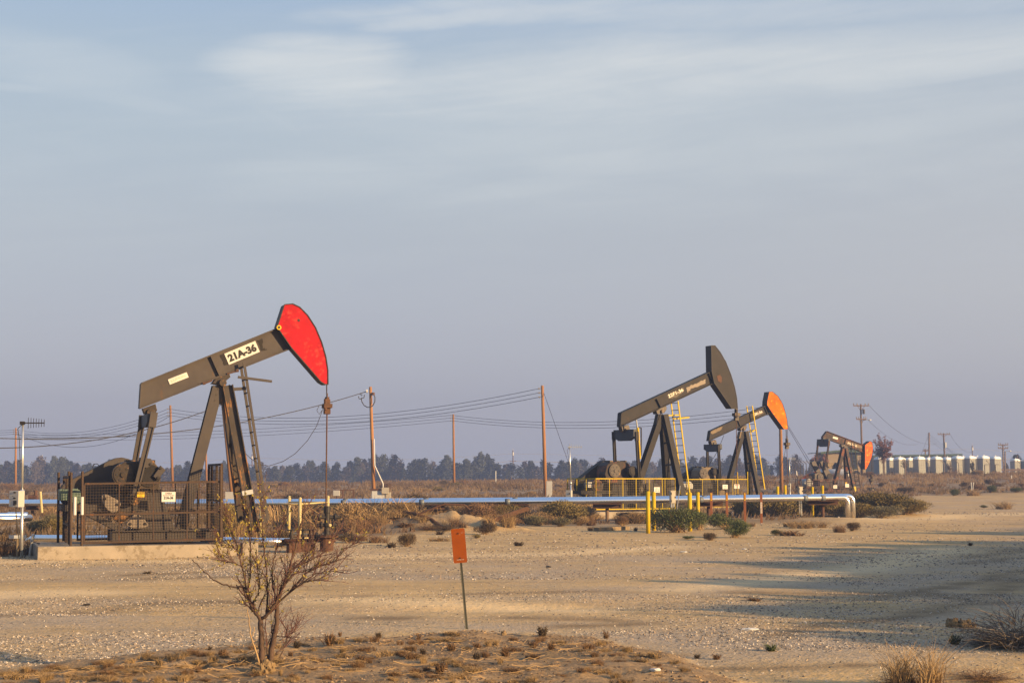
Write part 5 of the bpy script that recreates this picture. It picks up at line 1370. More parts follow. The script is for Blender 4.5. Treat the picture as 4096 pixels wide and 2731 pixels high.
def make_trailer():
    root = thing('toilet_trailer', 'x', 'trailer', (0, 0, 0), 0, 'low trailers under the portable toilets')
    mb = MB().bar((-.7, -.5, .30), (2.9, -.5, .30), .08, .12).bar((-.7, .5, .30), (2.9, .5, .30), .08, .12)
    for x in (-.7, .5, 1.7, 2.9): mb.bar((x, -.5, .30), (x, .5, .30), .08, .1)
    mb.bar((-.7, 0, .3), (-1.6, 0, .28), .08, .1); mb.build('frame', MT['edge'], root)
    for s_ in (-1, 1):
        w = MB().tube([(1.15, s_ * .62, .30), (1.15, s_ * .82, .30)], .32, 20).build('tyre', MT['tyre'], root, bevel=.02)
        MB().tube([(1.15, s_ * .60 - .0, .30), (1.15, s_ * .835, .30)], .18, 16).build('wheel_rim', MT['white'], w)
        MB().tube([(1.15 + .42 * math.cos(a), s_ * .72, .32 + .42 * math.sin(a)) for a in np.linspace(.2, math.pi - .2, 8)], .08, 6).build('mudguard', MT['edge'], root)
    MB().tube([(1.15, -.62, .30), (1.15, .62, .30)], .04, 6).build('axle', MT['edge'], root)
    return root


pt0, tr0 = make_potty(), make_trailer()
PX = [(157, 'behind the maroon tree'), (455, 'second from the maroon tree in the front row'), (760, 'third from the maroon tree, slightly tilted'), (1018, 'fourth from the maroon tree in the front row'),
      (1340, 'fifth from the maroon tree'), (1538, 'sixth from the maroon tree, green shrub before it'), (1737, 'seventh from the maroon tree, one before the last in view')]
BX = [(312, 'back row toilet between the first and second front ones'), (608, 'back row toilet between the second and third front ones'), (895, 'back row toilet mostly hidden by its third front neighbour'), (1180, 'back row toilet between the fourth and fifth front ones'),
      (1420, 'back row toilet peeking over its fifth front neighbour'), (1640, 'back row toilet peeking out behind the last front pair'), (1915, 'rightmost tall toilet of the long row, white wheel at its foot')]
first = True; firstt = True
DZ = 200
for i, (x, lb) in enumerate(PX):
    d = DZ - i * .1; p = W(O(x, 770), d); g = gz(p.x, p.y); yb = W(O(x, (757, 760, 752, 752, 745, 742, 740)[i]), d).z
    tz = yb - .36
    t_ = tr0 if i == 0 else copy_tree(tr0); t_.location = (p.x, p.y, tz); t_.rotation_euler = (0, 0, R(24 + 4 * ((i * 7) % 3 - 1)))
    t_['label'] = 'low trailer under the toilet ' + lb
    q_ = pt0 if i == 0 else copy_tree(pt0); q_.location = (p.x, p.y, yb); s_ = (755 - 505) / 250 * 1.0; q_.scale = (1.02, 1.02, 1.03)
    q_.rotation_euler = (0, R(-2) if i == 2 else 0, R(24)); q_['label'] = 'grey portable toilet ' + lb
    x2, lb2 = BX[i]; p2 = W(O(x2, 755), d + 3.4); q2 = copy_tree(pt0); yb2 = W(O(x2, (762, 762, 758, 755, 745, 742, 742)[i]), d + 3.4).z
    q2.location = (p2.x, p2.y, yb2); q2.rotation_euler = (0, 0, R(24)); q2['label'] = 'grey portable toilet, ' + lb2.replace('toilet ', ''); q2.scale = (1, 1, 1.02)
for x, lb in ((2222, 'greenish portable toilet standing apart behind a long rail near right edge'), (2385, 'greenish portable toilet cut by the right edge of the picture')):
    p = W(O(x, 735), 245); q2 = copy_tree(pt0); q2.location = (p.x, p.y, W(O(x, 735), 245).z); q2.rotation_euler = (0, 0, R(22)); q2['label'] = lb
p = W(O(2230, 740), 235); root = thing('flatbed_rail', 'long low rail barrier with a post before the two greenish toilets', 'barrier', (p.x, p.y, gz(p.x, p.y)))
zr = W(O(0, 683), 235).z - root.location.z
MB().box((1.5, 0, zr), (11, .3, .32)).build('rail', MT['woodgrey'], root)
for x in (0.4, 3.4): MB().box((x, .2, zr * .5), (.22, .2, zr * 1.7)).build('post', MT['woodgrey'], root)

# ------------------------------------------------------------------ buildings
def wallbox(root, name, x0, x1, y0, y1, zt0, zt1, mat, lap=.22):
    mb = MB(); q = [Vector((x0, y0, -1)), Vector((x1, y0, -1)), Vector((x1, y0, zt1)), Vector((x0, y0, zt0))]
    mb.prism(q, [p + Vector((0, y1 - y0, 0)) for p in q])
    n = int(min(zt0, zt1) / lap)
    for i in range(n): mb.box(((x0 + x1) / 2, y0 - .012, (i + .5) * lap), (abs(x1 - x0) - .02, .028, lap * .82))
    return mb.build(name, MT[mat], root)


d = 222; a = W(N(848, 1150), d); b = W(N(1640, 1150), d); g = 1.55
root = thing('site_building', 'tan lap sided building with green gable trim behind the farthest pump', 'building', (a.x, d, g))
wl = b.x - a.x; zl = W(N(0, 672), d).z - g; zm = W(N(0, 640), d).z - g; zr = W(N(0, 668), d).z - g
um = W(N(1120, 0), d).x - a.x
wallbox(root, 'wall', 0, um, 0, 9, zl, zm, 'wall'); wallbox(root, 'wall', um + .01, wl, 0, 9, zm, zr, 'wall')
rf = MB()
for (x0, z0_, x1, z1_) in ((-1.1, zl - .12, um, zm), (um, zm, wl + .5, zr)): rf.prism([(x0, -.6, z0_ + .02), (x1, -.6, z1_ + .02), (x1, -.6, z1_ + .16), (x0, -.6, z0_ + .16)], [(x0, 9.4, z0_ + .02), (x1, 9.4, z1_ + .02), (x1, 9.4, z1_ + .16), (x0, 9.4, z0_ + .16)])
rfo = rf.build('roof', MT['roofgrey'], root)
mb = MB().bar((-1.1, -.63, zl - .12), (um, -.63, zm), .05, .3).bar((um, -.63, zm), (wl + .5, -.63, zr), .05, .3); mb.build('fascia', MT['trimgreen'], rfo)
for x in (1318,):
    ux0 = W(N(x, 0), d).x - a.x; zw = W(N(0, 800), d).z - g; wn = MB().box((ux0, -.05, zw), (1.7, .1, 3.3 * .95)).build('window', MT['trimgreen'], root); MB().box((ux0, -.11, zw), (1.45, .04, 2.85)).build('pane', MT['glass'], wn)
d = 262; a = W(O(70, 600), d); b = W(O(1362, 600), d); g = 1.2
root = thing('long_building', 'long low tan building with dark green eave behind the portable toilets', 'building', (a.x, d, g)); wl = b.x - a.x; zt = W(O(0, 475), d).z - g
wallbox(root, 'wall', 0, wl, 0, 12, zt - .15, zt + .1, 'wall', .3)
MB().bar((-.4, -.3, zt), (wl + .4, -.3, zt + .25), .8, .34).build('eave', MT['trimgreen'], root)
mb = MB()
for x in (710, 848): mb.box((W(O(x, 0), d).x - a.x, -.1, zt * .5), (.25, .12, zt)); 
mb.build('downpipe', MT['trimgreen'], root)
p = W(N(940, 1115), 180); root = thing('propane_tank', 'white horizontal tank behind the farthest pump', 'tank', (p.x, p.y, gz(p.x, p.y)), R(-30))
zc_ = p.z - root.location.z; rr = 50 * 180 / F / 2 * .45 + .35
MB().tube([(-1.9, 0, zc_), (-1.7, 0, zc_), (1.7, 0, zc_), (1.9, 0, zc_), (2.0, 0, zc_)], [.25, .52, .52, .40, .1], 20).build('shell', MT['white'], root, smooth=True)
for x in (-1.1, 1.1): MB().box((x, 0, (zc_ - .4) / 2), (.2, .8, zc_ - .35)).build('leg', MT['white'], root)
for x, lb in ((1290, 'left of two dark wheels by the tan building'), (1440, 'right of two dark wheels by the tan building')):
    p = W(N(x, 1130), 205); root = thing('spare_wheel', lb, 'wheel', (p.x, p.y, p.z), R(5)); MB().tube([(0, -.12, 0), (0, .12, 0)], .50, 20).build('tyre', MT['tyre'], root, bevel=.03); MB().tube([(0, -.14, 0), (0, .14, 0)], .22, 14).build('wheel_rim', MT['weight'], root)
p = W(N(195, 1150), 185); tag(MB().tube([p + Vector((0, 0, -.3)), p + Vector((-.03, 0, .3)), p + Vector((-.05, 0, .55))], [.09, .08, .04], 8).build('marker_barrel', MT['plate']), 'slim white marker beside the chain link fence at its left end', 'marker')

# ------------------------------------------------------------------ chain link fences with barbed wire arms
def clf(label, xs, d, y0, y1, Z, arm=1, mat='steel', dd=0):
    p = W(Z(xs[0], y1), d); root = thing('chain_link_fence', label, 'fence', (p.x, d, gz(p.x, d))); o = Vector(root.location); prevp = None
    wires = MB()
    for i, x in enumerate(xs):
        q = W(Z(x, y1), d + dd * i); g_ = gz(q.x, q.y); t = W(Z(x, y0), d + dd * i).z
        b = Vector((q.x, q.y, g_)) - o
        MB().tube([b - Vector((0, 0, .2)), b + Vector((0, 0, t - g_)), b + Vector((-.45 * arm, -.1, t - g_ + .42))], .045, 7).build('post', MT[mat], root)
        tt = b + Vector((0, 0, t - g_))
        if prevp is not None:
            pb, ptp = prevp
            for k_ in range(9): f_ = k_ / 8; wires.tube([pb.lerp(ptp, f_), b.lerp(tt, f_)], .010, 4)
            for k_ in (.3, .65, 1): wires.tube([ptp + Vector((-.45 * arm, -.1, .42)) * k_, tt + Vector((-.45 * arm, -.1, .42)) * k_], .010, 4)
            n_ = int((tt - ptp).length / .28)
            for k_ in range(1, n_): wires.tube([pb.lerp(b, k_ / n_), ptp.lerp(tt, k_ / n_)], .007, 4)
        prevp = (b, tt)
    wires.build('fence_wire', MT['weight'], root)


clf('dark chain link fence with barbed wire arms left of the tan building', [95, 150, 210, 275, 335, 395, 470, 540], 190, 915, 1150, N, 1, 'steel')
clf('open wire fence with slanted post arms in front of the portable toilets', [200, 540, 900, 1135, 1360, 1597, 1830, 2070, 2300], 190, 585, 760, O, 1, 'weight')
for i, x in enumerate((535, 1917, 1755)):
    p = W(O(x, 770), 191); t = W(O(x, 600 if i else 680), 191)
    tag(MB().tube([p - Vector((0, 0, .3)), Vector((p.x, p.y, t.z))], .06, 7).bar(Vector((p.x, p.y, t.z)), Vector((p.x + .5, p.y, t.z)), .05, .05).bar(Vector((p.x, p.y, t.z - 1.2)), Vector((p.x + .5, p.y, t.z - 1.2)), .05, .05).build('gate_post', MT['edge']), ['dark gate post before the second toilet wheel', 'dark gate post beside the white wheel at right', 'dark gate post before the seventh toilet'][i], 'post')

# ------------------------------------------------------------------ plants
def rvec(r): return Vector((r.gauss(0, 1), r.gauss(0, 1), r.gauss(0, 1))).normalized()


def ribbon(mb, pts, w, mi=0):
    """flat tapering blade through pts"""
    o = len(mb.v); n = len(pts); sd = (pts[-1] - pts[0]).cross(Vector((random.uniform(-1, 1), random.uniform(-1, 1), .3)))
    sd = sd.normalized() if sd.length > 1e-6 else Vector((1, 0, 0))
    for i, p in enumerate(pts):
        k = w * (1 - .85 * i / (n - 1)) / 2
        mb.v.append(tuple(p + sd * k)); mb.v.append(tuple(p - sd * k))
    for i in range(n - 1):
        mb.f.append((o + 2 * i, o + 2 * i + 1, o + 2 * i + 3, o + 2 * i + 2)); mb.m.append(mi)


def leafquad(mb, p, s, r, mi=0, el=1.6):
    a = rvec(r); b = a.orthogonal().normalized(); o = len(mb.v)
    mb.v += [tuple(p - a * s * el * .5), tuple(p + b * s * .35), tuple(p + a * s * el * .5), tuple(p - b * s * .35)]
    mb.f.append((o, o + 1, o + 2, o + 3)); mb.m.append(mi)


def proto_tuft(seed, n=260, spread=.55, wid=.022):
    """dry grass tuft: unit radius .5, height 1"""
    r = random.Random(seed); random.seed(seed); mb = MB()
    cl = [(r.uniform(-.3, .3), r.uniform(-.3, .3), r.uniform(.55, 1)) for _ in range(7)]
    for i in range(n):
        c = r.choice(cl); a = r.uniform(0, 6.283); l = c[2] * r.uniform(.45, 1.05); s = spread * r.random() ** .7
        b = Vector((c[0] + r.gauss(0, .06), c[1] + r.gauss(0, .06), -.03)); d = Vector((math.cos(a) * s, math.sin(a) * s, 0))
        ribbon(mb, [b, b + d * .35 * l + Vector((0, 0, .55 * l)), b + d * l + Vector((0, 0, l * r.uniform(.75, 1.0)))], wid * r.uniform(.6, 1.4))
    return mb


def proto_bush(seed, n=4600, leaf=.030, stems=90, flat=.9):
    """dense small leaved shrub"""
    r = random.Random(seed); random.seed(seed); mb = MB()
    lobes = [(Vector((r.uniform(-.26, .26), r.uniform(-.26, .26), r.uniform(.28, .62))), r.uniform(.20, .34)) for _ in range(9)]
    for i in range(stems):
        c, q = r.choice(lobes); e = c + rvec(r) * q * r.uniform(.7, 1.4); e.z = max(e.z, .08)
        ribbon(mb, [Vector((r.gauss(0, .07), r.gauss(0, .07), -.03)), e * .55 + Vector((0, 0, .03)), e], .016, 1)
    for i in range(n):
        c, q = r.choice(lobes); p = c + rvec(r) * q * r.random() ** .33 * r.uniform(.8, 1.12)
        if p.z < .02: p.z = r.uniform(.02, .2)
        up = Vector((p.x * .5, p.y * .5, .55)).normalized(); e = p + (up + rvec(r) * .55).normalized() * leaf * r.uniform(1.2, 3.2)
        ribbon(mb, [p, (p + e) / 2 + rvec(r) * .004, e], leaf * r.uniform(.4, .8), 0)
    return mb


def proto_tumble(seed, n=420, wid=.013):
    r = random.Random(seed); random.seed(seed); mb = MB()
    for i in range(n):
        a = rvec(r); a.z = abs(a.z) * .9; b = rvec(r)
        p = Vector((r.gauss(0, .05), r.gauss(0, .05), .05)) if i % 3 else Vector((a.x * .3, a.y * .3, a.z * .4 + .1))
        pts = [p]
        d = (a + b * .4).normalized()
        for k in range(4):
            d = (d + rvec(r) * .38 + Vector((0, 0, -.07 * k))).normalized(); p = p + d * r.uniform(.09, .17); p.z = max(p.z, .01); pts.append(p)
        ribbon(mb, pts, wid)
        q = pts[2]; ribbon(mb, [q, q + rvec(r) * .08, q + rvec(r) * .16], wid * .7)
    return mb


def proto_weed(seed, n=70):
    """low dead weed with knotty stems"""
    r = random.Random(seed); random.seed(seed); mb = MB()
    for i in range(n):
        a = r.uniform(0, 6.283); l = r.uniform(.25, .6); b = Vector((r.gauss(0, .08), r.gauss(0, .08), -.02))
        m_ = b + Vector((math.cos(a) * l * .4, math.sin(a) * l * .4, r.uniform(.25, .9) * .8)); e = m_ + Vector((math.cos(a) * l * .3, math.sin(a) * l * .3, r.uniform(-.1, .35)))
        ribbon(mb, [b, m_, e], .04)
        for k in range(6): leafquad(mb, b.lerp(m_, r.uniform(.3, 1)) + rvec(r) * .05, r.uniform(.04, .09), r)
    return mb


ME = {}
for i in range(3):
    for nme, bld in (('tuft', proto_tuft(10 + i)), ('finetuft', proto_tuft(30 + i, 420, .75, .013)), ('bush', proto_bush(50 + i)), ('tumble', proto_tumble(70 + i)), ('weed', proto_weed(90 + i))):
        ME[nme, i] = bld
_MC = {}


def plant(name, kind, mat, p, w, h, label, group=None, rz=None, depth=None, mat2='drytwig'):
    k = (kind, random.randrange(3))
    key = (k, mat)
    if key not in _MC: _MC[key] = ME[k].mesh(name, [MT[mat], MT[mat2]])
    o = bpy.data.objects.new(name, _MC[key]); COL.objects.link(o)
    o.location = p; o.scale = (w, depth or w, h); o.rotation_euler = (0, 0, random.uniform(0, 6.28) if rz is None else rz)
    return tag(o, label, 'bush' if name != 'grass_tuft' and name != 'dead_weed' else ('grass' if name == 'grass_tuft' else 'weed'), group)


def put(name, kind, mat, s, wpx, hpx, label, d=None, group=None):
    p = W(s, d) if d else gp(s)
    if d: p.z = gz(p.x, p.y)
    k = p.y / F; kk = {'bush': 1.0, 'tumble': 1.05, 'tuft': 1.15, 'finetuft': 1.35, 'weed': 1.1}[kind]
    kh = {'bush': 1.0, 'tumble': 1.5, 'tuft': 1.0, 'finetuft': 1.0, 'weed': 1.0}[kind]
    return plant(name, kind, mat, p, wpx * k / kk * 1.05, hpx * k * kh, label, group)


random.seed(3)
SH = [  # name, kind, material, base pixel, width px, height px, label, depth
    ('sage_bush', 'bush', 'sage', E(900, 1528), 215, 125, 'large dark green bush around the yellow bollard and leaning rod', None),
    ('sage_bush', 'bush', 'sage', E(1075, 1510), 100, 92, 'dark green bush merging with right end of the large green one', None),
    ('sage_bush', 'bush', 'sage', E(1290, 1500), 150, 72, 'mid green bush below the second brown marker post', None),
    ('sage_bush', 'bush', 'sage', H(670, 1566), 118, 78, 'round bright green bush standing forward on open sand', None),
    ('sage_bush', 'bush', 'sage', L(80, 180), 55, 16, 'tiny dark green plant on sand before the yellow bollards', None),
    ('sage_bush', 'bush', 'deadbrush', L(245, 186), 68, 34, 'small brown bush touching the round bright green bush', None),
    ('olive_bush', 'bush', 'olive', E(1650, 1420), 190, 118, 'olive bush behind the pipeline and last brown marker', 65),
    ('olive_bush', 'bush', 'olive', E(1490, 1400), 150, 108, 'olive bush behind pipeline between two brown markers', 66),
    ('olive_bush', 'bush', 'olive', E(1600, 1300), 170, 70, 'olive brush on top of the footing by the orange headed pump ladder', 70),
    ('olive_bush', 'bush', 'olive', Ff(250, 1285), 200, 100, 'olive brush behind the yellow bollard near the elbows', 67),
    ('olive_bush', 'bush', 'olive', Ff(60, 1290), 120, 100, 'rusty olive brush below the small tan box', 67.5),
    ('olive_bush', 'bush', 'olive', Ff(530, 1275), 130, 90, 'dark olive bush just behind the silver elbows', 66),
    ('olive_bush', 'bush', 'olive', Ff(800, 1262), 220, 110, 'tallest olive brown bush right of the silver elbows', 69),
    ('olive_bush', 'bush', 'olive', Ff(1000, 1262), 210, 98, 'wide olive brown bush right of the tallest one by the elbows', 68),
    ('olive_bush', 'bush', 'olive', Ff(1170, 1262), 170, 70, 'low golden olive bush at the right end of the clump', 67),
    ('olive_bush', 'bush', 'greysage', Ff(930, 1255), 140, 60, 'greyish bush in front of the olive clump by the elbows', 65.5),
    ('olive_bush', 'bush', 'olive', Ff(720, 1255), 130, 66, 'small olive bush right against the silver elbow', 65.5),
    ('sage_bush', 'bush', 'greysage', Dd(470, 1250), 130, 100, 'tall grey green sagebrush left of the concrete pad, below the yellow stake', 46),
    ('sage_bush', 'bush', 'greysage', Dd(330, 1255), 110, 66, 'low grey green sagebrush behind the antenna mast', 46.5),
    ('sage_bush', 'bush', 'olive', Dd(560, 1262), 90, 82, 'olive sagebrush just behind the left end of the mesh fence', 45),
    ('dry_bush', 'finetuft', 'rustbrush', Dd(90, 1515), 130, 108, 'tall tangled russet brush at the left edge beside the mast', 33.8),
    ('dry_bush', 'finetuft', 'rustbrush', Dd(260, 1500), 90, 90, 'russet brush between the mast and the concrete pad', 34.5),
    ('dry_bush', 'tumble', 'deadbrush', Dd(30, 1500), 130, 80, 'dark twiggy bush at the far left edge', 34.5),
    ('dry_bush', 'tuft', 'straw', Dd(30, 1280), 150, 45, 'tan dry grass behind the russet brush at left edge', 42),
    ('dry_bush', 'finetuft', 'straw', A(1110, 1400), 190, 170, 'tall golden dry brush behind the legs of the nearest pump', 42),
    ('olive_bush', 'bush', 'olive', A(1010, 1390), 150, 150, 'olive brush behind the leaning ladder of the nearest pump', 45),
    ('dry_bush', 'finetuft', 'rustbrush', A(1290, 1395), 120, 110, 'golden brush inside the cream handrail', 40.5),
    ('dry_bush', 'bush', 'deadbrush', Q(350, 745), 130, 70, 'dark brown bush before the cream handrail', 38.6),
    ('olive_bush', 'bush', 'greysage', M(140, 1350), 170, 82, 'wide grey green sage behind the wellhead stack', 58),
    ('olive_bush', 'bush', 'greysage', M(420, 1330), 190, 78, 'wide grey green sage below the pipeline, right of the wellhead', 58),
    ('olive_bush', 'bush', 'olive', M(620, 1320), 150, 70, 'olive sage under the pipeline between two rusty supports', 58.5),
    ('olive_bush', 'bush', 'sage', M(930, 1310), 95, 52, 'green bush rising in front of the pipeline at mid frame', 57.5),
    ('dry_bush', 'bush', 'rustbrush', M(1180, 1330), 105, 52, 'russet bush under the pipeline near mid frame', 57),
    ('olive_bush', 'bush', 'olive', M(1420, 1320), 150, 60, 'olive bush under pipeline left of a rusty support', 58.5),
    ('dry_bush', 'tuft', 'straw', M(1560, 1435), 110, 68, 'tan dry brush behind the rusty beam on the dirt heap', None),
    ('dry_bush', 'finetuft', 'straw', M(1720, 1440), 120, 84, 'tall tan dry brush left of the leaning cream stake', None),
    ('olive_bush', 'bush', 'greysage', M(2010, 1418), 100, 48, 'grey green bush right of the leaning cream stake', None),
    ('olive_bush', 'bush', 'greysage', M(2215, 1422), 90, 42, 'grey green bush left of the yellow fence', None),
    ('dry_bush', 'bush', 'straw', M(2150, 1360), 140, 66, 'tan bush beyond the grey green pair left of the yellow fence', 58.5),
    ('dry_bush', 'finetuft', 'rustbrush', Gg(390, 1398), 82, 52, 'orange tan brush directly below the yellow fence corner', None),
    ('dry_bush', 'bush', 'straw', Gg(230, 1400), 80, 42, 'low tan bush left of the orange tan brush', None),
    ('dry_bush', 'bush', 'rustbrush', Gg(835, 1415), 66, 52, 'rounded brown bush alone before the concrete footing', None),
    ('dry_bush', 'tuft', 'rustbrush', Gg(390, 1470), 48, 24, 'small russet tuft near the timber', None),
    ('dry_bush', 'weed', 'deadbrush', Gg(1020, 1478), 34, 20, 'small dark weed on sand left of the lone yellow bollard', None),
    ('tumbleweed', 'tumble', 'tumble', M(370, 1422), 70, 44, 'round grey tumbleweed in dry grass right of the wellhead', None),
    ('dry_bush', 'finetuft', 'straw', M(230, 1440), 120, 60, 'pale dry grass right beside the wellhead stack', None),
    ('dry_bush', 'finetuft', 'straw', M(520, 1440), 95, 60, 'pale dry grass left of the sandy dirt heap', None),
    ('dry_bush', 'finetuft', 'straw', M(690, 1392), 150, 62, 'tall pale grass behind the sandy dirt heap', None),
    ('dry_bush', 'weed', 'rustbrush', M(760, 1450), 110, 24, 'low russet weeds on the front slope of the dirt heap', None),
    ('dry_bush', 'tumble', 'rustbrush', M(960, 1455), 90, 26, 'russet tangle on the middle of the dirt heap', None),
    ('dry_bush', 'finetuft', 'rustbrush', M(1250, 1440), 120, 60, 'russet brush at the right shoulder of the dirt heap', None),
    ('dry_bush', 'finetuft', 'straw', M(900, 1385), 130, 45, 'pale grass behind the bent thin pipe', None),
    ('dry_bush', 'bush', 'deadbrush', M(1490, 1502), 98, 56, 'dark round dead bush right of the orange sign top', None),
    ('dry_bush', 'tumble', 'deadbrush', M(1120, 1470), 90, 38, 'tangled dead brush on right slope of the dirt heap', None),
    ('dry_bush', 'weed', 'deadbrush', M(1080, 1500), 70, 20, 'low dead brush at the foot of the dirt heap', None),
    ('dry_bush', 'bush', 'deadbrush', Q(1850, 838), 74, 66, 'upright dark dead bush on sand, left of the orange sign', None),
    ('dry_bush', 'weed', 'deadbrush', Q(1660, 852), 74, 30, 'low dark branch pile beside the upright dead bush', None),
    ('dry_bush', 'weed', 'deadbrush', K(1300, 224), 82, 24, 'small flat grey green plant alone on open sand', None),
    ('dry_bush', 'finetuft', 'rustbrush', Q(1480, 795), 130, 58, 'tan brush before the dirt heap, left of the dead bush', None),
    ('dry_bush', 'bush', 'deadbrush', Q(1180, 800), 110, 44, 'dark brown brush beside the wellhead casing', None),
    ('dry_bush', 'finetuft', 'straw', Q(1330, 775), 70, 44, 'thin tan brush right of the wellhead casing', None),
    ('dry_bush', 'tuft', 'straw', Q(2250, 780), 100, 22, 'low straw at the foot of dirt heap behind the sign', None),
    ('dry_bush', 'bush', 'olive', M(1425, 1540), 36, 20, 'little olive tuft on sand right of the orange sign', None),
    ('dry_bush', 'finetuft', 'rustbrush', Ff(520, 1442), 72, 46, 'brown brush just below the silver elbows', None),
    ('dry_bush', 'bush', 'deadbrush', Ff(640, 1425), 62, 44, 'dark brown bush right of the brown brush below the elbows', None),
    ('dry_bush', 'finetuft', 'straw', Ff(130, 1400), 130, 55, 'pale straw under the pipeline near the tan box', None),
    ('dry_bush', 'finetuft', 'straw', Ff(280, 1395), 120, 42, 'pale straw around the rusty post by the elbows', None),
    ('dry_bush', 'tuft', 'rustbrush', Ff(60, 1475), 130, 34, 'low russet brush on sand right of the round green bush', None),
    ('sage_bush', 'bush', 'sage', H(1160, 1545), 52, 24, 'small dark green plant amid low russet brush', None),
    ('dry_bush', 'tuft', 'straw', H(1400, 1450), 130, 36, 'pale straw patch below the marker with white lettering', None),
    ('dry_bush', 'tuft', 'straw', E(1470, 1480), 60, 26, 'short straw right of the brown markers', None),
    ('dry_bush', 'finetuft', 'straw', Ff(2150, 1208), 128, 44, 'wide golden grass clump alone on gravel near right edge', None),
    ('sage_bush', 'bush', 'sage', Ff(1955, 1196), 30, 14, 'tiny green plant left of the golden grass clump', None),
    ('dry_bush', 'finetuft', 'straw', Ff(1860, 1075), 95, 52, 'russet gold brush around two white stakes', None),
    ('sage_bush', 'bush', 'sage', Ff(1655, 1075), 48, 30, 'dark green bush left of the two white stakes', None),
    ('sage_bush', 'bush', 'sage', Ff(2020, 1045), 50, 32, 'dark green bush right of the two white stakes', None),
    ('sage_bush', 'bush', 'sage', Ff(2280, 1040), 46, 24, 'dark green bush at right edge of the field', None),
    ('dry_bush', 'bush', 'deadbrush', Ff(1740, 990), 40, 24, 'dark brown bush behind the two white stakes', None),
    ('dry_bush', 'tumble', 'rustbrush', O(1290, 795), 54, 26, 'brown heap of tumbleweed before the fifth portable toilet', 188),
    ('dry_bush', 'bush', 'deadbrush', O(185, 950), 30, 20, 'dark russet bush right of the farthest wellhead', None),
    ('dry_bush', 'bush', 'deadbrush', O(470, 950), 26, 18, 'dark bush in field below the maroon tree', None),
    ('olive_bush', 'bush', 'olive', M(335, 1185), 100, 36, 'rounded olive bush beyond the pipeline left of the golden pole', 84),
    ('dry_bush', 'finetuft', 'straw', M(1080, 1180), 110, 34, 'golden grass beyond the pipeline at mid frame', 74),
    ('dry_bush', 'bush', 'olive', M(950, 1178), 70, 22, 'olive mound beyond the pipeline at mid frame', 75),
    ('dry_bush', 'finetuft', 'straw', M(100, 1180), 60, 36, 'golden grass beyond the pipeline behind the wellhead rod', 80),
    ('tumbleweed', 'tumble', 'tumble', L(2310, 920), 360, 150, 'large grey tumbleweed heap at the right edge in shade', None),
    ('tumbleweed', 'tumble', 'tumble', L(2140, 900), 220, 80, 'grey dead brush spreading left of the large tumbleweed heap', None),
    ('sage_bush', 'weed', 'sage', L(1890, 885), 90, 50, 'small green weed at left foot of grey dead brush', None),
    ('dry_bush', 'finetuft', 'straw', L(1640, 1200), 300, 235, 'tall pale golden grass at bottom right corner', None),
    ('dry_bush', 'tumble', 'rustbrush', L(1600, 1190), 260, 70, 'russet twigs at the foot of the tall golden grass', None),
    ('dry_bush', 'tumble', 'rustbrush', L(2080, 1130), 280, 40, 'low russet twigs right of the tall golden grass', None),
    ('dead_weed', 'weed', 'sage', L(650, 938), 90, 38, 'dark green plant on sand at lower right centre', None),
    ('dead_weed', 'weed', 'rustbrush', L(280, 990), 60, 28, 'russet dead weed left of the dark green plant', None),
    ('dead_weed', 'weed', 'deadbrush', L(150, 985), 50, 22, 'thin dark dead weed farthest left of the dark green plant', None),
    ('dead_weed', 'tuft', 'rustbrush', L(540, 596), 90, 18, 'low rust coloured tuft on gravel in mid right', None),
    ('dead_weed', 'weed', 'deadbrush', L(1990, 222), 42, 18, 'small dark weed alone on gravel in the shade', None),
    ('dead_weed', 'weed', 'deadbrush', (588, 2295), 60, 14, 'small dark weed on gravel before the concrete pad', None),
]
for s in SH: put(*s[:7], d=s[7])

# weeds on the dirt bank
random.seed(21)
WD = [(K(45, 905), 60, 46), (K(630, 862), 40, 34), (K(850, 930), 70, 36), (K(660, 955), 50, 32), (K(1020, 915), 60, 26), (K(1215, 965), 55, 50), (K(1020, 985), 70, 40), (K(770, 1085), 80, 66), (K(1520, 925), 60, 38), (K(1460, 825), 85, 52),
      (K(1890, 850), 40, 40), (I(1420, 1240), 90, 60), (I(320, 1270), 30, 22), (I(1520, 1145), 30, 26), (I(430, 1330), 60, 40), (K(360, 850), 60, 30), (K(240, 1010), 80, 40), (K(1400, 905), 70, 36), (I(1120, 1260), 60, 40)]
for i, (s, w, h) in enumerate(WD): put('dead_weed', 'weed', ['deadbrush', 'rustbrush', 'rustbrush'][i % 3], s, w, h, 'small brown dead weed on the dark earth bank in the foreground', group='dead weeds on the earth bank')
TG = []
for i in range(250):
    px = random.uniform(0, 2750); rim = np.interp(px / 1.7415, [0, 300, 600, 1060, 1450, 1600], [1545, 1512, 1484, 1455, 1480, 1540]); py = rim * 1.7415 + 8 + random.random() ** 1.3 * (2745 - rim * 1.7415)
    if py < 2740: TG.append((px, py))
for s in TG: put('grass_tuft', random.choice(['tuft', 'finetuft', 'tuft']), random.choice(['straw', 'rustbrush', 'straw']), s, random.uniform(30, 120), random.uniform(8, 38), 'short dry grass tuft on the dark earth bank in the foreground', group='grass tufts on the earth bank')
r = random.Random(77); mb = MB()
for i in range(170):      # fallen dead stems lying on the bank
    px = r.uniform(0, 2400); rim = np.interp(px / 1.7415, [0, 300, 600, 1060, 1450], [1545, 1512, 1484, 1455, 1480]) * 1.7415
    s = (px, r.uniform(rim + 25, 2715)); p = gp(s); a = r.uniform(-.6, .6); l = r.uniform(.06, .34); pts = []
    for k in range(5):
        q = p + Vector((math.cos(a) * l * k / 4, math.sin(a) * l * k / 4, 0)); a += r.uniform(-.2, .2); q.z = gz(q.x, q.y) + .012 + .02 * r.random(); pts.append(q)
    mb.tube(pts, [.0032, .003, .0026, .0024, .0018], 5)
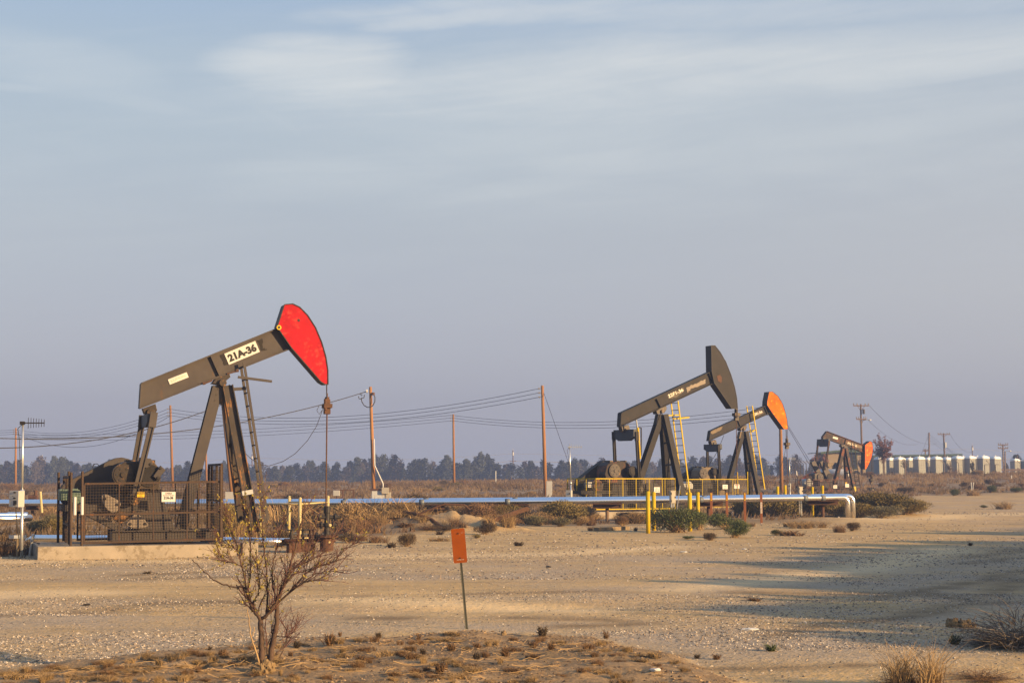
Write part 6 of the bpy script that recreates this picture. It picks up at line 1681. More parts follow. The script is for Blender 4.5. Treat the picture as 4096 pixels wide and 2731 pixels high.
o = mb.build('fallen_twigs', MT['drytwig']); o['kind'] = 'stuff'

# scattered individual brush of the open field
random.seed(5); cnt = 0; PT = []
KIND = [('dry_brush', 'tuft', 'straw'), ('dry_brush', 'bush', 'straw'), ('dry_brush', 'bush', 'rustbrush'), ('dry_brush', 'finetuft', 'rustbrush'), ('dry_brush', 'bush', 'deadbrush'), ('dry_brush', 'bush', 'olive')]
while cnt < 280:
    d = random.uniform(68, 196) if cnt < 190 else random.uniform(46, 68); px = random.uniform(-30, 4130) if cnt < 190 else random.uniform(1150, 2700)
    x = (px - CX) / F * d
    if float(field_mask(np.array([x]), np.array([d]))[0]) < .9: continue
    if any((x - f.o.x) ** 2 + (d - f.o.y) ** 2 < 9 for f in (f1, f2, f3, f4)): continue
    n_, k_, m_ = KIND[random.choices(range(6), [4, 3, 3, 2, 2, 1] if cnt < 190 else [5, 4, 2, 3, 1, 1])[0]]
    w = random.uniform(.6, 1.9) * (1.25 if cnt >= 190 else 1); h = w * random.uniform(.3, .6)
    lb = {'straw': 'low tan dry brush scattered over the open field', 'rustbrush': 'low russet dry brush scattered over the open field', 'deadbrush': 'low dark dead brush scattered over the open field', 'olive': 'low olive brush scattered over the open field'}[m_]
    plant(n_, k_, m_, (x, d, gz(x, d) - .02), w, h, lb, {'straw': 'tan brush of the open field', 'rustbrush': 'russet brush of the open field', 'deadbrush': 'dark dead brush of the open field', 'olive': 'olive brush of the open field'}[m_]); cnt += 1
# uncountable low scrub between them
for mat_, n_, sd in (('straw', 5200, 1), ('rustbrush', 4200, 2), ('deadbrush', 6500, 3)):
    r = random.Random(sd); random.seed(sd); mb = MB(); c = 0
    xs = []; 
    while c < n_:
        d = 40 + 165 * r.random() ** .8; x = (r.uniform(-350, 4450) - CX) / F * d
        xs.append((x, d)); c += 1
    xs = np.array(xs); fm = field_mask(xs[:, 0], xs[:, 1]); zs = Gz(xs[:, 0], xs[:, 1]); dn = fbm(xs[:, 0] * .12, xs[:, 1] * .06, 90 + sd, 4)
    for (x, d), f_, z, q in zip(xs, fm, zs, dn):
        if f_ < .7 or q < .42 + .05 * (sd - 1): continue
        s = r.uniform(.10, .34) * (1 + d / 240)
        for k in range(9):
            a = r.uniform(0, 6.283); b = Vector((x + r.gauss(0, s * .6), d + r.gauss(0, s * .6), z - .01))
            e = b + Vector((math.cos(a) * s * .5, math.sin(a) * s * .5, s * r.uniform(.5, 1.1)))
            o = len(mb.v); w = s * .13; mb.v += [tuple(b - Vector((w, 0, 0))), tuple(b + Vector((w, 0, 0))), tuple(e)]; mb.f.append((o, o + 1, o + 2)); mb.m.append(0)
    o = mb.build('dry_scrub', MT[{'straw': 'scrub', 'rustbrush': 'scrub2', 'deadbrush': 'deadbrush'}[mat_]]); o['kind'] = 'stuff'; o['label'] = 'sparse low dry scrub covering the far field'

# pebbles of the gravel
r = np.random.default_rng(12); n = 130000
d = 12.8 + 27 * r.random(n) ** 1.25; px = r.uniform(-150, 4250, n); x = (px - CX) / F * d
gm = gravel_mask(x, d); cl = fbm(x * .35, d * .5, 66, 5); keep = r.random(n) < (.05 + gm * 1.3 * sst(.42, .60, cl))
keep &= rim_mask(x, d) < .2
x, d = x[keep], d[keep]; z = Gz(x, d); n = len(x)
s = .005 + .013 * r.random(n) ** 2.0
octv = np.array([(1, 0, 0), (-1, 0, 0), (0, 1, 0), (0, -1, 0), (0, 0, 1)], float)
octf = np.array([(0, 2, 4), (2, 1, 4), (1, 3, 4), (3, 0, 4)])
an = r.uniform(0, 6.28, n); ca_, sa_ = np.cos(an), np.sin(an)
sc3 = s[:, None] * np.column_stack([r.uniform(.8, 1.6, n), r.uniform(.7, 1.2, n), r.uniform(.5, 1.0, n)])
V = octv[None] * sc3[:, None, :] + r.normal(0, .12, (n, 5, 3)) * s[:, None, None]
VX = V[:, :, 0] * ca_[:, None] - V[:, :, 1] * sa_[:, None]; VY = V[:, :, 0] * sa_[:, None] + V[:, :, 1] * ca_[:, None]
V = np.stack([VX + x[:, None], VY + d[:, None], V[:, :, 2] + z[:, None]], -1).reshape(-1, 3)
FA = (octf[None] + (np.arange(n) * 5)[:, None, None]).reshape(-1, 3)
pm_ = bpy.data.meshes.new('gravel'); pm_.from_pydata(V.tolist(), [], FA.tolist())
for mt_, c1 in (('a', (.44, .39, .32)), ('b', (.11, .10, .09)), ('c', (.30, .23, .16)), ('d', (.38, .34, .29))):
    pm_.materials.append(paint('gravel_stone', c1, scale=30, rough=.85, bump=0, detail=1))
pm_.polygons.foreach_set('material_index', np.repeat(r.choice(4, n, p=[.26, .42, .27, .05]), 4).astype(np.int32))
o = bpy.data.objects.new('gravel', pm_); COL.objects.link(o); o['kind'] = 'stuff'; o['label'] = 'loose gravel strewn over the sandy yard'

# crumbs of soil and litter on the dark bank
r = np.random.default_rng(22); n = 30000; d = 11.2 + 6.2 * r.random(n); x = r.uniform(-5.2, 3.2, n); keep = rim_mask(x, d) > .35; keep &= r.random(n) < .15 + sst(.4, .6, fbm(x * 1.5, d * 1.5, 67, 4))
x, d = x[keep], d[keep]; z = Gz(x, d); n = len(x); s = .004 + .013 * r.random(n) ** 3
V = octv[None] * s[:, None, None] * np.stack([r.uniform(.8, 2.4, n), r.uniform(.7, 1.2, n), r.uniform(.5, 1, n)], -1)[:, None, :] + r.normal(0, .15, (n, 5, 3)) * s[:, None, None]
V = (V + np.stack([x, d, z], -1)[:, None, :]).reshape(-1, 3)
FA = (octf[None] + (np.arange(n) * 5)[:, None, None]).reshape(-1, 3)
p3_ = bpy.data.meshes.new('dirt_crumbs'); p3_.from_pydata(V.tolist(), [], FA.tolist())
for c1 in ((.22, .15, .08), (.12, .08, .045), (.30, .21, .12), (.07, .05, .032)): p3_.materials.append(paint('soil_crumb', c1, scale=30, bump=0, detail=1))
p3_.polygons.foreach_set('material_index', np.repeat(r.choice(4, n, p=[.32, .3, .2, .18]), 4).astype(np.int32))
o = bpy.data.objects.new('dirt_crumbs', p3_); COL.objects.link(o); o['kind'] = 'stuff'; o['label'] = 'crumbs of soil and litter on the dark earth bank'

# larger scattered stones farther out
r = np.random.default_rng(15); n = 42000
d = 26 + 60 * r.random(n) ** 1.2; px = r.uniform(-150, 4250, n); x = (px - CX) / F * d
keep = (field_mask(x, d) < .3) & (r.random(n) < .15 + .85 * sst(.42, .62, fbm(x * .22, d * .35, 61, 4)))
x, d = x[keep], d[keep]; z = Gz(x, d); n = len(x)
s = (.010 + .022 * r.random(n) ** 2.5) * (d / 40) ** .5
V = octv[None] * s[:, None, None] * np.array([1.3, 1.3, .75]) + r.normal(0, .15, (n, 5, 3)) * s[:, None, None]
V = (V + np.stack([x, d, z], -1)[:, None, :]).reshape(-1, 3)
FA = (octf[None] + (np.arange(n) * 5)[:, None, None]).reshape(-1, 3)
p2_ = bpy.data.meshes.new('gravel'); p2_.from_pydata(V.tolist(), [], FA.tolist())
for m_ in pm_.materials: p2_.materials.append(m_)
p2_.materials.append(paint('dark_soil_crumb', (.16, .115, .07), scale=20, bump=0))
p2_.polygons.foreach_set('material_index', np.repeat(r.choice(5, n, p=[.22, .26, .2, .06, .26]), 4).astype(np.int32))
o = bpy.data.objects.new('gravel', p2_); COL.objects.link(o); o['kind'] = 'stuff'; o['label'] = 'scattered stones and crumbs over the farther yard'

# earth clods and stray bits
def clods(name, label, s, n, w, h, seed):
    p = gp(s); r = random.Random(seed); mb = MB()
    for i in range(n):
        k = r.uniform(.3, 1); mb.blob((r.gauss(0, w * .28), r.gauss(0, w * .2), h * .25 * k), (w * .22 * k, w * .2 * k, h * .55 * k), seed=seed + i, rough=.55, sub=3)
    o = mb.build(name, MT['clod']); o.location = p; return tag(o, label, 'dirt')


clods('dirt_clod', 'lumpy heap of dug earth in shade near the right edge', L(1940, 775), 12, .24, .15, 3)
clods('dirt_clod', 'small pale earth lump at the foot of the bare bush', I(860, 1460), 4, .20, .12, 5)
clods('dirt_clod', 'single earth clod on the bank right of the orange sign', K(1185, 822), 2, .14, .07, 8)
clods('dirt_clod', 'knobbly sandy lump on top of the dirt heap', M(585, 1412), 6, .32, .16, 9)
for s, lb, sx in (((2195, 2268), 'small dark scrap lying on gravel right of the orange sign', .13), ((2978, 2197), 'pale scrap of litter on sand below the round green bush', .14), ((2735, 2209), 'flat white litter strip on sand below the yellow bollards', .22), ((2622, 2693), 'crumpled white litter near the bottom edge', .10), ((3000, 2520), 'white stick lying on shaded gravel', .22), ((347, 2421), 'small dark stick on gravel at left', .12)):
    p = gp(s); o = MB().blob((0, 0, .012), (sx * .45, .035, .016), rough=.4, seed=int(s[0])).build('litter', MT['edge' if 'dark' in lb else 'white']); o.location = p; tag(o, lb, 'litter')


# ------------------------------------------------------------------ bare bush in the foreground
def bare_bush():
    base = gp(I(800, 1425)); d0 = base.y; r = random.Random(8); random.seed(8)
    root = thing('bare_tree', 'small thorny bare tree with few yellow leaves on the foreground bank', 'tree', base)
    T = lambda x, y, dd=0: W(I(x, y), d0 + dd) - base
    wood = MB(); tw = MB(); lf = MB()
    limbs = []

    def limb(pts, r0, r1, store=True, mb=wood):
        v = [T(*p) for p in pts]
        n = len(v); fine = []
        for i in range(n - 1):
            for k in range(4):
                q = v[i].lerp(v[i + 1], k / 4); fine.append(q + rvec(r) * .006 * (1 if k else 0))
        fine.append(v[-1]); m_ = len(fine)
        mb.tube(fine, [max(.0036, r0 + (r1 - r0) * i / (m_ - 1)) for i in range(m_)], 8)
        if store: limbs.append((fine, r0, r1))

    limb([(805, 1440), (800, 1300), (795, 1150), (790, 985)], .030, .021, False)
    limb([(868, 1430), (885, 1290), (915, 1130), (938, 980), (945, 830)], .027, .017, False)
    limb([(790, 985), (745, 930), (700, 850), (668, 790)], .017, .010)
    limb([(790, 985, 0), (850, 930, -.02), (930, 830, -.05), (1010, 660, -.08), (1060, 500, -.1), (1110, 330, -.1), (1150, 130, -.12), (1200, -20, -.12)], .016, .005)
    limb([(845, 930), (855, 760), (845, 560), (822, 330), (800, 100), (790, -60)], .010, .003)
    limb([(668, 790), (650, 650), (600, 420), (540, 220), (470, 60)], .009, .003)
    limb([(668, 790, 0), (690, 600, .05), (695, 380, .08), (690, 120, .1), (650, -40, .1)], .008, .003)
    limb([(945, 830), (985, 700), (1030, 600), (1100, 510), (1200, 460), (1330, 400)], .012, .004)
    limb([(945, 830, 0), (1060, 730, -.05), (1180, 640, -.1), (1300, 620, -.1), (1395, 628, -.1)], .010, .003)
    limb([(945, 830, 0), (900, 690, .1), (890, 520, .15), (930, 340, .15)], .009, .003)
    limb([(1060, 730, .0), (1200, 560, .05), (1340, 480, .1), (1480, 440, .1), (1560, 330, .1), (1640, 290, .1)], .009, .003)
    limb([(1010, 660), (1100, 560), (1240, 520), (1390, 480)], .008, .003)
    limb([(1100, 510, .0), (1200, 400, .1), (1260, 260, .15), (1310, 60, .15)], .007, .0025)
    limb([(1180, 640), (1290, 560), (1400, 540), (1510, 545)], .006, .0025)
    limb([(650, 690), (530, 680), (420, 650), (330, 600), (250, 520), (155, 428)], .008, .0035, False)
    limb([(730, 900), (760, 960), (790, 985)], .006, .006, False)
    limb([(700, 850), (760, 760), (780, 620), (750, 480)], .006, .0025)
    limb([(620, 500), (540, 460), (460, 450), (405, 430)], .005, .002)
    limb([(600, 420, .0), (560, 330, .05), (500, 320, .05), (432, 310, .05)], .005, .002)
    limb([(930, 340), (960, 220), (1000, 80)], .005, .002)
    limb([(1330, 400, 0), (1420, 300, .05), (1490, 200, .05)], .005, .002)
    limb([(930, 1300, 0), (1000, 1240, .05), (1030, 1150, .1), (1020, 1065, .1)], .009, .004)
    limb([(1030, 1150, .1), (1070, 1120, .1), (1110, 1070, .1)], .006, .002)
    limb([(935, 1135), (1000, 1140), (1030, 1140)], .005, .004)
    limb([(850, 1400), (845, 1250), (835, 1090)], .006, .003)
    limb([(870, 1250), (885, 1160), (895, 1090)], .005, .003)
    limb([(900, 1440, .05), (960, 1340, .1), (1000, 1260, .12)], .007, .005, False)
    wood.build('trunk', MT['bark'], root, smooth=True)
    st = MB(); s2_ = MB(); s3_ = MB(); s4_ = MB()
    limb([(785, 1445, -.02), (740, 1260, -.03), (700, 1140, -.04), (680, 1000, -.04), (670, 880, -.04)], .009, .003, False, st)
    limb([(700, 1140), (730, 1090), (730, 1050)], .004, .002, False, st)
    limb([(405, 1478, .1), (480, 1380, .1), (600, 1310, .1), (740, 1265, .1)], .005, .003, False, s2_)
    limb([(870, 1405, -.1), (1000, 1385, -.1), (1150, 1360, -.1)], .005, .002, False, s3_)
    limb([(400, 1215, .3), (560, 1235, .3), (640, 1290, .3)], .004, .002, False, s4_)
    for m_ in (st, s2_, s3_, s4_): m_.build('dead_stem', MT['drytwig'], root, smooth=True)

    def twig(p, d, l, rad, lev, leafy):
        pts = [p]; k = max(3, int(l / .03))
        for i in range(k):
            d = (d + rvec(r) * .20 + Vector((0, 0, .035))).normalized(); p = p + d * l / k; pts.append(p)
        tw.tube(pts, [rad * (1 - .5 * i / k) for i in range(k + 1)], 5)
        for i in range(1, k + 1):
            if r.random() < .55:      # thorn spurs
                e = (d * .4 + rvec(r)).normalized(); tw.tube([pts[i], pts[i] + e * r.uniform(.012, .035)], [rad * .55, rad * .2], 4)
            if leafy and r.random() < leafy:
                for _ in range(r.choice([1, 2, 3])): leafquad(lf, pts[i] + rvec(r) * .012, r.uniform(.012, .022), r)
            if lev > 0 and r.random() < .36:
                twig(pts[i], (d + rvec(r) * .85).normalized(), l * r.uniform(.35, .65), rad * .65, lev - 1, leafy)

    for pts, r0, r1 in limbs:
        m_ = len(pts)
        for i in range(3, m_):
            f_ = i / m_; p = pts[i]; d = (pts[i] - pts[i - 1]).normalized()
            sx_ = p.x
            leafy = .24 if (sx_ < .06 and p.z > .35) else (.05 if p.z > .3 else 0)
            for _q in range(2 if r.random() < .55 else 1):
                twig(p, (d * .8 + rvec(r) * .6 + Vector((0, 0, .45))).normalized(), r.uniform(.07, .23), max(.0026, (r0 + (r1 - r0) * f_) * .4), 1, leafy)
            if r.random() < .6:
                e = rvec(r); tw.tube([p, p + e * r.uniform(.015, .04)], [.003, .0012], 4)
            if leafy > .2 and r.random() < .35:
                for _ in range(2): leafquad(lf, p + rvec(r) * .02, r.uniform(.014, .026), r)
        twig(pts[-1], (pts[-1] - pts[-2]).normalized(), .16, max(.0028, r1 * .9), 2, .1)
    tw.build('twigs', MT['twig'], root); lf.build('leaves', MT['leafy'], root)


bare_bush()


# ------------------------------------------------------------------ trees
def crown_mesh(seed, n, hgt, wid, leaf, lobes=16, shape=0, gap=.9):
    r = random.Random(seed); mb = MB(); L_ = []
    for i in range(lobes):
        t = (i + .5) / lobes; zz = hgt * (.10 + .86 * t); rad = wid / 2 * ((1 - abs(t - .5) ** 2.2 * 2.6) if shape == 0 else 1.0) * r.uniform(.35, .95)
        a = r.uniform(0, 6.283); L_.append((Vector((math.cos(a) * rad * .55, math.sin(a) * rad * .55, zz)), max(.35, rad * r.uniform(.45, .8) + .1 * hgt / lobes * 3)))
    for i in range(n):
        c, q = r.choice(L_); v = rvec(r); p = c + v * q * r.random() ** .5; p.z = max(.05, c.z + (p.z - c.z) * 1.25)
        leafquad(mb, p, leaf * r.uniform(.5, 1.4), r, 0, 1.5)
    return mb, L_


FT = []
for i in range(6):
    hgt = 1.0; mb, L_ = crown_mesh(200 + i, 1900, 8.0, 5.2, .42, 15 + i)
    root = thing('windbreak_tree', 'hazy dark tree in the long windbreak row on the horizon', 'tree', (0, 0, 0), 0, 'windbreak trees on the horizon')
    mb.build('crown', MT['fartree' if i % 3 else 'fartree2'], root)
    t_ = MB().tube([(0, 0, -.5), (.1, 0, 3), (0, .1, 6)], [.22, .16, .06], 8)
    for c, q in L_[::3]: t_.tube([(0, 0, c.z * .5), tuple(c)], [.08, .03], 5)
    t_.build('trunk', MT['woodgrey'], root); FT.append(root)
used = set(); r = random.Random(17)
prof = lambda px: float(np.interp(px, [0, 250, 420, 700, 1000, 1300, 1570, 1640, 1900, 2200, 2700, 3050, 3400, 4096], [66, 76, 66, 58, 62, 62, 92, 60, 92, 66, 74, 84, 62, 60]))
px = -120
i = 0
while px < 3560:
    ht = prof(px) * r.uniform(.58, 1.22) + 22
    if 3220 < px < 3560: ht *= .6
    d = r.uniform(385, 425)
    g_ = (px - CX) / F * d; zz = gz(g_, d); base_px = HOR + (EYE - zz) * F / d
    top_px = 1940 - ht - 8; hgt = (base_px - top_px) * d / F
    k = r.randrange(6); o = FT[k] if k not in used else copy_tree(FT[k]); used.add(k)
    o.location = (g_, d, zz); s = hgt / 8.4; o.scale = (s * r.uniform(.8, 1.25), s * 1.0, s); o.rotation_euler = (0, 0, r.uniform(0, 6.28))
    px += r.uniform(13, 34); i += 1
for (s, ht, lb, mk) in ((3590, 60, 'hazy tree just over the long building roof left end', 1), (3665, 52, 'pale hazy bush like tree over the long building roof', 2), (3950, 62, 'dark leafless tree behind the double crossarm pole', 0), (3880, 40, 'low hazy tree behind the last toilets', 3),
                        (4060, 75, 'hazy tree at the right edge behind greenish toilets', 4), (4110, 66, 'hazy tree cut by the right edge', 5), (4020, 40, 'low hazy tree left of the greenish toilets', 1), (3240, 56, 'hazy tree over the fence left of tan building', 2), (3180, 74, 'tall hazy tree left of barbed wire fence', 0), (3120, 50, 'short hazy tree left of the barbed wire fence', 3)):
    d = 275 if s > 3600 else 330; o = copy_tree(FT[mk]); x = (s - CX) / F * d; zz = gz(x, d); top = 1890 - ht; hgt = EYE + (HOR - top) * d / F - zz
    o.location = (x, d, zz); k = hgt / 8.4; o.scale = (k * .9, k * .9, k); o['label'] = lb; o['group'] = 'hazy trees around the buildings'


def autumn(name, label, s, yb, yt, wpx, d, n, seed, mat='redleaf', trunk=.3, leaf=.16, copyshape=1):
    b = W((s, yb), d); g_ = gz(b.x, b.y); k = d / F; h = (yb - yt) * k; w = wpx * k
    root = thing(name, label, 'tree', (b.x, b.y, b.z)); r = random.Random(seed)
    t = MB().tube([(0, 0, min(0, g_ - b.z) - .2), (.05, 0, h * trunk), (.0, 0, h * .6)], [.14, .11, .05], 8); lf = MB()
    for i in range(24):
        a = r.uniform(0, 6.283); f_ = r.uniform(.15, .5); e = Vector((math.cos(a) * w * f_, math.sin(a) * w * f_, h * (trunk + (1 - trunk) * r.uniform(.25, 1) * (1.15 - f_))))
        s0 = Vector((0, 0, h * r.uniform(trunk * .8, .5))); pts = [s0, s0.lerp(e, .5) + Vector((0, 0, h * .04)), e]; t.tube(pts, [.06, .035, .012], 5)
        for q in range(n // 24):
            f2 = r.random() ** .6; p = (pts[0].lerp(pts[1], f2 * 2) if f2 < .5 else pts[1].lerp(pts[2], f2 * 2 - 1)) + rvec(r) * w * .10 * r.random() ** .5
            leafquad(lf, p, leaf * r.uniform(.6, 1.3), r)
    t.build('trunk', MT['bark'], root); lf.build('crown', MT[mat], root)


autumn('maroon_tree', 'maroon leaved tree in front of the first portable toilet', O(210, 0)[0], O(0, 780)[1], O(0, 130)[1], 92, 193, 2600, 4, trunk=.36)
autumn('maroon_tree', 'maroon bushy tree behind the cranks of the farthest pump', N(680, 0)[0], N(0, 1120)[1], N(0, 650)[1], 74, 200, 2400, 6, trunk=.15)
autumn('bare_tree', 'thin greyish sapling at right end of the tan building', N(1540, 0)[0], N(0, 1150)[1], N(0, 690)[1], 44, 196, 700, 9, 'tumble', .3, .12)
autumn('shrub_tree', 'dark green shrub before the tan building wall', N(1040, 0)[0], N(0, 1130)[1], N(0, 860)[1], 42, 196, 900, 12, 'fartree', .25, .14)
autumn('bare_tree', 'thin bare sapling in front of the second toilet', O(540, 0)[0], O(0, 775)[1], O(0, 480)[1], 34, 192, 330, 13, 'tumble', .35, .10)
autumn('bare_tree', 'thin bare sapling in front of the fourth toilet', O(1215, 0)[0], O(0, 775)[1], O(0, 540)[1], 32, 192, 300, 15, 'tumble', .35, .10)
autumn('shrub_tree', 'small green shrub in front of the sixth toilet', O(1565, 0)[0], O(0, 760)[1], O(0, 545)[1], 24, 192, 700, 16, 'fartree', .2, .13)
autumn('bare_tree', 'bare branched tree rising over the rightmost tall toilet', O(1930, 0)[0], O(0, 760)[1], O(0, 440)[1], 44, 208, 420, 18, 'tumble', .35, .10)
# roadside trees to the right of the camera: they throw the long shade over the gravel
RT = []
for i in range(3):
    mb, L_ = crown_mesh(300 + i, 9000, 4.6, 4.4, .36, 34, 1)
    root = thing('roadside_tree', 'x', 'tree', (0, 0, 0), 0, 'roadside trees out of frame')
    mb.build('crown', MT['fartree'], root); MB().tube([(0, 0, -.3), (0, 0, 3.4)], [.2, .08], 8).build('trunk', MT['bark'], root); RT.append(root)
r = random.Random(4)
ROW = [(18.6, 7.2), (18.4, 9.2), (18.6, 11.2), (18.8, 13.2), (18.8, 15.2), (19.2, 17.2), (19.4, 19.2), (19.4, 21.4), (20.2, 23.8), (21.6, 26.4), (23.0, 29.2), (24.6, 32.2), (26.4, 35.2), (28.2, 38.4), (30.0, 41.6), (32.0, 45), (34.2, 48.6), (36.4, 52.4)]
for i, (x, y) in enumerate(ROW):
    o = RT[i] if i < 3 else copy_tree(RT[i % 3]); s = r.uniform(.9, 1.04)
    o.location = (x + (2.4 if y < 14 else 3.9) + r.uniform(-.3, .3), y, gz(x, y)); o.scale = (s, s, s * r.uniform(.92, 1.04)); o.rotation_euler = (0, 0, r.uniform(0, 6.28)); o['label'] = 'dense roadside tree in the row beyond the right edge of the picture'

# ------------------------------------------------------------------ haze
HZ = (-420, 420, -30, 470, -3.2, 26)
hz = MB().box(((HZ[0] + HZ[1]) / 2, (HZ[2] + HZ[3]) / 2, (HZ[4] + HZ[5]) / 2), (HZ[1] - HZ[0], HZ[3] - HZ[2], HZ[5] - HZ[4]))
hm = bpy.data.materials.new('haze_air'); t = nt(hm)
out = t.nodes.new('ShaderNodeOutputMaterial'); pv = t.nodes.new('ShaderNodeVolumePrincipled')
pv.inputs['Color'].default_value = (.18, .26, .50, 1); pv.inputs['Density'].default_value = .0013; pv.inputs['Anisotropy'].default_value = 0
t.links.new(pv.outputs[0], out.inputs['Volume'])
o = hz.build('haze', hm); o['kind'] = 'stuff'; o['label'] = 'thin blue morning haze over the whole field'

# ------------------------------------------------------------------ sun, sky
SUN_EL, SUN_AZ = R(14), R(60)        # azimuth measured from straight behind the camera towards the right
sd = Vector((math.sin(SUN_AZ) * math.cos(SUN_EL), -math.cos(SUN_AZ) * math.cos(SUN_EL), math.sin(SUN_EL)))
su = bpy.data.lights.new('sun', 'SUN'); su.energy = 5.0; su.angle = R(.5); su.color = (1, .65, .31)
so = bpy.data.objects.new('sun', su); COL.objects.link(so); so.rotation_euler = (-sd).to_track_quat('-Z', 'Y').to_euler(); so.location = (0, 0, 30)
EXPO = 1.4

w = bpy.data.worlds.new('World'); SC.world = w; w.use_nodes = True; t = w.node_tree; t.nodes.clear(); n = t.nodes; l = t.links
out = n.new('ShaderNodeOutputWorld'); bg = n.new('ShaderNodeBackground'); l.new(bg.outputs[0], out.inputs[0])
bg.inputs['Strength'].default_value = .15
sky = n.new('ShaderNodeTexSky'); sky.sky_type = 'NISHITA'; sky.sun_disc = False; sky.sun_elevation = SUN_EL; sky.sun_rotation = math.atan2(sd.x, sd.y)
sky.air_density = 1.2; sky.dust_density = 2.5
tc = n.new('ShaderNodeTexCoord'); sx = n.new('ShaderNodeSeparateXYZ'); l.new(tc.outputs['Generated'], sx.inputs[0])


def mth(op, *a):
    q = n.new('ShaderNodeMath'); q.operation = op
    for i, v in enumerate(a):
        if hasattr(v, 'links'): l.new(v, q.inputs[i])
        else: q.inputs[i].default_value = v
    return q.outputs[0]


def mixc(f, a, b):
    q = n.new('ShaderNodeMix'); q.data_type = 'RGBA'
    for i, v in ((0, f), (6, a), (7, b)):
        if hasattr(v, 'links'): l.new(v, q.inputs[i])
        else: q.inputs[i].default_value = v if i == 0 else (*v, 1)
    return q.outputs[2]


el = mth('ARCSINE', sx.outputs[2]); az = mth('ARCTAN2', sx.outputs[0], sx.outputs[1])
ramp = n.new('ShaderNodeValToRGB'); cr = ramp.color_ramp
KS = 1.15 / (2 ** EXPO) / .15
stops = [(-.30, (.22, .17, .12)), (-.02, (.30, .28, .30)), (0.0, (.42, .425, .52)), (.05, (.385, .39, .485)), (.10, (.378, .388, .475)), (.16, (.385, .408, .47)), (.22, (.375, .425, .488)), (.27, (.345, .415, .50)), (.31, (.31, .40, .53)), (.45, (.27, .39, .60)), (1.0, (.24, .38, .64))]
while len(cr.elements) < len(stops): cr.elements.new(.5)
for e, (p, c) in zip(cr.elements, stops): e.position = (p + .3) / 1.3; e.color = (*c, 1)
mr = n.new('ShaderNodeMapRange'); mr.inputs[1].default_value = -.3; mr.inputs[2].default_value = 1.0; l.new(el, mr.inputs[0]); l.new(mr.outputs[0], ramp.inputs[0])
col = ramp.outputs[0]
# warmer, paler towards the right and the sun
rt = n.new('ShaderNodeMapRange'); rt.inputs[1].default_value = -.10; rt.inputs[2].default_value = .36; rt.inputs[4].default_value = .62; l.new(az, rt.inputs[0])
low = n.new('ShaderNodeMapRange'); low.inputs[1].default_value = .34; low.inputs[2].default_value = .12; l.new(el, low.inputs[0])
lowr = n.new('ShaderNodeMapRange'); lowr.inputs[1].default_value = -.02; lowr.inputs[2].default_value = .12; lowr.inputs[3].default_value = .35; l.new(el, lowr.inputs[0])
col = mixc(mth('MULTIPLY', mth('MULTIPLY', rt.outputs[0], low.outputs[0]), lowr.outputs[0]), col, (.49, .475, .49))
# cirrus: stretched noise in direction space gathered into a few long banks
cb = n.new('ShaderNodeCombineXYZ'); l.new(mth('MULTIPLY', az, 1.0), cb.inputs[0]); l.new(mth('MULTIPLY', el, 4.2), cb.inputs[1])
no = n.new('ShaderNodeTexNoise'); no.inputs['Scale'].default_value = 5.0; no.inputs['Detail'].default_value = 8; no.inputs['Roughness'].default_value = .58; no.inputs['Distortion'].default_value = .5; l.new(cb.outputs[0], no.inputs['Vector'])
cb2 = n.new('ShaderNodeCombineXYZ'); l.new(mth('ADD', mth('MULTIPLY', az, 3.0), mth('MULTIPLY', el, 5)), cb2.inputs[0]); l.new(mth('MULTIPLY', mth('SUBTRACT', el, mth('MULTIPLY', az, .10)), 34), cb2.inputs[1])
n2 = n.new('ShaderNodeTexNoise'); n2.inputs['Scale'].default_value = 1.6; n2.inputs['Detail'].default_value = 7; n2.inputs['Roughness'].default_value = .62; n2.inputs['Distortion'].default_value = .8; l.new(cb2.outputs[0], n2.inputs['Vector'])
wob = mth('SUBTRACT', no.outputs['Fac'], .5); wob2 = mth('SUBTRACT', n2.outputs['Fac'], .5)


def bank(px, py, ra, re, rot, amp, soft=1.0, wb=.35):
    """soft long bank of cloud centred where photo pixel (px,py) looks"""
    r = ray((px, py)).normalized(); a0 = math.atan2(r.x, r.y); e0 = math.asin(r.z)
    da = mth('SUBTRACT', az, a0); de = mth('SUBTRACT', el, e0); c, s = math.cos(rot), math.sin(rot)
    u = mth('DIVIDE', mth('ADD', mth('MULTIPLY', da, c), mth('MULTIPLY', de, s)), ra)
    v = mth('DIVIDE', mth('SUBTRACT', mth('MULTIPLY', de, c), mth('MULTIPLY', da, s)), re)
    q = mth('ADD', mth('MULTIPLY', u, u), mth('MULTIPLY', v, v))
    q = mth('ADD', q, mth('ADD', mth('MULTIPLY', wob, -2.6 * wb * 2), mth('MULTIPLY', wob2, -2.0 * wb)))
    m_ = n.new('ShaderNodeMapRange'); m_.interpolation_type = 'SMOOTHERSTEP'; m_.inputs[1].default_value = 1.0 + soft * .5; m_.inputs[2].default_value = max(-.6, .9 - soft * 1.1); m_.inputs[4].default_value = amp; l.new(q, m_.inputs[0])
    return m_.outputs[0]


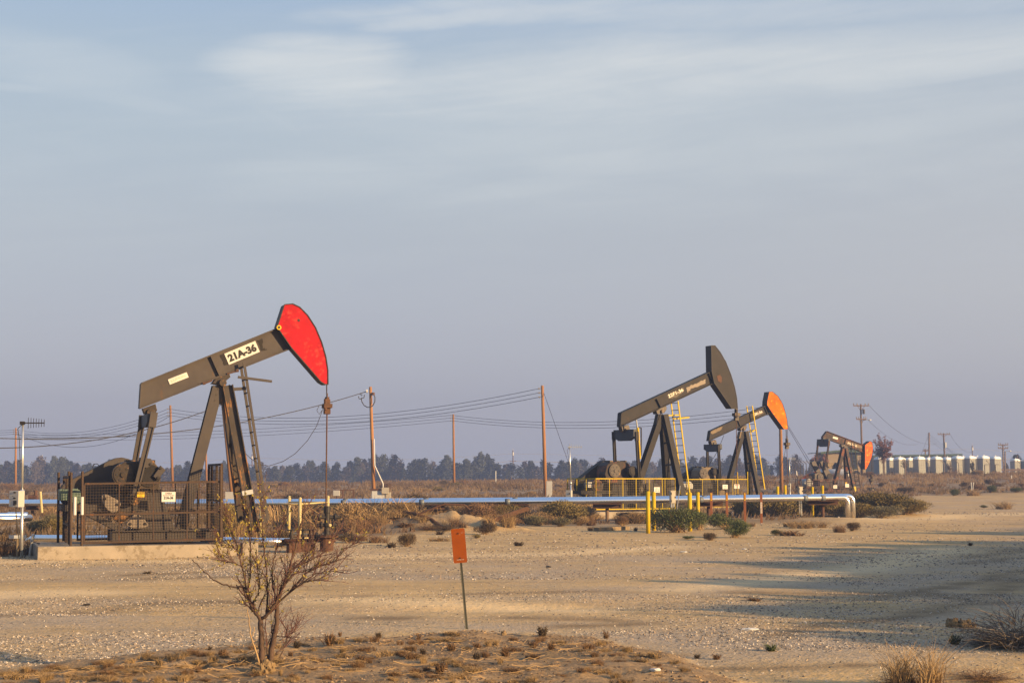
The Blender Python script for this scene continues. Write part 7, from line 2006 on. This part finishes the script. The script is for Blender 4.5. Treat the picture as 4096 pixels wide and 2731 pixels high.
px_ = lambda k: k / F
B = [bank(2700, 430, px_(2100), px_(420), .03, .42, 1.7, .5), bank(1330, 265, px_(520), px_(135), .03, 1.0, .9), bank(2300, 330, px_(1500), px_(200), .02, .92, 1.3), bank(3500, 230, px_(1300), px_(150), .02, .9, 1.3), bank(2050, 40, px_(800), px_(75), .05, .62, 1.3, .7),
     bank(3300, 40, px_(1500), px_(80), -.02, .6, 1.4, .6), bank(1800, 75, px_(420), px_(45), .12, .7, 1.1, .6), bank(2560, 640, px_(700), px_(85), .05, .52, 1.3), bank(2150, 740, px_(480), px_(60), .12, .42, 1.3), bank(3500, 520, px_(1000), px_(90), .08, .5, 1.4),
     bank(200, 260, px_(560), px_(120), -.12, .34, 1.4, .5), bank(520, 400, px_(420), px_(40), -.16, .26, 1.2, .6), bank(1100, 470, px_(200), px_(38), -.5, .32, 1.2), bank(60, 350, px_(220), px_(22), 0, .3, 1.2)]
cl = B[0]
for b in B[1:]: cl = mth('MAXIMUM', cl, b)
tex = n.new('ShaderNodeMapRange'); tex.inputs[1].default_value = .25; tex.inputs[2].default_value = .7; tex.inputs[3].default_value = .70; tex.inputs[4].default_value = 1.08; l.new(n2.outputs['Fac'], tex.inputs[0])
cl = mth('MULTIPLY', cl, tex.outputs[0])
veil = n.new('ShaderNodeMapRange'); veil.inputs[1].default_value = .45; veil.inputs[2].default_value = .8; veil.inputs[4].default_value = .16; l.new(n2.outputs['Fac'], veil.inputs[0])
inb = n.new('ShaderNodeMapRange'); inb.inputs[1].default_value = .06; inb.inputs[2].default_value = .2; l.new(el, inb.inputs[0])
cl = mth('MAXIMUM', cl, mth('MULTIPLY', veil.outputs[0], inb.outputs[0]))
col = mixc(cl, col, (.60, .61, .615))
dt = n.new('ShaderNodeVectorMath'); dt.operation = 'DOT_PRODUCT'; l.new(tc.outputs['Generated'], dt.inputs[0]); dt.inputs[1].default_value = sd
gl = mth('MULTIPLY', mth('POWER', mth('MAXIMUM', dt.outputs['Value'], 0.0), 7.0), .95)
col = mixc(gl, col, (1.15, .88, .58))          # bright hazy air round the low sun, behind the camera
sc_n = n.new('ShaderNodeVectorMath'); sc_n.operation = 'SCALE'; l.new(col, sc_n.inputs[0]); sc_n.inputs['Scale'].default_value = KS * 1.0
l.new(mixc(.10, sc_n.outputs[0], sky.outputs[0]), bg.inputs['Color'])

# ------------------------------------------------------------------ camera and output
cam = bpy.data.cameras.new('camera'); cam.sensor_width = 36; cam.lens = F / 4096 * 36; cam.clip_start = .1; cam.clip_end = 6000
co = bpy.data.objects.new('camera', cam); COL.objects.link(co); co.location = (0, 0, EYE); co.rotation_euler = (math.pi / 2 + PITCH, 0, 0); SC.camera = co
SC.view_settings.view_transform = 'Standard'; SC.view_settings.look = 'None'; SC.view_settings.exposure = EXPO; SC.view_settings.gamma = 1
SC.render.engine = 'CYCLES'; cy = SC.cycles
cy.max_bounces = 6; cy.diffuse_bounces = 3; cy.glossy_bounces = 3; cy.volume_bounces = 1; cy.transparent_max_bounces = 8
cy.use_denoising = True
try: cy.denoiser = 'OPENIMAGEDENOISE'
except Exception: pass
SC.render.resolution_x, SC.render.resolution_y = 1024, 682
